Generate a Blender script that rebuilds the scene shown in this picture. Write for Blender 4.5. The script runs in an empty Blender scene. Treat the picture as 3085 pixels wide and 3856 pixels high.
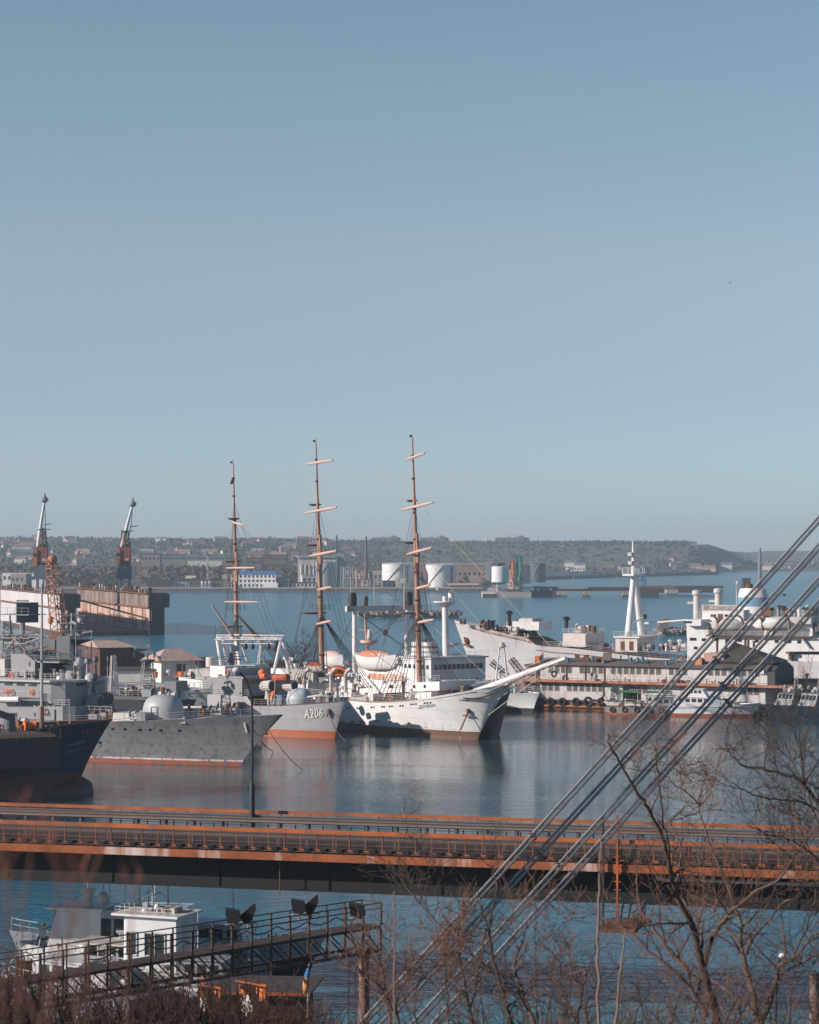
import bpy, bmesh, math, random
from mathutils import Vector, Matrix
R = random.Random(7)
C = bpy.context.scene.collection
# ---- camera model: focal length in photo pixels, horizon row, eye height above the water ----
F, YH, CX, H = 9000.0, 2080.0, 1542.5, 30.5
def WX(px, Y): return (px - CX) * Y / F
def WZ(py, Y): return H - (py - YH) * Y / F
def W(px, py, Y): return Vector((WX(px, Y), Y, WZ(py, Y)))
def DY(py): return F * H / (py - YH)
# ---- materials ----
_m = {}
def _nt(name, rough, metal):
    m = bpy.data.materials.new(name); m.use_nodes = True
    nt = m.node_tree; b = nt.nodes['Principled BSDF']
    b.inputs['Roughness'].default_value = rough; b.inputs['Metallic'].default_value = metal
    return m, nt, b
def _noise(nt, sc, stretch=(1, 1, 1), det=5, off=0):
    tc = nt.nodes.new('ShaderNodeTexCoord'); mp = nt.nodes.new('ShaderNodeMapping')
    mp.inputs['Scale'].default_value = stretch; mp.inputs['Location'].default_value = (off, off * .7, off * .3)
    nt.links.new(tc.outputs['Object'], mp.inputs[0])
    n = nt.nodes.new('ShaderNodeTexNoise'); n.inputs['Scale'].default_value = sc; n.inputs['Detail'].default_value = det
    n.inputs['Roughness'].default_value = .62
    nt.links.new(mp.outputs[0], n.inputs['Vector']); return n
def _ramp(nt, src, a, b):
    r = nt.nodes.new('ShaderNodeMapRange'); r.inputs[1].default_value = a; r.inputs[2].default_value = b
    nt.links.new(src, r.inputs[0]); return r.outputs[0]
def _mix(nt, fac, a, b):
    x = nt.nodes.new('ShaderNodeMix'); x.data_type = 'RGBA'
    for s, v in ((x.inputs[6], a), (x.inputs[7], b)):
        if isinstance(v, (tuple, list)): s.default_value = (*v[:3], 1)
        else: nt.links.new(v, s)
    if isinstance(fac, (int, float)): x.inputs[0].default_value = fac
    else: nt.links.new(fac, x.inputs[0])
    return x.outputs[2]
def M(name, col=(.5, .5, .5), rough=.6, var=.3, sc=.8, metal=0, dirt=None, amt=.4, streak=True, bump=0, bands=None, dsc=None, plates=None):
    """paint with uneven tone, optional dirt / rust runs; bands = [(z, colour)...] painted above each z"""
    if name in _m: return _m[name]
    m, nt, b = _nt(name, rough, metal)
    n = _noise(nt, sc)
    base = col
    if bands:
        tc = nt.nodes.new('ShaderNodeTexCoord'); sp = nt.nodes.new('ShaderNodeSeparateXYZ')
        nt.links.new(tc.outputs['Object'], sp.inputs[0])
        wob = nt.nodes.new('ShaderNodeMath'); wob.operation = 'MULTIPLY_ADD'; wob.inputs[1].default_value = .12
        n2 = _noise(nt, .7); nt.links.new(n2.outputs[0], wob.inputs[0]); nt.links.new(sp.outputs[2], wob.inputs[2])
        for z, c in bands:
            g = nt.nodes.new('ShaderNodeMath'); g.operation = 'GREATER_THAN'; g.inputs[1].default_value = z + .06
            nt.links.new(wob.outputs[0], g.inputs[0]); base = _mix(nt, g.outputs[0], base, c)
    fac = _ramp(nt, n.outputs[0], .3, .7)
    hs = nt.nodes.new('ShaderNodeHueSaturation')
    if isinstance(base, tuple): hs.inputs['Color'].default_value = (*base[:3], 1)
    else: nt.links.new(base, hs.inputs['Color'])
    hs.inputs['Value'].default_value = 1 - var
    out = _mix(nt, fac, hs.outputs[0], base)
    if dirt:
        d = _noise(nt, dsc or sc * 1.6, (1, 1, .12 if streak else 1), 6, 11)
        out = _mix(nt, _ramp(nt, d.outputs[0], .66 - amt * .3, .80 - amt * .25), out, dirt)
    if plates:
        tc = nt.nodes.new('ShaderNodeTexCoord'); sp = nt.nodes.new('ShaderNodeSeparateXYZ'); cb = nt.nodes.new('ShaderNodeCombineXYZ')
        nt.links.new(tc.outputs['Object'], sp.inputs[0]); nt.links.new(sp.outputs[0], cb.inputs[0]); nt.links.new(sp.outputs[2], cb.inputs[1])
        br = nt.nodes.new('ShaderNodeTexBrick'); nt.links.new(cb.outputs[0], br.inputs['Vector']); br.inputs['Scale'].default_value = 1; br.inputs['Brick Width'].default_value = plates[0]; br.inputs['Row Height'].default_value = plates[1]
        br.inputs['Mortar Size'].default_value = .05; br.inputs['Mortar Smooth'].default_value = .3; br.inputs['Color1'].default_value = (1, 1, 1, 1); br.inputs['Color2'].default_value = (.95, .95, .955, 1); br.inputs['Mortar'].default_value = (.80, .77, .76, 1)
        mu = nt.nodes.new('ShaderNodeMix'); mu.data_type = 'RGBA'; mu.blend_type = 'MULTIPLY'; mu.inputs[0].default_value = 1; nt.links.new(out, mu.inputs[6]); nt.links.new(br.outputs[0], mu.inputs[7]); out = mu.outputs[2]
    nt.links.new(out, b.inputs['Base Color'])
    if bump:
        bp = nt.nodes.new('ShaderNodeBump'); bp.inputs['Strength'].default_value = bump; bp.inputs['Distance'].default_value = .1
        nt.links.new(_noise(nt, sc * 4).outputs[0], bp.inputs['Height']); nt.links.new(bp.outputs[0], b.inputs['Normal'])
    _m[name] = m; return m
def glass(name='dark_glass', col=(.015, .02, .025)):
    if name in _m: return _m[name]
    m, nt, b = _nt(name, .12, 0); b.inputs['Base Color'].default_value = (*col, 1)
    nt.links.new(_mix(nt, _noise(nt, .6).outputs[0], col, tuple(c * 2.2 for c in col)), b.inputs['Base Color'])
    _m[name] = m; return m
RUST = (.20, .075, .032)
WHITE = lambda: M('white_paint', (.74, .72, .71), .5, .16, .5, dirt=(.42, .27, .2), amt=.18)
OFFW = lambda: M('old_white_paint', (.56, .53, .51), .6, .22, .5, dirt=(.34, .2, .14), amt=.4)
GREY = lambda: M('naval_grey_paint', (.27, .27, .29), .55, .22, .5, dirt=(.22, .15, .11), amt=.22)
DGREY = lambda: M('dark_grey_paint', (.10, .105, .12), .55, .3, .6)
BLACK = lambda: M('black_paint', (.022, .022, .026), .6, .3, .6)
RUSTY = lambda: M('rusty_steel', (.20, .085, .045), .85, .5, .9, dirt=(.07, .035, .025), amt=.5, bump=.3)
ORANGE = lambda: M('orange_paint', (.72, .16, .03), .6, .3, .8, dirt=(.3, .07, .02), amt=.25)
BUOY = lambda: M('lifebuoy_orange', (.78, .17, .07), .5, .2, 1)
WOODM = lambda: M('mast_buff_paint', (.42, .215, .145), .55, .3, .6, dirt=(.24, .09, .05), amt=.4)
STEELB = lambda: M('blue_paint', (.06, .17, .32), .5, .3, .6)
ROPE = lambda: M('rope_wire', (.09, .075, .065), .9, .3, 2)
ROPEL = lambda: M('pale_rope', (.50, .44, .34), .9, .3, 2)
# ---- mesh builder: every build() links ONE mesh object ----
class MB:
    def __init__(s): s.v = []; s.f = []
    def add(s, vs, fs):
        o = len(s.v); s.v += [tuple(p) for p in vs]; s.f += [tuple(i + o for i in q) for q in fs]; return s
    def bx(s, x0, x1, y0, y1, z0, z1, tx=0, ty=0):
        a = [(x0, y0, z0), (x1, y0, z0), (x1, y1, z0), (x0, y1, z0), (x0 + tx, y0 + ty, z1), (x1 - tx, y0 + ty, z1), (x1 - tx, y1 - ty, z1), (x0 + tx, y1 - ty, z1)]
        return s.add(a, [(3, 2, 1, 0), (4, 5, 6, 7), (0, 1, 5, 4), (1, 2, 6, 5), (2, 3, 7, 6), (3, 0, 4, 7)])
    def box(s, c, d, rz=0, ry=0):
        m = Matrix.Translation(c) @ Matrix.Rotation(rz, 4, 'Z') @ Matrix.Rotation(ry, 4, 'Y'); h = [k / 2 for k in d]
        t = MB().bx(-h[0], h[0], -h[1], h[1], -h[2], h[2])
        return s.add([m @ Vector(p) for p in t.v], t.f)
    def beam(s, p0, p1, w, h=None):
        p0, p1 = Vector(p0), Vector(p1); d = p1 - p0
        if d.length < 1e-6: return s
        q = d.to_track_quat('X', 'Z').to_matrix().to_4x4(); m = Matrix.Translation((p0 + p1) / 2) @ q; h = h or w
        t = MB().bx(-d.length / 2, d.length / 2, -w / 2, w / 2, -h / 2, h / 2)
        return s.add([m @ Vector(p) for p in t.v], t.f)
    def path(s, pts, r, n=6, cap=True):
        pts = [Vector(p) for p in pts]; k = len(pts); rs = r if isinstance(r, (list, tuple)) else [r] * k
        o = len(s.v); up = None
        for i, p in enumerate(pts):
            d = (pts[min(i + 1, k - 1)] - pts[max(i - 1, 0)]).normalized()
            if up is None: up = d.orthogonal().normalized()
            up = up - d * up.dot(d)
            up = up.normalized() if up.length > 1e-6 else d.orthogonal().normalized()
            sd = d.cross(up)
            for j in range(n):
                a = 2 * math.pi * j / n; s.v.append(tuple(p + (up * math.cos(a) + sd * math.sin(a)) * rs[i]))
        for i in range(k - 1):
            for j in range(n):
                a, b = o + i * n + j, o + i * n + (j + 1) % n; s.f.append((a, b, b + n, a + n))
        if cap: s.f.append(tuple(o + j for j in reversed(range(n)))); s.f.append(tuple(o + (k - 1) * n + j for j in range(n)))
        return s
    def cyl(s, p0, p1, r0, r1=None, n=10): return s.path([p0, p1], [r0, r0 if r1 is None else r1], n)
    def lathe(s, c, prof, n=16, sx=1, sy=1, rz=0):
        o = len(s.v); k = len(prof)
        for r, z in prof:
            for j in range(n):
                a = 2 * math.pi * j / n; x, y = r * math.cos(a) * sx, r * math.sin(a) * sy
                s.v.append((c[0] + x * math.cos(rz) - y * math.sin(rz), c[1] + x * math.sin(rz) + y * math.cos(rz), c[2] + z))
        for i in range(k - 1):
            for j in range(n):
                a, b = o + i * n + j, o + i * n + (j + 1) % n; s.f.append((a, b, b + n, a + n))
        s.f.append(tuple(o + j for j in reversed(range(n)))); s.f.append(tuple(o + (k - 1) * n + j for j in range(n))); return s
    def ball(s, c, r, n=10, sz=1, half=False):
        k = 6; a0 = 0 if half else -math.pi / 2
        return s.lathe(c, [(max(r * math.cos(a), 1e-3), r * sz * math.sin(a)) for a in [a0 + (math.pi / 2 - a0) * i / k for i in range(k + 1)]], n)
    def prism(s, poly, z0, z1):
        n = len(poly); ar = sum(poly[i][0] * poly[(i + 1) % n][1] - poly[(i + 1) % n][0] * poly[i][1] for i in range(n))
        if ar < 0: poly = poly[::-1]
        a = [(x, y, z0) for x, y in poly] + [(x, y, z1) for x, y in poly]
        return s.add(a, [tuple(reversed(range(n))), tuple(range(n, 2 * n))] + [(i, (i + 1) % n, n + (i + 1) % n, n + i) for i in range(n)])
    def vprism(s, poly, y0, y1, in1=0):
        """profile polygon in (x,z), carried from y0 to y1"""
        n = len(poly); ar = sum(poly[i][0] * poly[(i + 1) % n][1] - poly[(i + 1) % n][0] * poly[i][1] for i in range(n))
        if ar < 0: poly = poly[::-1]
        a = [(x, y0, z) for x, z in poly] + [(x, y1, z) for x, z in poly]
        fs = [tuple(range(n)), tuple(reversed(range(n, 2 * n)))] + [((i + 1) % n, i, n + i, n + (i + 1) % n) for i in range(n)]
        if y1 < y0: fs = [q[::-1] for q in fs]
        return s.add(a, fs)
    def ring(s, c, R0, r, ax='y', n=14, k=6):
        o = len(s.v)
        for i in range(n):
            a = 2 * math.pi * i / n
            for j in range(k):
                b = 2 * math.pi * j / k; q = R0 + r * math.cos(b); u, w, t = q * math.cos(a), q * math.sin(a), r * math.sin(b)
                p = (u, t, w) if ax == 'y' else (t, u, w) if ax == 'x' else (u, w, t)
                s.v.append((c[0] + p[0], c[1] + p[1], c[2] + p[2]))
        for i in range(n):
            for j in range(k):
                A, B = i * k, ((i + 1) % n) * k; s.f.append((o + A + j, o + B + j, o + B + (j + 1) % k, o + A + (j + 1) % k))
        return s
    def rail(s, pts, h=1.05, step=1.6, wires=3, r=.035):
        pts = [Vector(p) for p in pts]
        for a, b in zip(pts, pts[1:]):
            n = max(1, round((b - a).length / step))
            for i in range(n + 1):
                p = a.lerp(b, i / n); s.cyl(p, p + Vector((0, 0, h)), r, r, 4)
            for k in range(wires):
                z = Vector((0, 0, h * (k + 1) / wires)); s.cyl(a + z, b + z, r * (1 if k == wires - 1 else .7), None, 4)
        return s
    def lattice(s, p0, p1, w0, w1, n, r, k=4):
        """square lattice boom with zig-zag bracing"""
        p0, p1 = Vector(p0), Vector(p1); d = (p1 - p0).normalized(); u = d.orthogonal().normalized(); q = d.cross(u)
        cr = lambda t, i: p0.lerp(p1, t) + (u * (1, 1, -1, -1)[i] + q * (1, -1, -1, 1)[i]) * ((w0 + (w1 - w0) * t) / 2)
        for i in range(4):
            s.cyl(cr(0, i), cr(1, i), r, r, k)
            for j in range(n):
                a, b = j / n, (j + 1) / n; e = (i + 1) % 4
                s.cyl(cr(a, i if j % 2 else e), cr(b, e if j % 2 else i), r * .6, None, k); s.cyl(cr(b, i), cr(b, e), r * .6, None, k)
        return s
    def build(s, name, mat, parent=None, smooth=True):
        me = bpy.data.meshes.new(name); me.from_pydata(s.v, [], s.f)
        if smooth:
            me.polygons.foreach_set('use_smooth', [True] * len(me.polygons)); me.set_sharp_from_angle(angle=math.radians(38))
        me.materials.append(mat); o = bpy.data.objects.new(name, me); C.objects.link(o)
        if parent is not None: o.parent = parent.o if isinstance(parent, T) else parent
        return o
def tag(o, label=None, cat=None, group=None, kind=None):
    for k, v in (('label', label), ('category', cat), ('group', group), ('kind', kind)):
        if v: o[k] = v
    return o
class T:
    """a thing: an Empty at its base with its parts in local metres; q() takes a photo pixel to the local plane y = yl"""
    def __init__(s, name, label, cat, pos, hd=0, group=None):
        s.o = bpy.data.objects.new(name, None); C.objects.link(s.o); s.o.empty_display_size = .5
        s.pos = Vector(pos); s.hd = math.radians(hd); s.o.location = s.pos; s.o.rotation_euler.z = s.hd
        tag(s.o, label, cat, group); s.c, s.s = math.cos(s.hd), math.sin(s.hd)
    def q(s, px, py, yl=0):
        a = (px - CX) / F; sx, sy = -s.s, s.c
        Y = (yl + s.pos.x * sx + s.pos.y * sy) / (a * sx + sy); X = a * Y
        return Vector(((X - s.pos.x) * s.c + (Y - s.pos.y) * s.s, yl, WZ(py, Y) - s.pos.z))
    def sc(s, px, yl=0):
        a = (px - CX) / F; return (yl - s.pos.x * s.s + s.pos.y * s.c) / (-a * s.s + s.c) / F
    def poly(s, pts, yl): return [(p.x, p.z) for p in (s.q(x, y, yl) for x, y in pts)]
    def part(s, name, mb, mat, parent=None, smooth=True): return mb.build(name, mat, parent or s, smooth)
    def prof(s, name, pts, y0, y1, mat, parent=None, smooth=True):
        return s.part(name, MB().vprism(s.poly(pts, y0), y0, y1), mat, parent, smooth)
    def block(s, name, px0, py0, px1, py1, y0, y1, mat, parent=None):
        """box whose near face (plane y0) fills the pixel rectangle, carried back to y1"""
        a, b = s.q(px0, py0, y0), s.q(px1, py1, y0); x0, x1 = sorted((a.x, b.x)); z0, z1 = sorted((a.z, b.z))
        return s.part(name, MB().bx(x0, x1, min(y0, y1), max(y0, y1), z0, z1), mat, parent, False)
    def win(s, px, py, w, h, y, mat=None, parent=None, name='window', frame=None):
        """window pane set 3 cm proud of the plane y (facing -y)"""
        p = s.q(px, py, y); k = s.sc(px, y)
        o = s.part(name, MB().bx(p.x - w * k / 2 / max(.4, s.c), p.x + w * k / 2 / max(.4, s.c), y - .04, y + .03, p.z - h * k / 2, p.z + h * k / 2), mat or glass(), parent, False)
        return o
    def pole(s, name, p0, p1, r0, r1, mat, parent=None, n=8): return s.part(name, MB().cyl(p0, p1, r0, r1, n), mat, parent)
def text_verts(body):
    cu = bpy.data.curves.new('lettering', 'FONT'); cu.body = body; cu.size = 1; cu.resolution_u = 2
    ob = bpy.data.objects.new('lettering', cu); C.objects.link(ob)
    dg = bpy.context.evaluated_depsgraph_get(); dg.update(); me = bpy.data.meshes.new_from_object(ob.evaluated_get(dg))
    v = [tuple(p.co) for p in me.vertices]; f = [tuple(p.vertices) for p in me.polygons]
    bpy.data.objects.remove(ob); bpy.data.curves.remove(cu); bpy.data.meshes.remove(me); return v, f
def lettering(body, fn):
    """flat lettering; fn maps (a in 0..1 along, b in 0..1 up) to a point"""
    v, f = text_verts(body); x0 = min(p[0] for p in v); x1 = max(p[0] for p in v); y1 = max(p[1] for p in v)
    y0 = 0; return MB().add([fn((p[0] - x0) / (x1 - x0), (p[1] - y0) / (y1 - y0)) for p in v], f)
# ---- ship hull: root at the stem on the waterline, local +x ahead, +y to port ----
class Hull:
    def __init__(s, L, B, zd, rake, tb=.55, pd=2.4, qd=.8, pw=1.7, qw=1.0, flare=1.6, stern=.85, zk=-1.5, sb=.9, bulge=None, rk=1.3):
        s.__dict__.update(locals())
    def pt(s, t, v, side=-1, off=0):
        z = v * s.zd(t); vv = max(0., min(1., v)); u = max(0., (t - s.tb) / (1 - s.tb)); w = vv ** s.flare
        fd = max(0., 1 - u ** s.pd) ** s.qd; fw = max(0., 1 - u ** s.pw) ** s.qw
        f = fw * (1 - w) + fd * w; a = max(0., 1 - t / .25); f *= 1 - (1 - (s.stern + (s.sb - s.stern) * vv)) * a * a
        x = -s.L * (1 - t) + s.rake * (max(v, 0) ** s.rk) * max(0., min(1., (t - s.tb) / (1 - s.tb))) ** 1.5
        return Vector((x, side * (s.B / 2 * f + off), z))
    def mesh(s, nt=40, nv=12, v0=-.25):
        ts = [(1 - (1 - i / nt) ** 1.6) for i in range(nt + 1)]; vs = [v0 + (1 - v0) * j / nv for j in range(nv + 1)]; m = MB()
        for side in (-1, 1):
            o = len(m.v); m.v += [tuple(s.pt(t, v, side)) for t in ts for v in vs]
            for i in range(nt):
                for j in range(nv):
                    a = o + i * (nv + 1) + j; q = (a, a + nv + 1, a + nv + 2, a + 1); m.f.append(q if side < 0 else q[::-1])
        st = [s.pt(0, v, -1) for v in vs] + [s.pt(0, v, 1) for v in reversed(vs)]
        return m.add(st, [tuple(range(len(st)))])
    def deck(s, dz=.0, t0=0, t1=1, n=30, inset=.04):
        m = MB(); o = []
        for i in range(n + 1):
            t = t0 + (t1 - t0) * i / n; a, b = s.pt(t, 1, -1), s.pt(t, 1, 1); z = a.z + dz
            y = max(abs(a.y) - inset, .01); o += [(a.x - (.15 if t == 1 else 0), -y, z), (a.x - (.15 if t == 1 else 0), y, z)]
        return m.add(o, [(2 * i, 2 * i + 2, 2 * i + 3, 2 * i + 1) for i in range(n)])
    def edge(s, t0, t1, n=20, side=-1, dz=0, off=-.1): return [s.pt(t0 + (t1 - t0) * i / n, 1, side, off) + Vector((0, 0, dz)) for i in range(n + 1)]
    def locate(s, th, px, py, side=-1):
        """(t, v) of the hull point seen at a pixel"""
        best = None; lo = (0., 1., 0., 1.)
        for it in range(4):
            t0, t1, v0, v1 = lo
            for i in range(25):
                for j in range(17):
                    t, v = t0 + (t1 - t0) * i / 24, v0 + (v1 - v0) * j / 16; p = s.pt(t, v, side)
                    wx = th.pos.x + p.x * th.c - p.y * th.s; wy = th.pos.y + p.x * th.s + p.y * th.c
                    e = (CX + wx * F / wy - px) ** 2 + (YH + (H - p.z) * F / wy - py) ** 2
                    if best is None or e < best[0]: best = (e, t, v)
            _, t, v = best; dt, dv = (t1 - t0) / 12, (v1 - v0) / 8; lo = (max(0, t - dt), min(1, t + dt), max(0, v - dv), min(1, v + dv))
        return best[1], best[2]
    def frame(s, t, v, side=-1):
        p = s.pt(t, v, side); a = s.pt(min(t + .01, 1), v, side) - s.pt(max(t - .01, 0), v, side); b = s.pt(t, v + .03, side) - s.pt(t, v - .03, side)
        a.normalize(); n = a.cross(b).normalized(); n = n if n.y * side > 0 else -n; return p, a, b.normalized(), n
    def write(s, th, body, px0, py0, px1, py1, hpx, off=.13):
        """lettering laid on the hull side from pixel to pixel, hpx high"""
        a0, a1 = s.locate(th, px0, py0), s.locate(th, px1, py1); b0 = s.locate(th, px0, py0 - hpx); b1 = s.locate(th, px1, py1 - hpx)
        def fn(a, b):
            t = (a0[0] * (1 - a) + a1[0] * a) * (1 - b) + (b0[0] * (1 - a) + b1[0] * a) * b; v = (a0[1] * (1 - a) + a1[1] * a) * (1 - b) + (b0[1] * (1 - a) + b1[1] * a) * b
            p, _, _, n = s.frame(t, v); return p + n * off
        return lettering(body, fn)
    def disc(s, th, px, py, r, off=.07, n=10):
        t, v = s.locate(th, px, py); p, a, b, nn = s.frame(t, v); m = MB(); p = p + nn * off
        return m.add([p + (a * math.cos(2 * math.pi * i / n) + b * math.sin(2 * math.pi * i / n)) * r for i in range(n)], [tuple(range(n))])
# ---- a grown bare tree: limb polylines get forking twigs ----
def twigs(mb, pts, rad, rng, depth, dens, length, up=.25, n=4, rmin=.006):
    pts = [Vector(p) for p in pts]
    for i in range(1, len(pts)):
        seg = pts[i] - pts[i - 1]; k = dens * seg.length; k = int(k) + (rng.random() < k % 1)
        for _ in range(k):
            u = rng.random(); p = pts[i - 1].lerp(pts[i], u); r0 = (rad[i - 1] * (1 - u) + rad[i] * u) * .55
            d = seg.normalized(); side = d.cross(Vector((rng.gauss(0, 1), rng.gauss(0, 1), rng.gauss(0, 1)))).normalized()
            d = (d * rng.uniform(.3, .9) + side * rng.uniform(.5, 1) + Vector((0, 0, up))).normalized()
            L = length * rng.uniform(.45, 1.2); q = [p]; m = 5 if depth else 3
            for j in range(m):
                d = (d + Vector((rng.gauss(0, .2), rng.gauss(0, .2), rng.gauss(0, .16) + up * .22))).normalized(); q.append(q[-1] + d * L / m)
            rr = [max(rmin, r0 * (1 - j / m * .85)) for j in range(m + 1)]
            mb.path(q, rr, n if depth else 3, False)
            if depth: twigs(mb, q, rr, rng, depth - 1, dens * 1.55, length * .52, up, 3, rmin)
def smoothline(pts, k=4):
    """Catmull-Rom through the points"""
    pts = [Vector(p) for p in pts]; o = []
    for i in range(len(pts) - 1):
        a, b, c, d = pts[max(i - 1, 0)], pts[i], pts[i + 1], pts[min(i + 2, len(pts) - 1)]
        for j in range(k):
            t = j / k; o.append(.5 * ((2 * b) + (c - a) * t + (2 * a - 5 * b + 4 * c - d) * t * t + (3 * b - a - 3 * c + d) * t ** 3))
    return o + [pts[-1]]
def sag(a, b, d, n=10):
    a, b = Vector(a), Vector(b); return [a.lerp(b, i / n) - Vector((0, 0, d * 4 * (i / n) * (1 - i / n))) for i in range(n + 1)]
# ================= camera, light, air =================
sc = bpy.context.scene
cam = bpy.data.cameras.new('camera'); co = bpy.data.objects.new('camera', cam); C.objects.link(co); sc.camera = co
cam.sensor_fit = 'VERTICAL'; cam.sensor_height = 36; cam.lens = F / 3856 * 36; cam.shift_y = 152 / 3856; cam.clip_start = 1; cam.clip_end = 30000
co.location = (0, 0, H); co.rotation_euler = (math.pi / 2, 0, 0)
cam.dof.use_dof = True; cam.dof.focus_distance = 330; cam.dof.aperture_fstop = 1.8
SUN_EL, SUN_AZ = math.radians(21), math.radians(74)      # azimuth measured from behind the camera towards the left
sd = Vector((-math.sin(SUN_AZ) * math.cos(SUN_EL), -math.cos(SUN_AZ) * math.cos(SUN_EL), math.sin(SUN_EL)))
sl = bpy.data.lights.new('sun', 'SUN'); sl.energy = 4.6; sl.angle = math.radians(.53); sl.color = (1, .88, .79)
so = bpy.data.objects.new('sun', sl); C.objects.link(so); so.rotation_euler = sd.to_track_quat('Z', 'Y').to_euler()
w = bpy.data.worlds.new('World'); sc.world = w; w.use_nodes = True; nt = w.node_tree
sky = nt.nodes.new('ShaderNodeTexSky'); sky.sky_type = 'NISHITA'; sky.sun_disc = False; sky.sun_elevation = SUN_EL
sky.sun_rotation = math.radians(180) + SUN_AZ; sky.altitude = 30; sky.air_density = 1.0; sky.dust_density = .25; sky.ozone_density = 1.6
bg = nt.nodes['Background']; bg.inputs[1].default_value = SKY_STRENGTH = .112
tint = nt.nodes.new('ShaderNodeMix'); tint.data_type = 'RGBA'; tint.blend_type = 'MULTIPLY'; tint.inputs[0].default_value = 1
geo = nt.nodes.new('ShaderNodeTexCoord'); gz = nt.nodes.new('ShaderNodeSeparateXYZ'); nt.links.new(geo.outputs['Generated'], gz.inputs[0])
cr = nt.nodes.new('ShaderNodeValToRGB'); nt.links.new(gz.outputs[2], cr.inputs[0])
for i, (p, c) in enumerate(((.0, (.52, .67, 1.0)), (.0144, (.53, .685, 1.0)), (.064, (.555, .625, .82)), (.119, (.66, .685, .75)), (.215, (.59, .70, .71)), (.40, (.36, .56, .68)), (.7, (.2, .36, .5)), (1, (.10, .22, .34)))):
    e = cr.color_ramp.elements[i] if i < 2 else cr.color_ramp.elements.new(p); e.position = p; e.color = (*c, 1)
nt.links.new(cr.outputs[0], tint.inputs[7])
hsv = nt.nodes.new('ShaderNodeHueSaturation'); hsv.inputs['Saturation'].default_value = .80
nt.links.new(sky.outputs[0], hsv.inputs['Color']); nt.links.new(hsv.outputs[0], tint.inputs[6]); nt.links.new(tint.outputs[2], bg.inputs[0])
vs = sc.view_settings; vs.view_transform = 'Standard'; vs.look = 'None'; vs.gamma = 1; vs.use_curve_mapping = False; vs.exposure = .35
sc.cycles.max_bounces = 6; sc.cycles.volume_bounces = 0
# ================= water =================
def water_mat():
    m, nt, b = _nt('harbour_water', .08, 0)
    tc = nt.nodes.new('ShaderNodeTexCoord')
    def nz(sx, sy, det, rough=.55):
        mp = nt.nodes.new('ShaderNodeMapping'); mp.inputs['Scale'].default_value = (sx, sy, 1); mp.inputs['Rotation'].default_value = (0, 0, .2)
        nt.links.new(tc.outputs['Object'], mp.inputs[0]); n = nt.nodes.new('ShaderNodeTexNoise'); n.inputs['Scale'].default_value = 1
        n.inputs['Detail'].default_value = det; n.inputs['Roughness'].default_value = rough; nt.links.new(mp.outputs[0], n.inputs['Vector']); return n.outputs[0]
    sp = nt.nodes.new('ShaderNodeSeparateXYZ'); nt.links.new(tc.outputs['Object'], sp.inputs[0])
    # breezy open water beyond the moles, sheltered basin between the ships
    far = _ramp(nt, sp.outputs[1], 480, 640); near = _ramp(nt, sp.outputs[1], 275, 190)
    mx = nt.nodes.new('ShaderNodeMath'); mx.operation = 'MAXIMUM'; nt.links.new(far, mx.inputs[0]); nt.links.new(near, mx.inputs[1])
    patch = _ramp(nt, nz(.006, .02, 3), .42, .6)
    pm = nt.nodes.new('ShaderNodeMath'); pm.operation = 'MULTIPLY_ADD'; pm.inputs[1].default_value = .18; nt.links.new(patch, pm.inputs[0]); nt.links.new(mx.outputs[0], pm.inputs[2])
    st = nt.nodes.new('ShaderNodeMapRange'); st.inputs[1].default_value = 0; st.inputs[2].default_value = 1.1; st.inputs[3].default_value = .045; st.inputs[4].default_value = .9
    nt.links.new(pm.outputs[0], st.inputs[0])
    h1, h2 = nz(.22, .75, 4, .6), nz(1.3, 3.0, 2)
    add = nt.nodes.new('ShaderNodeMath'); add.operation = 'MULTIPLY_ADD'; add.inputs[1].default_value = .3; nt.links.new(h2, add.inputs[0]); nt.links.new(h1, add.inputs[2])
    bp = nt.nodes.new('ShaderNodeBump'); bp.inputs['Distance'].default_value = 1.0; nt.links.new(st.outputs[0], bp.inputs['Strength']); nt.links.new(add.outputs[0], bp.inputs['Height'])
    nt.links.new(bp.outputs[0], b.inputs['Normal'])
    rg = nt.nodes.new('ShaderNodeMapRange'); rg.inputs[3].default_value = .02; rg.inputs[4].default_value = .16; nt.links.new(pm.outputs[0], rg.inputs[0]); nt.links.new(rg.outputs[0], b.inputs['Roughness'])
    b.inputs['IOR'].default_value = 1.33; b.inputs['Specular IOR Level'].default_value = .42
    cr = _mix(nt, _ramp(nt, nz(.02, .05, 4), .35, .65), (.024, .145, .22), (.036, .19, .28)); cr = _mix(nt, pm.outputs[0], (.03, .06, .066), cr); nt.links.new(cr, b.inputs['Base Color'])
    return m
o = MB().add([(-3000, -50, 0), (3000, -50, 0), (3000, 5650, 0), (-3000, 5650, 0)], [(0, 1, 2, 3)]).build('harbour_water', water_mat(), None, False); tag(o, kind='structure')
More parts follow.
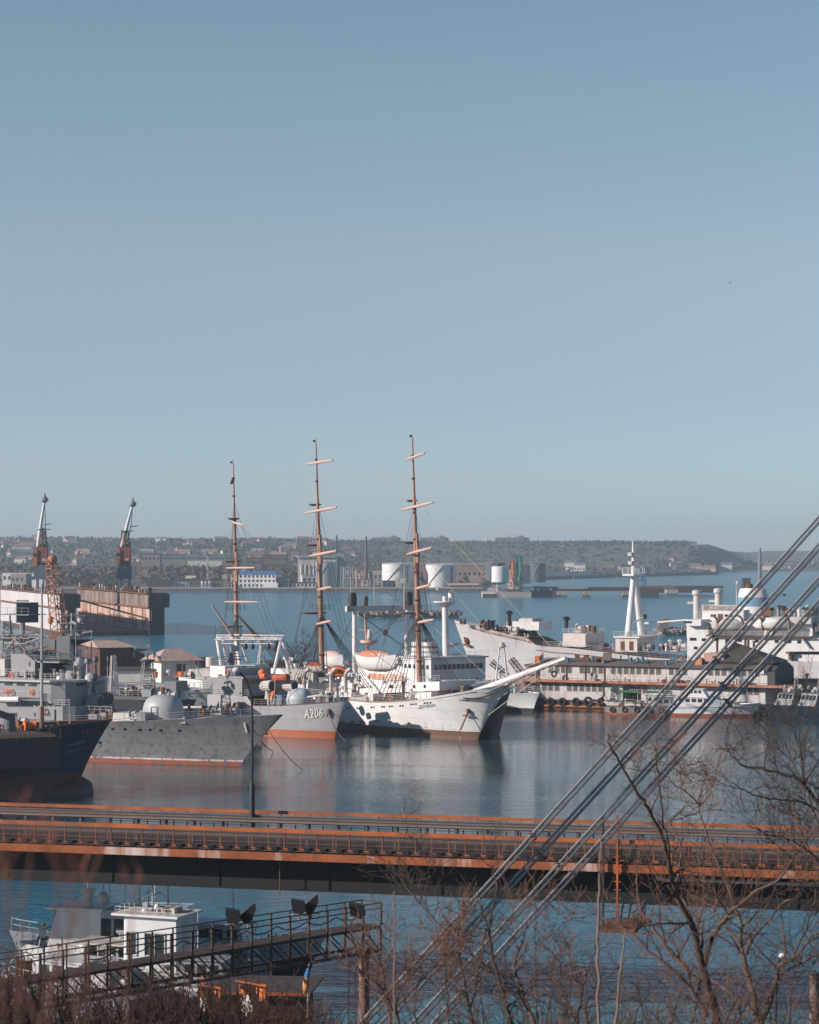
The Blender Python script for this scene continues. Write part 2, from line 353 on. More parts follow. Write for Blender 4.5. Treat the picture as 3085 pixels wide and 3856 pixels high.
# ================= far land =================
def sst(a, b, x): t = max(0., min(1., (x - a) / (b - a))); return t * t * (3 - 2 * t)
COAST = [(-3000, 1840), (57, 1840), (62, 1990), (110, 2500), (131, 2640), (270, 2985), (412, 3270), (425, 3330), (340, 3480), (532, 3830), (672, 3930), (1500, 4150), (3000, 4500)]
def coast_y(x):
    for (a, ya), (b, yb) in zip(COAST, COAST[1:]):
        if a <= x <= b and b > a: return ya + (yb - ya) * (x - a) / (b - a)
    return 4500
def vnoise(x, y, s=1):
    return math.sin(x * .011 * s + 1.3) * math.sin(y * .013 * s + .4) + .5 * math.sin(x * .027 * s + y * .019 * s) + .3 * math.sin(x * .06 * s - y * .041 * s)
def ground_z(x, y):
    d = y - max(1840, coast_y(x)); z = min(2.6, -1 + d * .4)
    if d > 4: z = 2.6
    left = 1 - sst(-160, 40, x - (y - 3300) * .05)
    ridge = sst(2350, 3500, y) * (43 + 1.6 * vnoise(x, y))
    px = CX + x * F / y
    # steep flat-topped hill in the middle, falling away at its right end
    hill = sst(3290 + .12 * min(300, max(0, x - 200)), 3560, y + 30 * vnoise(x, y, .6) * .3) * (43.6 + .3 * vnoise(x, y)) * (1 - sst(2715, 2800, px))
    hill = min(hill, 2.6 + max(0, d - 60) * .36) if px > 1250 else 0
    flat = 3.5 * sst(3900, 4300, y) + 16 * sst(4600, 6500, y) + 19 * sst(4800, 5500, y) * sst(2600, 2900, px)
    return max(z, z + left * ridge, z + hill - 2.6, z + flat) if d > 0 else z
def land():
    xs = [-1500 + 25 * i for i in range(125)]; ys = [1838, 1842, 1850] + [1900 + 40 * i for i in range(70)] + [4700, 5000, 5500, 5600]
    m = MB(); v = []
    for y in ys:
        for x in xs: v.append((x * y / 3000, y, ground_z(x * y / 3000, y)))
    n = len(xs); m.add(v, [(j * n + i, j * n + i + 1, (j + 1) * n + i + 1, (j + 1) * n + i) for j in range(len(ys) - 1) for i in range(n - 1)]); return m
GR = M('hill_ground', (.16, .155, .115), .95, .4, .012, dirt=(.25, .22, .16), amt=.35, streak=False, dsc=.02)
tag(land().build('far_shore_terrain', GR), kind='structure')
# woods far off: irregular clumps of leaf and twig faces, one mass
def clump(m, c, r, h, rng, k=9):
    for _ in range(k):
        a = rng.uniform(0, 6.28); q = r * math.sqrt(rng.random()) * .8; z = h * rng.uniform(.12, 1) ; q *= 1 - .55 * (z / h) ** 2
        p = Vector((c[0] + q * math.cos(a), c[1] + q * math.sin(a), c[2] + z)); s = r * rng.uniform(.35, .7)
        d = [Vector((rng.gauss(0, 1), rng.gauss(0, .6), rng.gauss(0, 1))).normalized() * s for _ in range(3)]
        m.add([p + d[0], p + d[1], p + d[2], p - d[0] * .7 + d[1] * .2], [(0, 1, 2), (0, 2, 3)])
LEAFD = M('far_wood_green', (.115, .12, .095), .9, .4, .03, dirt=(.17, .15, .12), amt=.5, streak=False, dsc=.05)
BARE = M('far_bare_wood', (.15, .115, .095), .95, .5, .05, dirt=(.05, .04, .035), amt=.5, streak=False, dsc=.1)
def wood(name, mat, n, fx, rng, r0, r1, h0, h1, k=8):
    m = MB(); c = 0
    while c < n:
        x, y = fx(rng)
        if y is None: c += 1; continue
        z = ground_z(x, y)
        if z < 2 or (name == 'village_trees' and z > 14): c += 1; continue
        clump(m, (x, y, z - .5), rng.uniform(r0, r1), rng.uniform(h0, h1), rng, k); c += 1
    tag(m.build(name, mat, None, False), kind='stuff')
rr = random.Random(3)
def f_ridge(g):
    y = g.uniform(2400, 3650); px = g.uniform(-80, 1500); return WX(px, y), y
wood('ridge_woods', LEAFD, 4600, f_ridge, rr, 3, 5.5, 3.5, 7, 6)
def f_hill(g):
    y = g.uniform(2900, 3680); px = g.uniform(1180, 2830); return WX(px, y), y
wood('hill_woods', M('hill_scrub', (.145, .15, .105), .9, .35, .02, dirt=(.10, .11, .095), amt=.6, streak=False, dsc=.02), 4200, f_hill, rr, 3, 6, 2, 4.5, 6)
def f_hilltop(g):
    px = g.choice([g.uniform(2170, 2330), g.uniform(2180, 2290), g.uniform(1400, 2400)]); y = g.uniform(3540, 3640); return WX(px, y), y
wood('hilltop_trees', LEAFD, 60, f_hilltop, rr, 3, 5, 2, 5, 8)
def f_bare(g):
    px = g.choice([g.uniform(-80, 460), g.uniform(200, 470), g.uniform(560, 880), g.uniform(940, 1130), g.uniform(-80, 100)]); y = g.uniform(1960, 2300); return WX(px, y), y
wood('bare_woods', BARE, 520, f_bare, rr, 3.5, 6.5, 8, 17, 16)
def f_right(g):
    px = g.uniform(2440, 3140); y = g.uniform(3870, 4700) if px > 2780 else g.uniform(3320, 3700); return WX(px, y), y
wood('village_trees', M('village_green', (.11, .12, .09), .9, .5, .04), 620, f_right, rr, 4, 8, 4, 8, 7)
def f_shoretree(g):
    px = g.choice([g.uniform(2080, 2460), g.uniform(1560, 1850), g.uniform(2230, 2450)]); y = g.uniform(3000, 3240) if px > 2000 else g.uniform(1990, 2200); return WX(px, y), y
wood('shore_scrub', M('shore_scrub', (.13, .12, .09), .9, .5, .05), 260, f_shoretree, rr, 3, 6, 3, 9, 8)
# ================= air =================
hz = bpy.data.materials.new('haze'); hz.use_nodes = True; nt = hz.node_tree; nt.nodes.remove(nt.nodes['Principled BSDF'])
pv = nt.nodes.new('ShaderNodeVolumePrincipled'); pv.inputs['Density'].default_value = HAZE = .00014; pv.inputs['Color'].default_value = (.70, .86, 1.0, 1); pv.inputs['Anisotropy'].default_value = .2
nt.links.new(pv.outputs[0], nt.nodes['Material Output'].inputs['Volume'])
tag(MB().bx(-3200, 3200, -120, 5700, -2.5, 95).build('haze', hz, None, False), kind='stuff')
# ================= ships =================
def w2l(th, v): d = Vector(v) - th.pos; return Vector((d.x * th.c + d.y * th.s, -d.x * th.s + d.y * th.c, d.z))
def qY(th, px, py, Y): return w2l(th, W(px, py, Y))
def ctr(th): return th.pos.y
def vent_mb(p, r, h): return MB().cyl(p, p + Vector((0, 0, h)), r, r, 8).lathe((p.x, p.y, p.z + h), [(r * 1.7, -.02), (r * 1.8, r), (r * .6, r * 1.6)], 8)
def winch_mb(p, s):
    return MB().bx(p.x - s * .6, p.x + s * .6, p.y - s * .5, p.y + s * .5, p.z, p.z + s * .3).cyl(p + Vector((-s * .5, 0, s * .75)), p + Vector((s * .5, 0, s * .75)), s * .4, None, 10).cyl(p + Vector((-s * .55, 0, s * .75)), p + Vector((-s * .45, 0, s * .75)), s * .6, None, 10).cyl(p + Vector((s * .45, 0, s * .75)), p + Vector((s * .55, 0, s * .75)), s * .6, None, 10)
def bitt_mb(p, s): return MB().bx(p.x - s, p.x + s, p.y - s * .4, p.y + s * .4, p.z, p.z + s * .2).cyl(p + Vector((-s * .6, 0, 0)), p + Vector((-s * .6, 0, s * 1.3)), s * .3, None, 8).cyl(p + Vector((s * .6, 0, 0)), p + Vector((s * .6, 0, s * 1.3)), s * .3, None, 8)
def locker_mb(p, a, b, h, rz=0): return MB().box(p + Vector((0, 0, h / 2)), (a, b, h), rz).box(p + Vector((0, 0, h + .04)), (a * 1.06, b * 1.06, .08), rz)
def clutter(th, n, xr, yr, z, rng, mats, s=1, kinds='vlwb'):
    """small deck gear, each piece a part"""
    for _ in range(n):
        x = rng.uniform(*xr); p = Vector((x, rng.uniform(*yr), z(x) if callable(z) else z)); k = rng.choice(kinds); m = rng.choice(mats)
        if k == 'v': th.part('ventilator', vent_mb(p, .22 * s * rng.uniform(.8, 1.3), rng.uniform(.8, 1.7) * s), m)
        elif k == 'l': th.part('locker', locker_mb(p, rng.uniform(.8, 2) * s, rng.uniform(.7, 1.3) * s, rng.uniform(.6, 1.5) * s, rng.uniform(-.2, .2)), m, None, False)
        elif k == 'w': th.part('winch', winch_mb(p, rng.uniform(.7, 1.2) * s), m)
        else: th.part('bollard', bitt_mb(p, rng.uniform(.4, .6) * s), m)
def lifebuoy(th, px, py, y, r=.42):
    p = th.q(px, py, y); return th.part('lifebuoy', MB().ring((p.x, p.y - .08, p.z), r, .11, 'y', 12, 5), BUOY())
def shrouds(name, a, feet, mat, n=6, r=.035, rung=True, par=None):
    """fan of shrouds from a to a row of feet, with ratlines"""
    m = MB(); a = Vector(a); ft = [Vector(feet[0]).lerp(Vector(feet[1]), i / (n - 1)) for i in range(n)]
    for f in ft: m.cyl(f, a + (f - a) * .02, r, None, 4)
    if rung:
        for k in range(2, 12):
            t = k / 13; m.cyl(ft[0].lerp(a, t), ft[-1].lerp(a, t), r * .6, None, 3)
    return m
def lifeboat_mb(c, L, B, hgt):
    """open clinker boat: double-ended hull"""
    m = MB(); n = 12; rows = 5; c = Vector(c)
    for i in range(n + 1):
        u = -1 + 2 * i / n; b = B / 2 * (1 - abs(u) ** 2.4); lift = hgt * .25 * u * u
        for j in range(rows * 2 + 1):
            a = math.pi * j / (rows * 2); m.v.append((c.x + u * L / 2 * (1 - .08 * math.sin(a)), c.y - b * math.cos(a), c.z + hgt * (1 - math.sin(a) ** .8) + lift))
    k = rows * 2 + 1
    for i in range(n):
        for j in range(k - 1): q = i * k + j; m.f.append((q, q + k, q + k + 1, q + 1))
    return m
# ---------------- full-rigged sailing ship ----------------
D0 = 388.5
S = T('sailing_ship', 'white three masted sailing ship with buff masts and long bowsprit', 'sailing ship', (WX(1800, D0), D0, 0), -57)
hs = Hull(92, 15, lambda t: 5.2 + 1.2 * (1 - t) ** 2 * 1.2 + 4.0 * max(0, (t - .72) / .28) ** 1.7, 7.4, .55, 3.0, .50, 2.6, .9, 1.3, rk=1.2)
HW = M('white_hull_paint', (.19, .10, .07), .45, .15, .25, dirt=(.42, .30, .25), amt=.18, bands=[(1.35, (.79, .78, .78))], dsc=1.2, plates=(7, 1.6))
hull = S.part('hull', hs.mesh(56, 14), HW)
S.part('deck', hs.deck(-.35), M('teak_deck', (.30, .22, .16), .8, .3, .5))
for px, py in [(1309, 2666), (1317, 2666), (1346, 2667), (1353, 2667), (1400, 2663), (1409, 2663), (1439, 2661), (1447, 2661), (1468, 2659), (1477, 2659), (1508, 2657), (1517, 2657), (1548, 2651), (1557, 2651), (1567, 2650), (1600, 2647), (1610, 2646), (1621, 2645), (1285, 2719), (1294, 2719), (1323, 2719), (1331, 2719), (1359, 2718), (1368, 2718), (1418, 2716), (1427, 2716)]:
    S.part('porthole', hs.disc(S, px, py, .2), glass(), hull)
S.part('name_lettering', hs.write(S, 'ДРУЖБА', 1578, 2667, 1638, 2659, 12), BLACK(), hull)
t, v = hs.locate(S, 1765, 2676); p, a, b, n = hs.frame(t, v)
S.part('anchor', MB().ball(tuple(p), .45, 8).beam(p + n * .3 + b * .4, p + n * .5 - b * 1.0, .2).beam(p + n * .45 - b * .7 - a * .7, p + n * .45 - b * .7 + a * .7, .22), RUSTY())
m = MB()
for i in range(9): q, _, _, nn = hs.frame(t - .0005 * i, v * (1 - i * .085)); m.v += [tuple(q + nn * .025 - a * (.14 - .01 * i)), tuple(q + nn * .025 + a * (.14 - .01 * i))]
m.f = [(2 * i, 2 * i + 2, 2 * i + 3, 2 * i + 1) for i in range(8)]; S.part('rust_stain', m, M('rust_run', (.40, .17, .09), .9, .4, 2), hull)
S.part('anchor_chain', MB().path([p, p + n * 2.2 - b * 3.2, p + n * 4.5 - Vector((0, 0, p.z + .4))], .07, 4), RUSTY())
e = hs.edge(.05, .86, 26, -1, -.02, .02); S.part('bulwark_cap', MB().path(e, .12, 6), M('teak_deck'), hull)
S.part('railing', MB().rail(hs.edge(.45, .90, 20, -1, 0, -.25), 1.1, 1.5, 4, .035), OFFW())
S.part('railing', MB().rail(hs.edge(.45, .90, 16, 1, 0, -.25), 1.1, 1.5, 4, .035), OFFW())
# masts: (base px, top px, doublings, lower radius)
def mast(base, top, brk, r0, tops, name='mast'):
    a, b = S.q(*base), S.q(*top); P = lambda py: a + (b - a) * ((py - base[1]) / (top[1] - base[1]))
    pts = [a - Vector((0, 0, 3)), P(brk[0]), P(brk[0]), P(brk[1]), P(brk[1]), b]
    o = S.part(name, MB().path(pts, [r0, r0 * .9, r0 * .68, r0 * .56, r0 * .46, r0 * .25], 10), WOODM())
    S.part('doubling', MB().cyl(P(brk[0] + 70) + Vector((.55, 0, 0)), P(brk[0] - 40) + Vector((.5, 0, 0)), r0 * .62, r0 * .5, 8), WOODM(), o)
    for px0, px1, py in tops:
        c = S.q((px0 + px1) / 2, py); w = (px1 - px0) * S.sc(px0) / 2
        S.part('crosstree', MB().lathe((c.x, c.y, c.z), [(w * .6, -.25), (w, -.05), (w, .12)], 10, 1, 1.3), M('dark_brown_paint', (.12, .07, .05), .6, .3, 1), o)
    for f in (.12, .24, .36, .47, .6, .72, .84, .93): c = a.lerp(b, f); S.part('mast_band', MB().cyl(c - Vector((0, 0, .14)), c + Vector((0, 0, .14)), r0 * (1.14 - .72 * f), None, 10).ball(tuple(c + Vector((.1, -r0 * (1.2 - .7 * f), 0))), .16, 6), M('dark_brown_paint', (.12, .07, .05), .6, .3, 1), o)
    return o, P
def yard(par, l, r, Y, dz=7, rad=.26):
    a, b = qY(S, *l, Y + dz), qY(S, *r, Y - dz); c = (a + b) / 2
    return S.part('yard', MB().path([a, a.lerp(c, .5), c, b.lerp(c, .5), b], [rad * .55, rad * .9, rad, rad * .9, rad * .55], 8), M('pale_buff_paint', (.64, .42, .345), .5, .2, .8), par)
fore, Pf = mast((1584, 2605), (1553, 1650), (2050, 1870), .50, [(1534, 1569, 1885), (1524, 1572, 2043), (1508, 1596, 2308)])
main, Pm = mast((1217, 2575), (1190, 1668), (2055, 1885), .50, [(1167, 1206, 1900), (1158, 1208, 2052), (1142, 1222, 2308)])
miz, Pz = mast((895, 2500), (879, 1748), (2120, 1955), .46, [(862, 898, 1953), (850, 902, 2114), (840, 908, 2359)])
for l, r in [((1532, 1730), (1599, 1707)), ((1514, 1920), (1633, 1891)), ((1534, 2087), (1627, 2062)), ((1562, 2218), (1620, 2203)), ((1565, 2346), (1634, 2333))]: yard(fore, l, r, 398)
for l, r in [((1155, 1747), (1254, 1733)), ((1152, 1931), (1268, 1910)), ((1166, 2094), (1268, 2074)), ((1196, 2221), (1249, 2210)), ((1192, 2350), (1248, 2338))]: yard(main, l, r, 418)
for l, r in [((872, 1965), (920, 1978)), ((851, 2139), (960, 2138)), ((847, 2266), (971, 2267)), ((862, 2391), (971, 2392))]: yard(miz, l, r, 436, 2, .2)
S.part('gaff', MB().path([qY(S, 798, 2279, 434), qY(S, 882, 2402, 436)], [.16, .3], 8), M('pale_buff_paint'), miz)
for par, P, py in ((fore, Pf, 1650), (main, Pm, 1668), (miz, Pz, 1748)): S.part('masthead_aerial', MB().cyl(P(py), P(py - 18), .05, None, 5).beam(P(py - 6), P(py - 6) + Vector((1.0, -1.0, .1)), .1).ball(tuple(P(py - 4) + Vector((1.0, -1.0, .1))), .22, 6), BLACK(), par)
S.part('masthead_aerial', MB().beam(Pz(1800), Pz(1822) + Vector((1.3, -1.2, 0)), .5, .25), BLACK(), miz)
for par, P, tt in ((fore, Pf, .83), (main, Pm, .55), (miz, Pz, .28)):
    for side in (-1, 1):
        f0, f1 = hs.pt(tt - .075, 1, side), hs.pt(tt - .005, 1, side); S.part('shrouds', shrouds('s', P(2312), (f0, f1), 0, 7, .055), ROPE(), par)
        g0, g1 = hs.pt(tt - .10, 1, side), hs.pt(tt - .075, 1, side)
        S.part('backstays', MB().cyl(g0, P(2052), .03, None, 4).cyl(g0.lerp(g1, .4), P(1960), .03, None, 4).cyl(g1, P(1890), .03, None, 4).cyl(P(2300) + Vector((-1.0, side * 1.3, 0)), P(2056), .03, None, 4).cyl(P(2300) + Vector((.6, side * 1.6, 0)), P(2056), .03, None, 4), ROPE(), par)
    S.part('top_railing', MB().rail([P(2300) + Vector(q) for q in ((-1.5, -1.7, 0), (1.5, -1.7, 0), (1.5, 1.7, 0), (-1.5, 1.7, 0), (-1.5, -1.7, 0))], .9, 1.5, 2, .03), M('dark_brown_paint'), par)
# bowsprit with its stays and net
b0, b1 = S.q(1735, 2625, 0), S.q(2132, 2479, 0)
bs = S.part('bowsprit', MB().path([b0 - (b1 - b0) * .05, b0.lerp(b1, .45), b0.lerp(b1, .8), b1], [.55, .5, .36, .26], 10), WHITE())
st0 = hs.pt(1, .72); st1 = hs.pt(1, .45)
S.part('bobstay', MB().cyl(st0, b0.lerp(b1, .8), .06, None, 4).cyl(st1, b0.lerp(b1, .97), .06, None, 4), ROPEL(), bs)
for sd_ in (-1, 1):
    S.part('bowsprit_rail', MB().cyl(hs.pt(.97, 1.02, sd_), b0.lerp(b1, .98) + Vector((0, 0, .4)), .04, None, 4).cyl(hs.pt(.96, 1.1, sd_), b0.lerp(b1, .98) + Vector((0, 0, .9)), .03, None, 4).cyl(hs.pt(.985, .9, sd_), b0.lerp(b1, .9), .04, None, 4), OFFW(), bs)
    for k in range(7): q = hs.pt(.97, 1.02, sd_).lerp(b0.lerp(b1, .98) + Vector((0, 0, .4)), k / 7)
S.part('safety_net', MB().path(sag(hs.pt(.955, .86, -1, .1), b0.lerp(b1, .5) - Vector((0, 0, .6)), .9, 14), .1, 5).path(sag(hs.pt(.95, .83, -1, .1), b0.lerp(b1, .55) - Vector((0, 0, .6)), 1.0, 14), .07, 5), M('dark_netting', (.06, .05, .045), .9, .3, 2), bs)
for par, P in ((fore, Pf), (main, Pm), (miz, Pz)):
    for yz in (2330, 2230, 2090, 1930):
        c = P(yz); S.part('running_rigging', MB().cyl(c + Vector((.35, -.5, 0)), P(2590 if par is not miz else 2490) + Vector((1.6, -2.2, 0)), .03, None, 3).cyl(c + Vector((-.35, .5, 0)), P(2590 if par is not miz else 2490) + Vector((-1.8, 2.2, 0)), .03, None, 3), ROPE(), par)
for k, (P, py, f) in enumerate(((Pf, 2310, .35), (Pf, 2055, .6), (Pf, 1880, .97))): S.part('forestay', MB().cyl(P(py), b0.lerp(b1, f), .03, None, 4), ROPEL())
S.part('forestay', MB().cyl(Pm(2310), Pf(2590), .04, None, 4).cyl(Pm(2055), Pf(2312), .03, None, 4), ROPE()); S.part('forestay', MB().cyl(Pz(2310), Pm(2570), .035, None, 4).cyl(Pz(1955), Pm(2312), .03, None, 4), ROPE())
# deckhouses and deck gear
zd = 5.0
dh = S.prof('deckhouse', [(1405, 2612), (1405, 2577), (1655, 2566), (1655, 2600)], -3.6, 3.6, WHITE())
for px in (1470, 1478, 1560, 1600): S.win(px, 2585, 8, 12, -3.6, None, dh)
S.part('door', MB().bx(S.q(1520, 2600, -3.6).x - .4, S.q(1520, 2600, -3.6).x + .4, -3.66, -3.58, S.q(1520, 2606, -3.6).z, S.q(1520, 2606, -3.6).z + 1.8), glass(), dh, False)
h2 = S.prof('deckhouse', [(1225, 2650), (1225, 2600), (1405, 2590), (1405, 2640)], -3.4, 3.4, WHITE())
for px, w, h in ((1252, 18, 14), (1290, 8, 8), (1350, 10, 10), (1380, 8, 8)): S.win(px, 2612, w, h, -3.4, None, h2)
h3 = S.prof('deckhouse', [(905, 2600), (905, 2560), (1160, 2560), (1160, 2610)], -3.4, 3.4, WHITE())
S.part('railing', MB().rail([S.q(1228, 2599, -3.4), S.q(1405, 2589, -3.4), S.q(1655, 2566, -3.4)], 1.05, 1.6, 3, .03), OFFW(), h2)
S.part('forecastle_house', MB().bx(-17, -9, -3.2, 3.2, 6.2, 8.6, .1, .1), WHITE())
g = random.Random(11)
clutter(S, 26, (-40, -12), (-5, 5), 6.0, g, [WHITE(), OFFW(), WHITE(), M('teak_deck')], 1.0)
clutter(S, 12, (-12, 1), (-3, 3), 7.6, g, [OFFW(), RUSTY(), M('teak_deck')], .8)
clutter(S, 18, (-45, -18), (-3, 3), 7.7, g, [WHITE(), OFFW()], .8, 'vlv')
for px, py, m_ in ((1372, 2625, BUOY()), (1470, 2627, BUOY())): q = S.q(px, py, -5.6); S.part('lifebuoy', MB().ring(tuple(q), .42, .12), m_)
# white curved davits beside the mast
for px in (1155, 1255, 1310):
    a = S.q(px - 8, 2610, -4.6); d = S.sc(px)
    S.part('davit', MB().path(smoothline([a, a + Vector((0, 0, 50 * d)), a + Vector((.6, -.3, 72 * d)), a + Vector((2.4, -.8, 90 * d)), a + Vector((3.2, -1, 86 * d))], 4), .34, 8), OFFW())
S.part('derrick_boom', MB().cyl(S.q(1382, 2552, -4), S.q(1428, 2612, -4), .28, .28, 8), WHITE())
S.part('accommodation_ladder', MB().beam(S.q(1245, 2632, -6.6), S.q(1385, 2632, -6.6), .5, .7).rail([S.q(1245, 2628, -6.7), S.q(1385, 2628, -6.7)], .9, 1.3, 2, .03), OFFW())
S.part('rolled_awning', MB().path([S.q(1238, 2598, -3), S.q(1290, 2597, -3)], .5, 8), M('brown_canvas', (.33, .24, .20), .9, .3, 1))
def oboat(name, label, px, py, pos, hd, L, B, hh, hullm, topm=None, cat='lifeboat', grp=None):
    b = T(name, label, cat, pos, hd, grp); hb = b.part('hull', lifeboat_mb((0, 0, 0), L, B, hh), hullm)
    if topm: b.part('cover', MB().path([(-L * .44, 0, hh * .9), (-L * .25, 0, hh * 1.0), (0, 0, hh * 1.0), (L * .25, 0, hh * 1.0), (L * .44, 0, hh * .95)], [B * .1, B * .36, B * .42, B * .36, B * .1], 10), topm)
    b.part('thwart', MB().bx(-L * .2, -L * .16, -B * .35, B * .35, hh * .8, hh * .86).bx(L * .16, L * .2, -B * .35, B * .35, hh * .8, hh * .86), OFFW(), None, False)
    b.part('keel', MB().path([(-L * .46, 0, hh * .3), (-L * .2, 0, 0), (L * .2, 0, 0), (L * .46, 0, hh * .3)], .07, 5), RUSTY())
    return b
def hung(th, px, py, yl): p = th.q(px, py, yl); return (th.pos.x + p.x * th.c - p.y * th.s, th.pos.y + p.x * th.s + p.y * th.c, th.pos.z + p.z)
oboat('lifeboat', 'orange lifeboat hung in curved davits just behind the middle buff mast', 0, 0, hung(S, 1272, 2548, -4), -50, 5, 1.9, 1.2, ORANGE(), M('orange_canvas', (.45, .09, .03), .8, .3, 1))
oboat('lifeboat', 'small orange lifeboat on the grey sailing deck, in front of the middle mast', 0, 0, hung(S, 1185, 2532, -3), -50, 4.4, 1.8, 1.1, OFFW(), M('orange_canvas'))
Bk = T('added_black_hull', 'added black hull, its flared bow filling the dark area behind the bow of the white sailing ship', 'ship', (WX(1850, 389), 389, 0), -78)  # hull added to supply the near-black area beside the sailing ship's bow
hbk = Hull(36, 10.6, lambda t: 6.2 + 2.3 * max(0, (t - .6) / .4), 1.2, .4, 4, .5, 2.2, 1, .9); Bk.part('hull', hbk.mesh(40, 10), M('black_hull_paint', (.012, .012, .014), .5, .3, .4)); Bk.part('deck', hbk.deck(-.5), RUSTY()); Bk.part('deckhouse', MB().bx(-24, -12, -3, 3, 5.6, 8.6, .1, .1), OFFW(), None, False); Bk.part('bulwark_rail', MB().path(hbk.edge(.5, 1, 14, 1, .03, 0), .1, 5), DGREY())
# ---------------- white passenger ship with twin kingposts behind ----------------
D1 = 452
V = T('passenger_ship', 'white passenger ship with twin kingposts, banded funnel and windowed bridge, behind the sailing ship', 'ship', (WX(2006, D1), D1, 0), -52)
hv = Hull(86, 14.5, lambda t: 3.5 + .5 * max(0, (t - .7) / .3) ** 1.5, 2.0, .6, 2.6, .8, 1.7, 1, 1.5)
hull = V.part('hull', hv.mesh(40, 10), M('ferry_hull_paint', (.03, .03, .035), .5, .15, .3, dirt=(.3, .3, .33), amt=.25, bands=[(1.0, (.74, .75, .76))]))
V.part('deck', hv.deck(-.2), M('grey_deck', (.22, .2, .19), .8, .3, .4))
V.part('fender', MB().bx(-7.5, -4.2, -hv.B / 2 * .72 - .5, -hv.B / 2 * .72 + .3, .2, 2.6), BLACK())
V.part('railing', MB().rail(hv.edge(.6, .99, 12, -1), 1.1, 1.8, 3, .035), OFFW()); V.part('railing', MB().rail(hv.edge(.6, .99, 12, 1), 1.1, 1.8, 3, .035), OFFW())
# bridge block: front corner at px 1655, front face runs to px 1850
x1 = V.q(1622, 2575, -7).x
V.part('superstructure', MB().bx(x1 - 27, x1 + 1.2, -7.0, 7.0, 3.3, 5.0), WHITE(), None, False)
br = V.part('bridge', MB().bx(x1 - 9, x1, -6.9, 6.9, 5.0, 9.7), WHITE(), None, False)
V.part('middle_house', MB().bx(x1 - 25, x1 - 9.05, -6, 6, 5.0, 7.9), WHITE(), br, False); V.part('bridge_roof', MB().bx(x1 - 10, x1 + .5, -7.3, 7.3, 9.7, 10.0), OFFW(), br, False)
for i in range(11):
    y = -5.7 + 1.14 * i; V.part('bridge_window', MB().bx(x1 + .0, x1 + .06, y - .44, y + .44, 7.6, 8.6), glass(), br, False)
for i in range(9):
    y = -5 + 1.2 * i; V.part('porthole', MB().cyl((x1 - .05, y, 5.5), (x1 + .06, y, 5.5), .24, None, 10), glass(), br)
for i in range(6): V.part('window', MB().bx(x1 - 8.4 + 1.4 * i, x1 - 7.7 + 1.4 * i, -6.97, -6.88, 7.7, 8.5), glass(), br, False)
V.part('railing', MB().rail([(x1 - 9, -7.1, 10), (x1 + .4, -7.1, 10), (x1 + .4, 7.1, 10)], 1.0, 1.5, 3, .03), OFFW(), br)
fa = V.q(1587, 2478, 0); fb = V.q(1680, 2478, 0)
fun = V.part('funnel', MB().lathe((fa.x + 1, 0, 10.2), [(2.2, -3), (2.3, 0), (2.1, 2.3), (1.9, 2.4)], 18, 1.5, 1), M('funnel_paint', (.80, .79, .77), .5, .1, .5, bands=[(10.4, (.30, .38, .45)), (10.9, (.8, .79, .77)), (11.4, (.25, .16, .13)), (11.9, (.8, .79, .77))]))
V.part('exhaust_pipe', MB().cyl((fa.x + .4, .6, 12.4), (fa.x + .4, .6, 13.1), .4, .4, 8).cyl((fa.x + 1.8, -.4, 12.4), (fa.x + 1.8, -.4, 13), .35, .35, 8), BLACK(), fun)
# kingposts joined by a crossbeam
ka, kb = V.q(1338, 2520, -5), V.q(1336, 2300, -5); k2 = V.q(1533, 2500, 5); k3 = V.q(1533, 2296, 5)
kp1 = V.part('kingpost', MB().path([(ka.x, -5, 3.4), (kb.x, -5, kb.z)], [.62, .5], 12), WHITE())
kp2 = V.part('kingpost', MB().path([(k2.x, 5, 3.4), (k3.x, 5, k3.z)], [.62, .5], 12), WHITE())
V.part('crossbeam', MB().beam((kb.x, -7.2, kb.z + .4), (k3.x, 7.0, k3.z + .4), 1.2, 1.1), OFFW(), kp1)
V.part('beam_railing', MB().rail([(kb.x, -6.5, kb.z + 1), (k3.x, 6.5, k3.z + 1)], 1.1, 1.3, 2, .035), OFFW(), kp1)
for x, y, z in ((kb.x, -5.6, kb.z + 1), (k3.x, 5.4, k3.z + 1)): V.part('ventilator_head', MB().lathe((x, y, z), [(.95, 0), (1.0, 1.3), (.8, 2.7)], 10), BLACK(), kp1)
V.part('searchlight', MB().cyl((kb.x, -2.2, kb.z + 1), (kb.x, -2.2, kb.z + 2.2), .5, .5, 8).ball((kb.x, -2.2, kb.z + 2.4), .6, 8), M('dark_brown_paint'), kp1)
V.part('masthead_pole', MB().cyl((kb.x, -6, kb.z), (kb.x, -6, kb.z + 7), .12, .06, 6), OFFW(), kp1); V.part('masthead_pole', MB().cyl((k3.x, 4.3, k3.z), (k3.x, 4.3, k3.z + 9), .12, .06, 6), OFFW(), kp2)
V.part('masthead_pole', MB().cyl((kb.x, 0, kb.z), (kb.x, 0, kb.z + 8), .1, .05, 6), OFFW(), kp1)
for a, b in (((kb.x, -5, kb.z), (k2.x + 2, 5, 10)), ((k3.x, 5, k3.z), (ka.x + 2, -5, 10)), ((kb.x, -5, kb.z), (k2.x + 4, 3, 10)), ((k3.x, 5, k3.z), (ka.x - 6, -5, 8)), ((kb.x, -5, kb.z), (ka.x - 8, -5, 8))): V.part('derrick_wire', MB().cyl(a, b, .06, None, 4), ROPE())
mid = (Vector((kb.x, -5, kb.z)).lerp(Vector((k2.x + 2, 5, 10)), .52)); V.part('pulley_block', MB().ball(tuple(mid), .55, 8, 1.2), BLACK())
ma, mb_ = V.q(1681, 2480, 0), V.q(1676, 2245, 0)
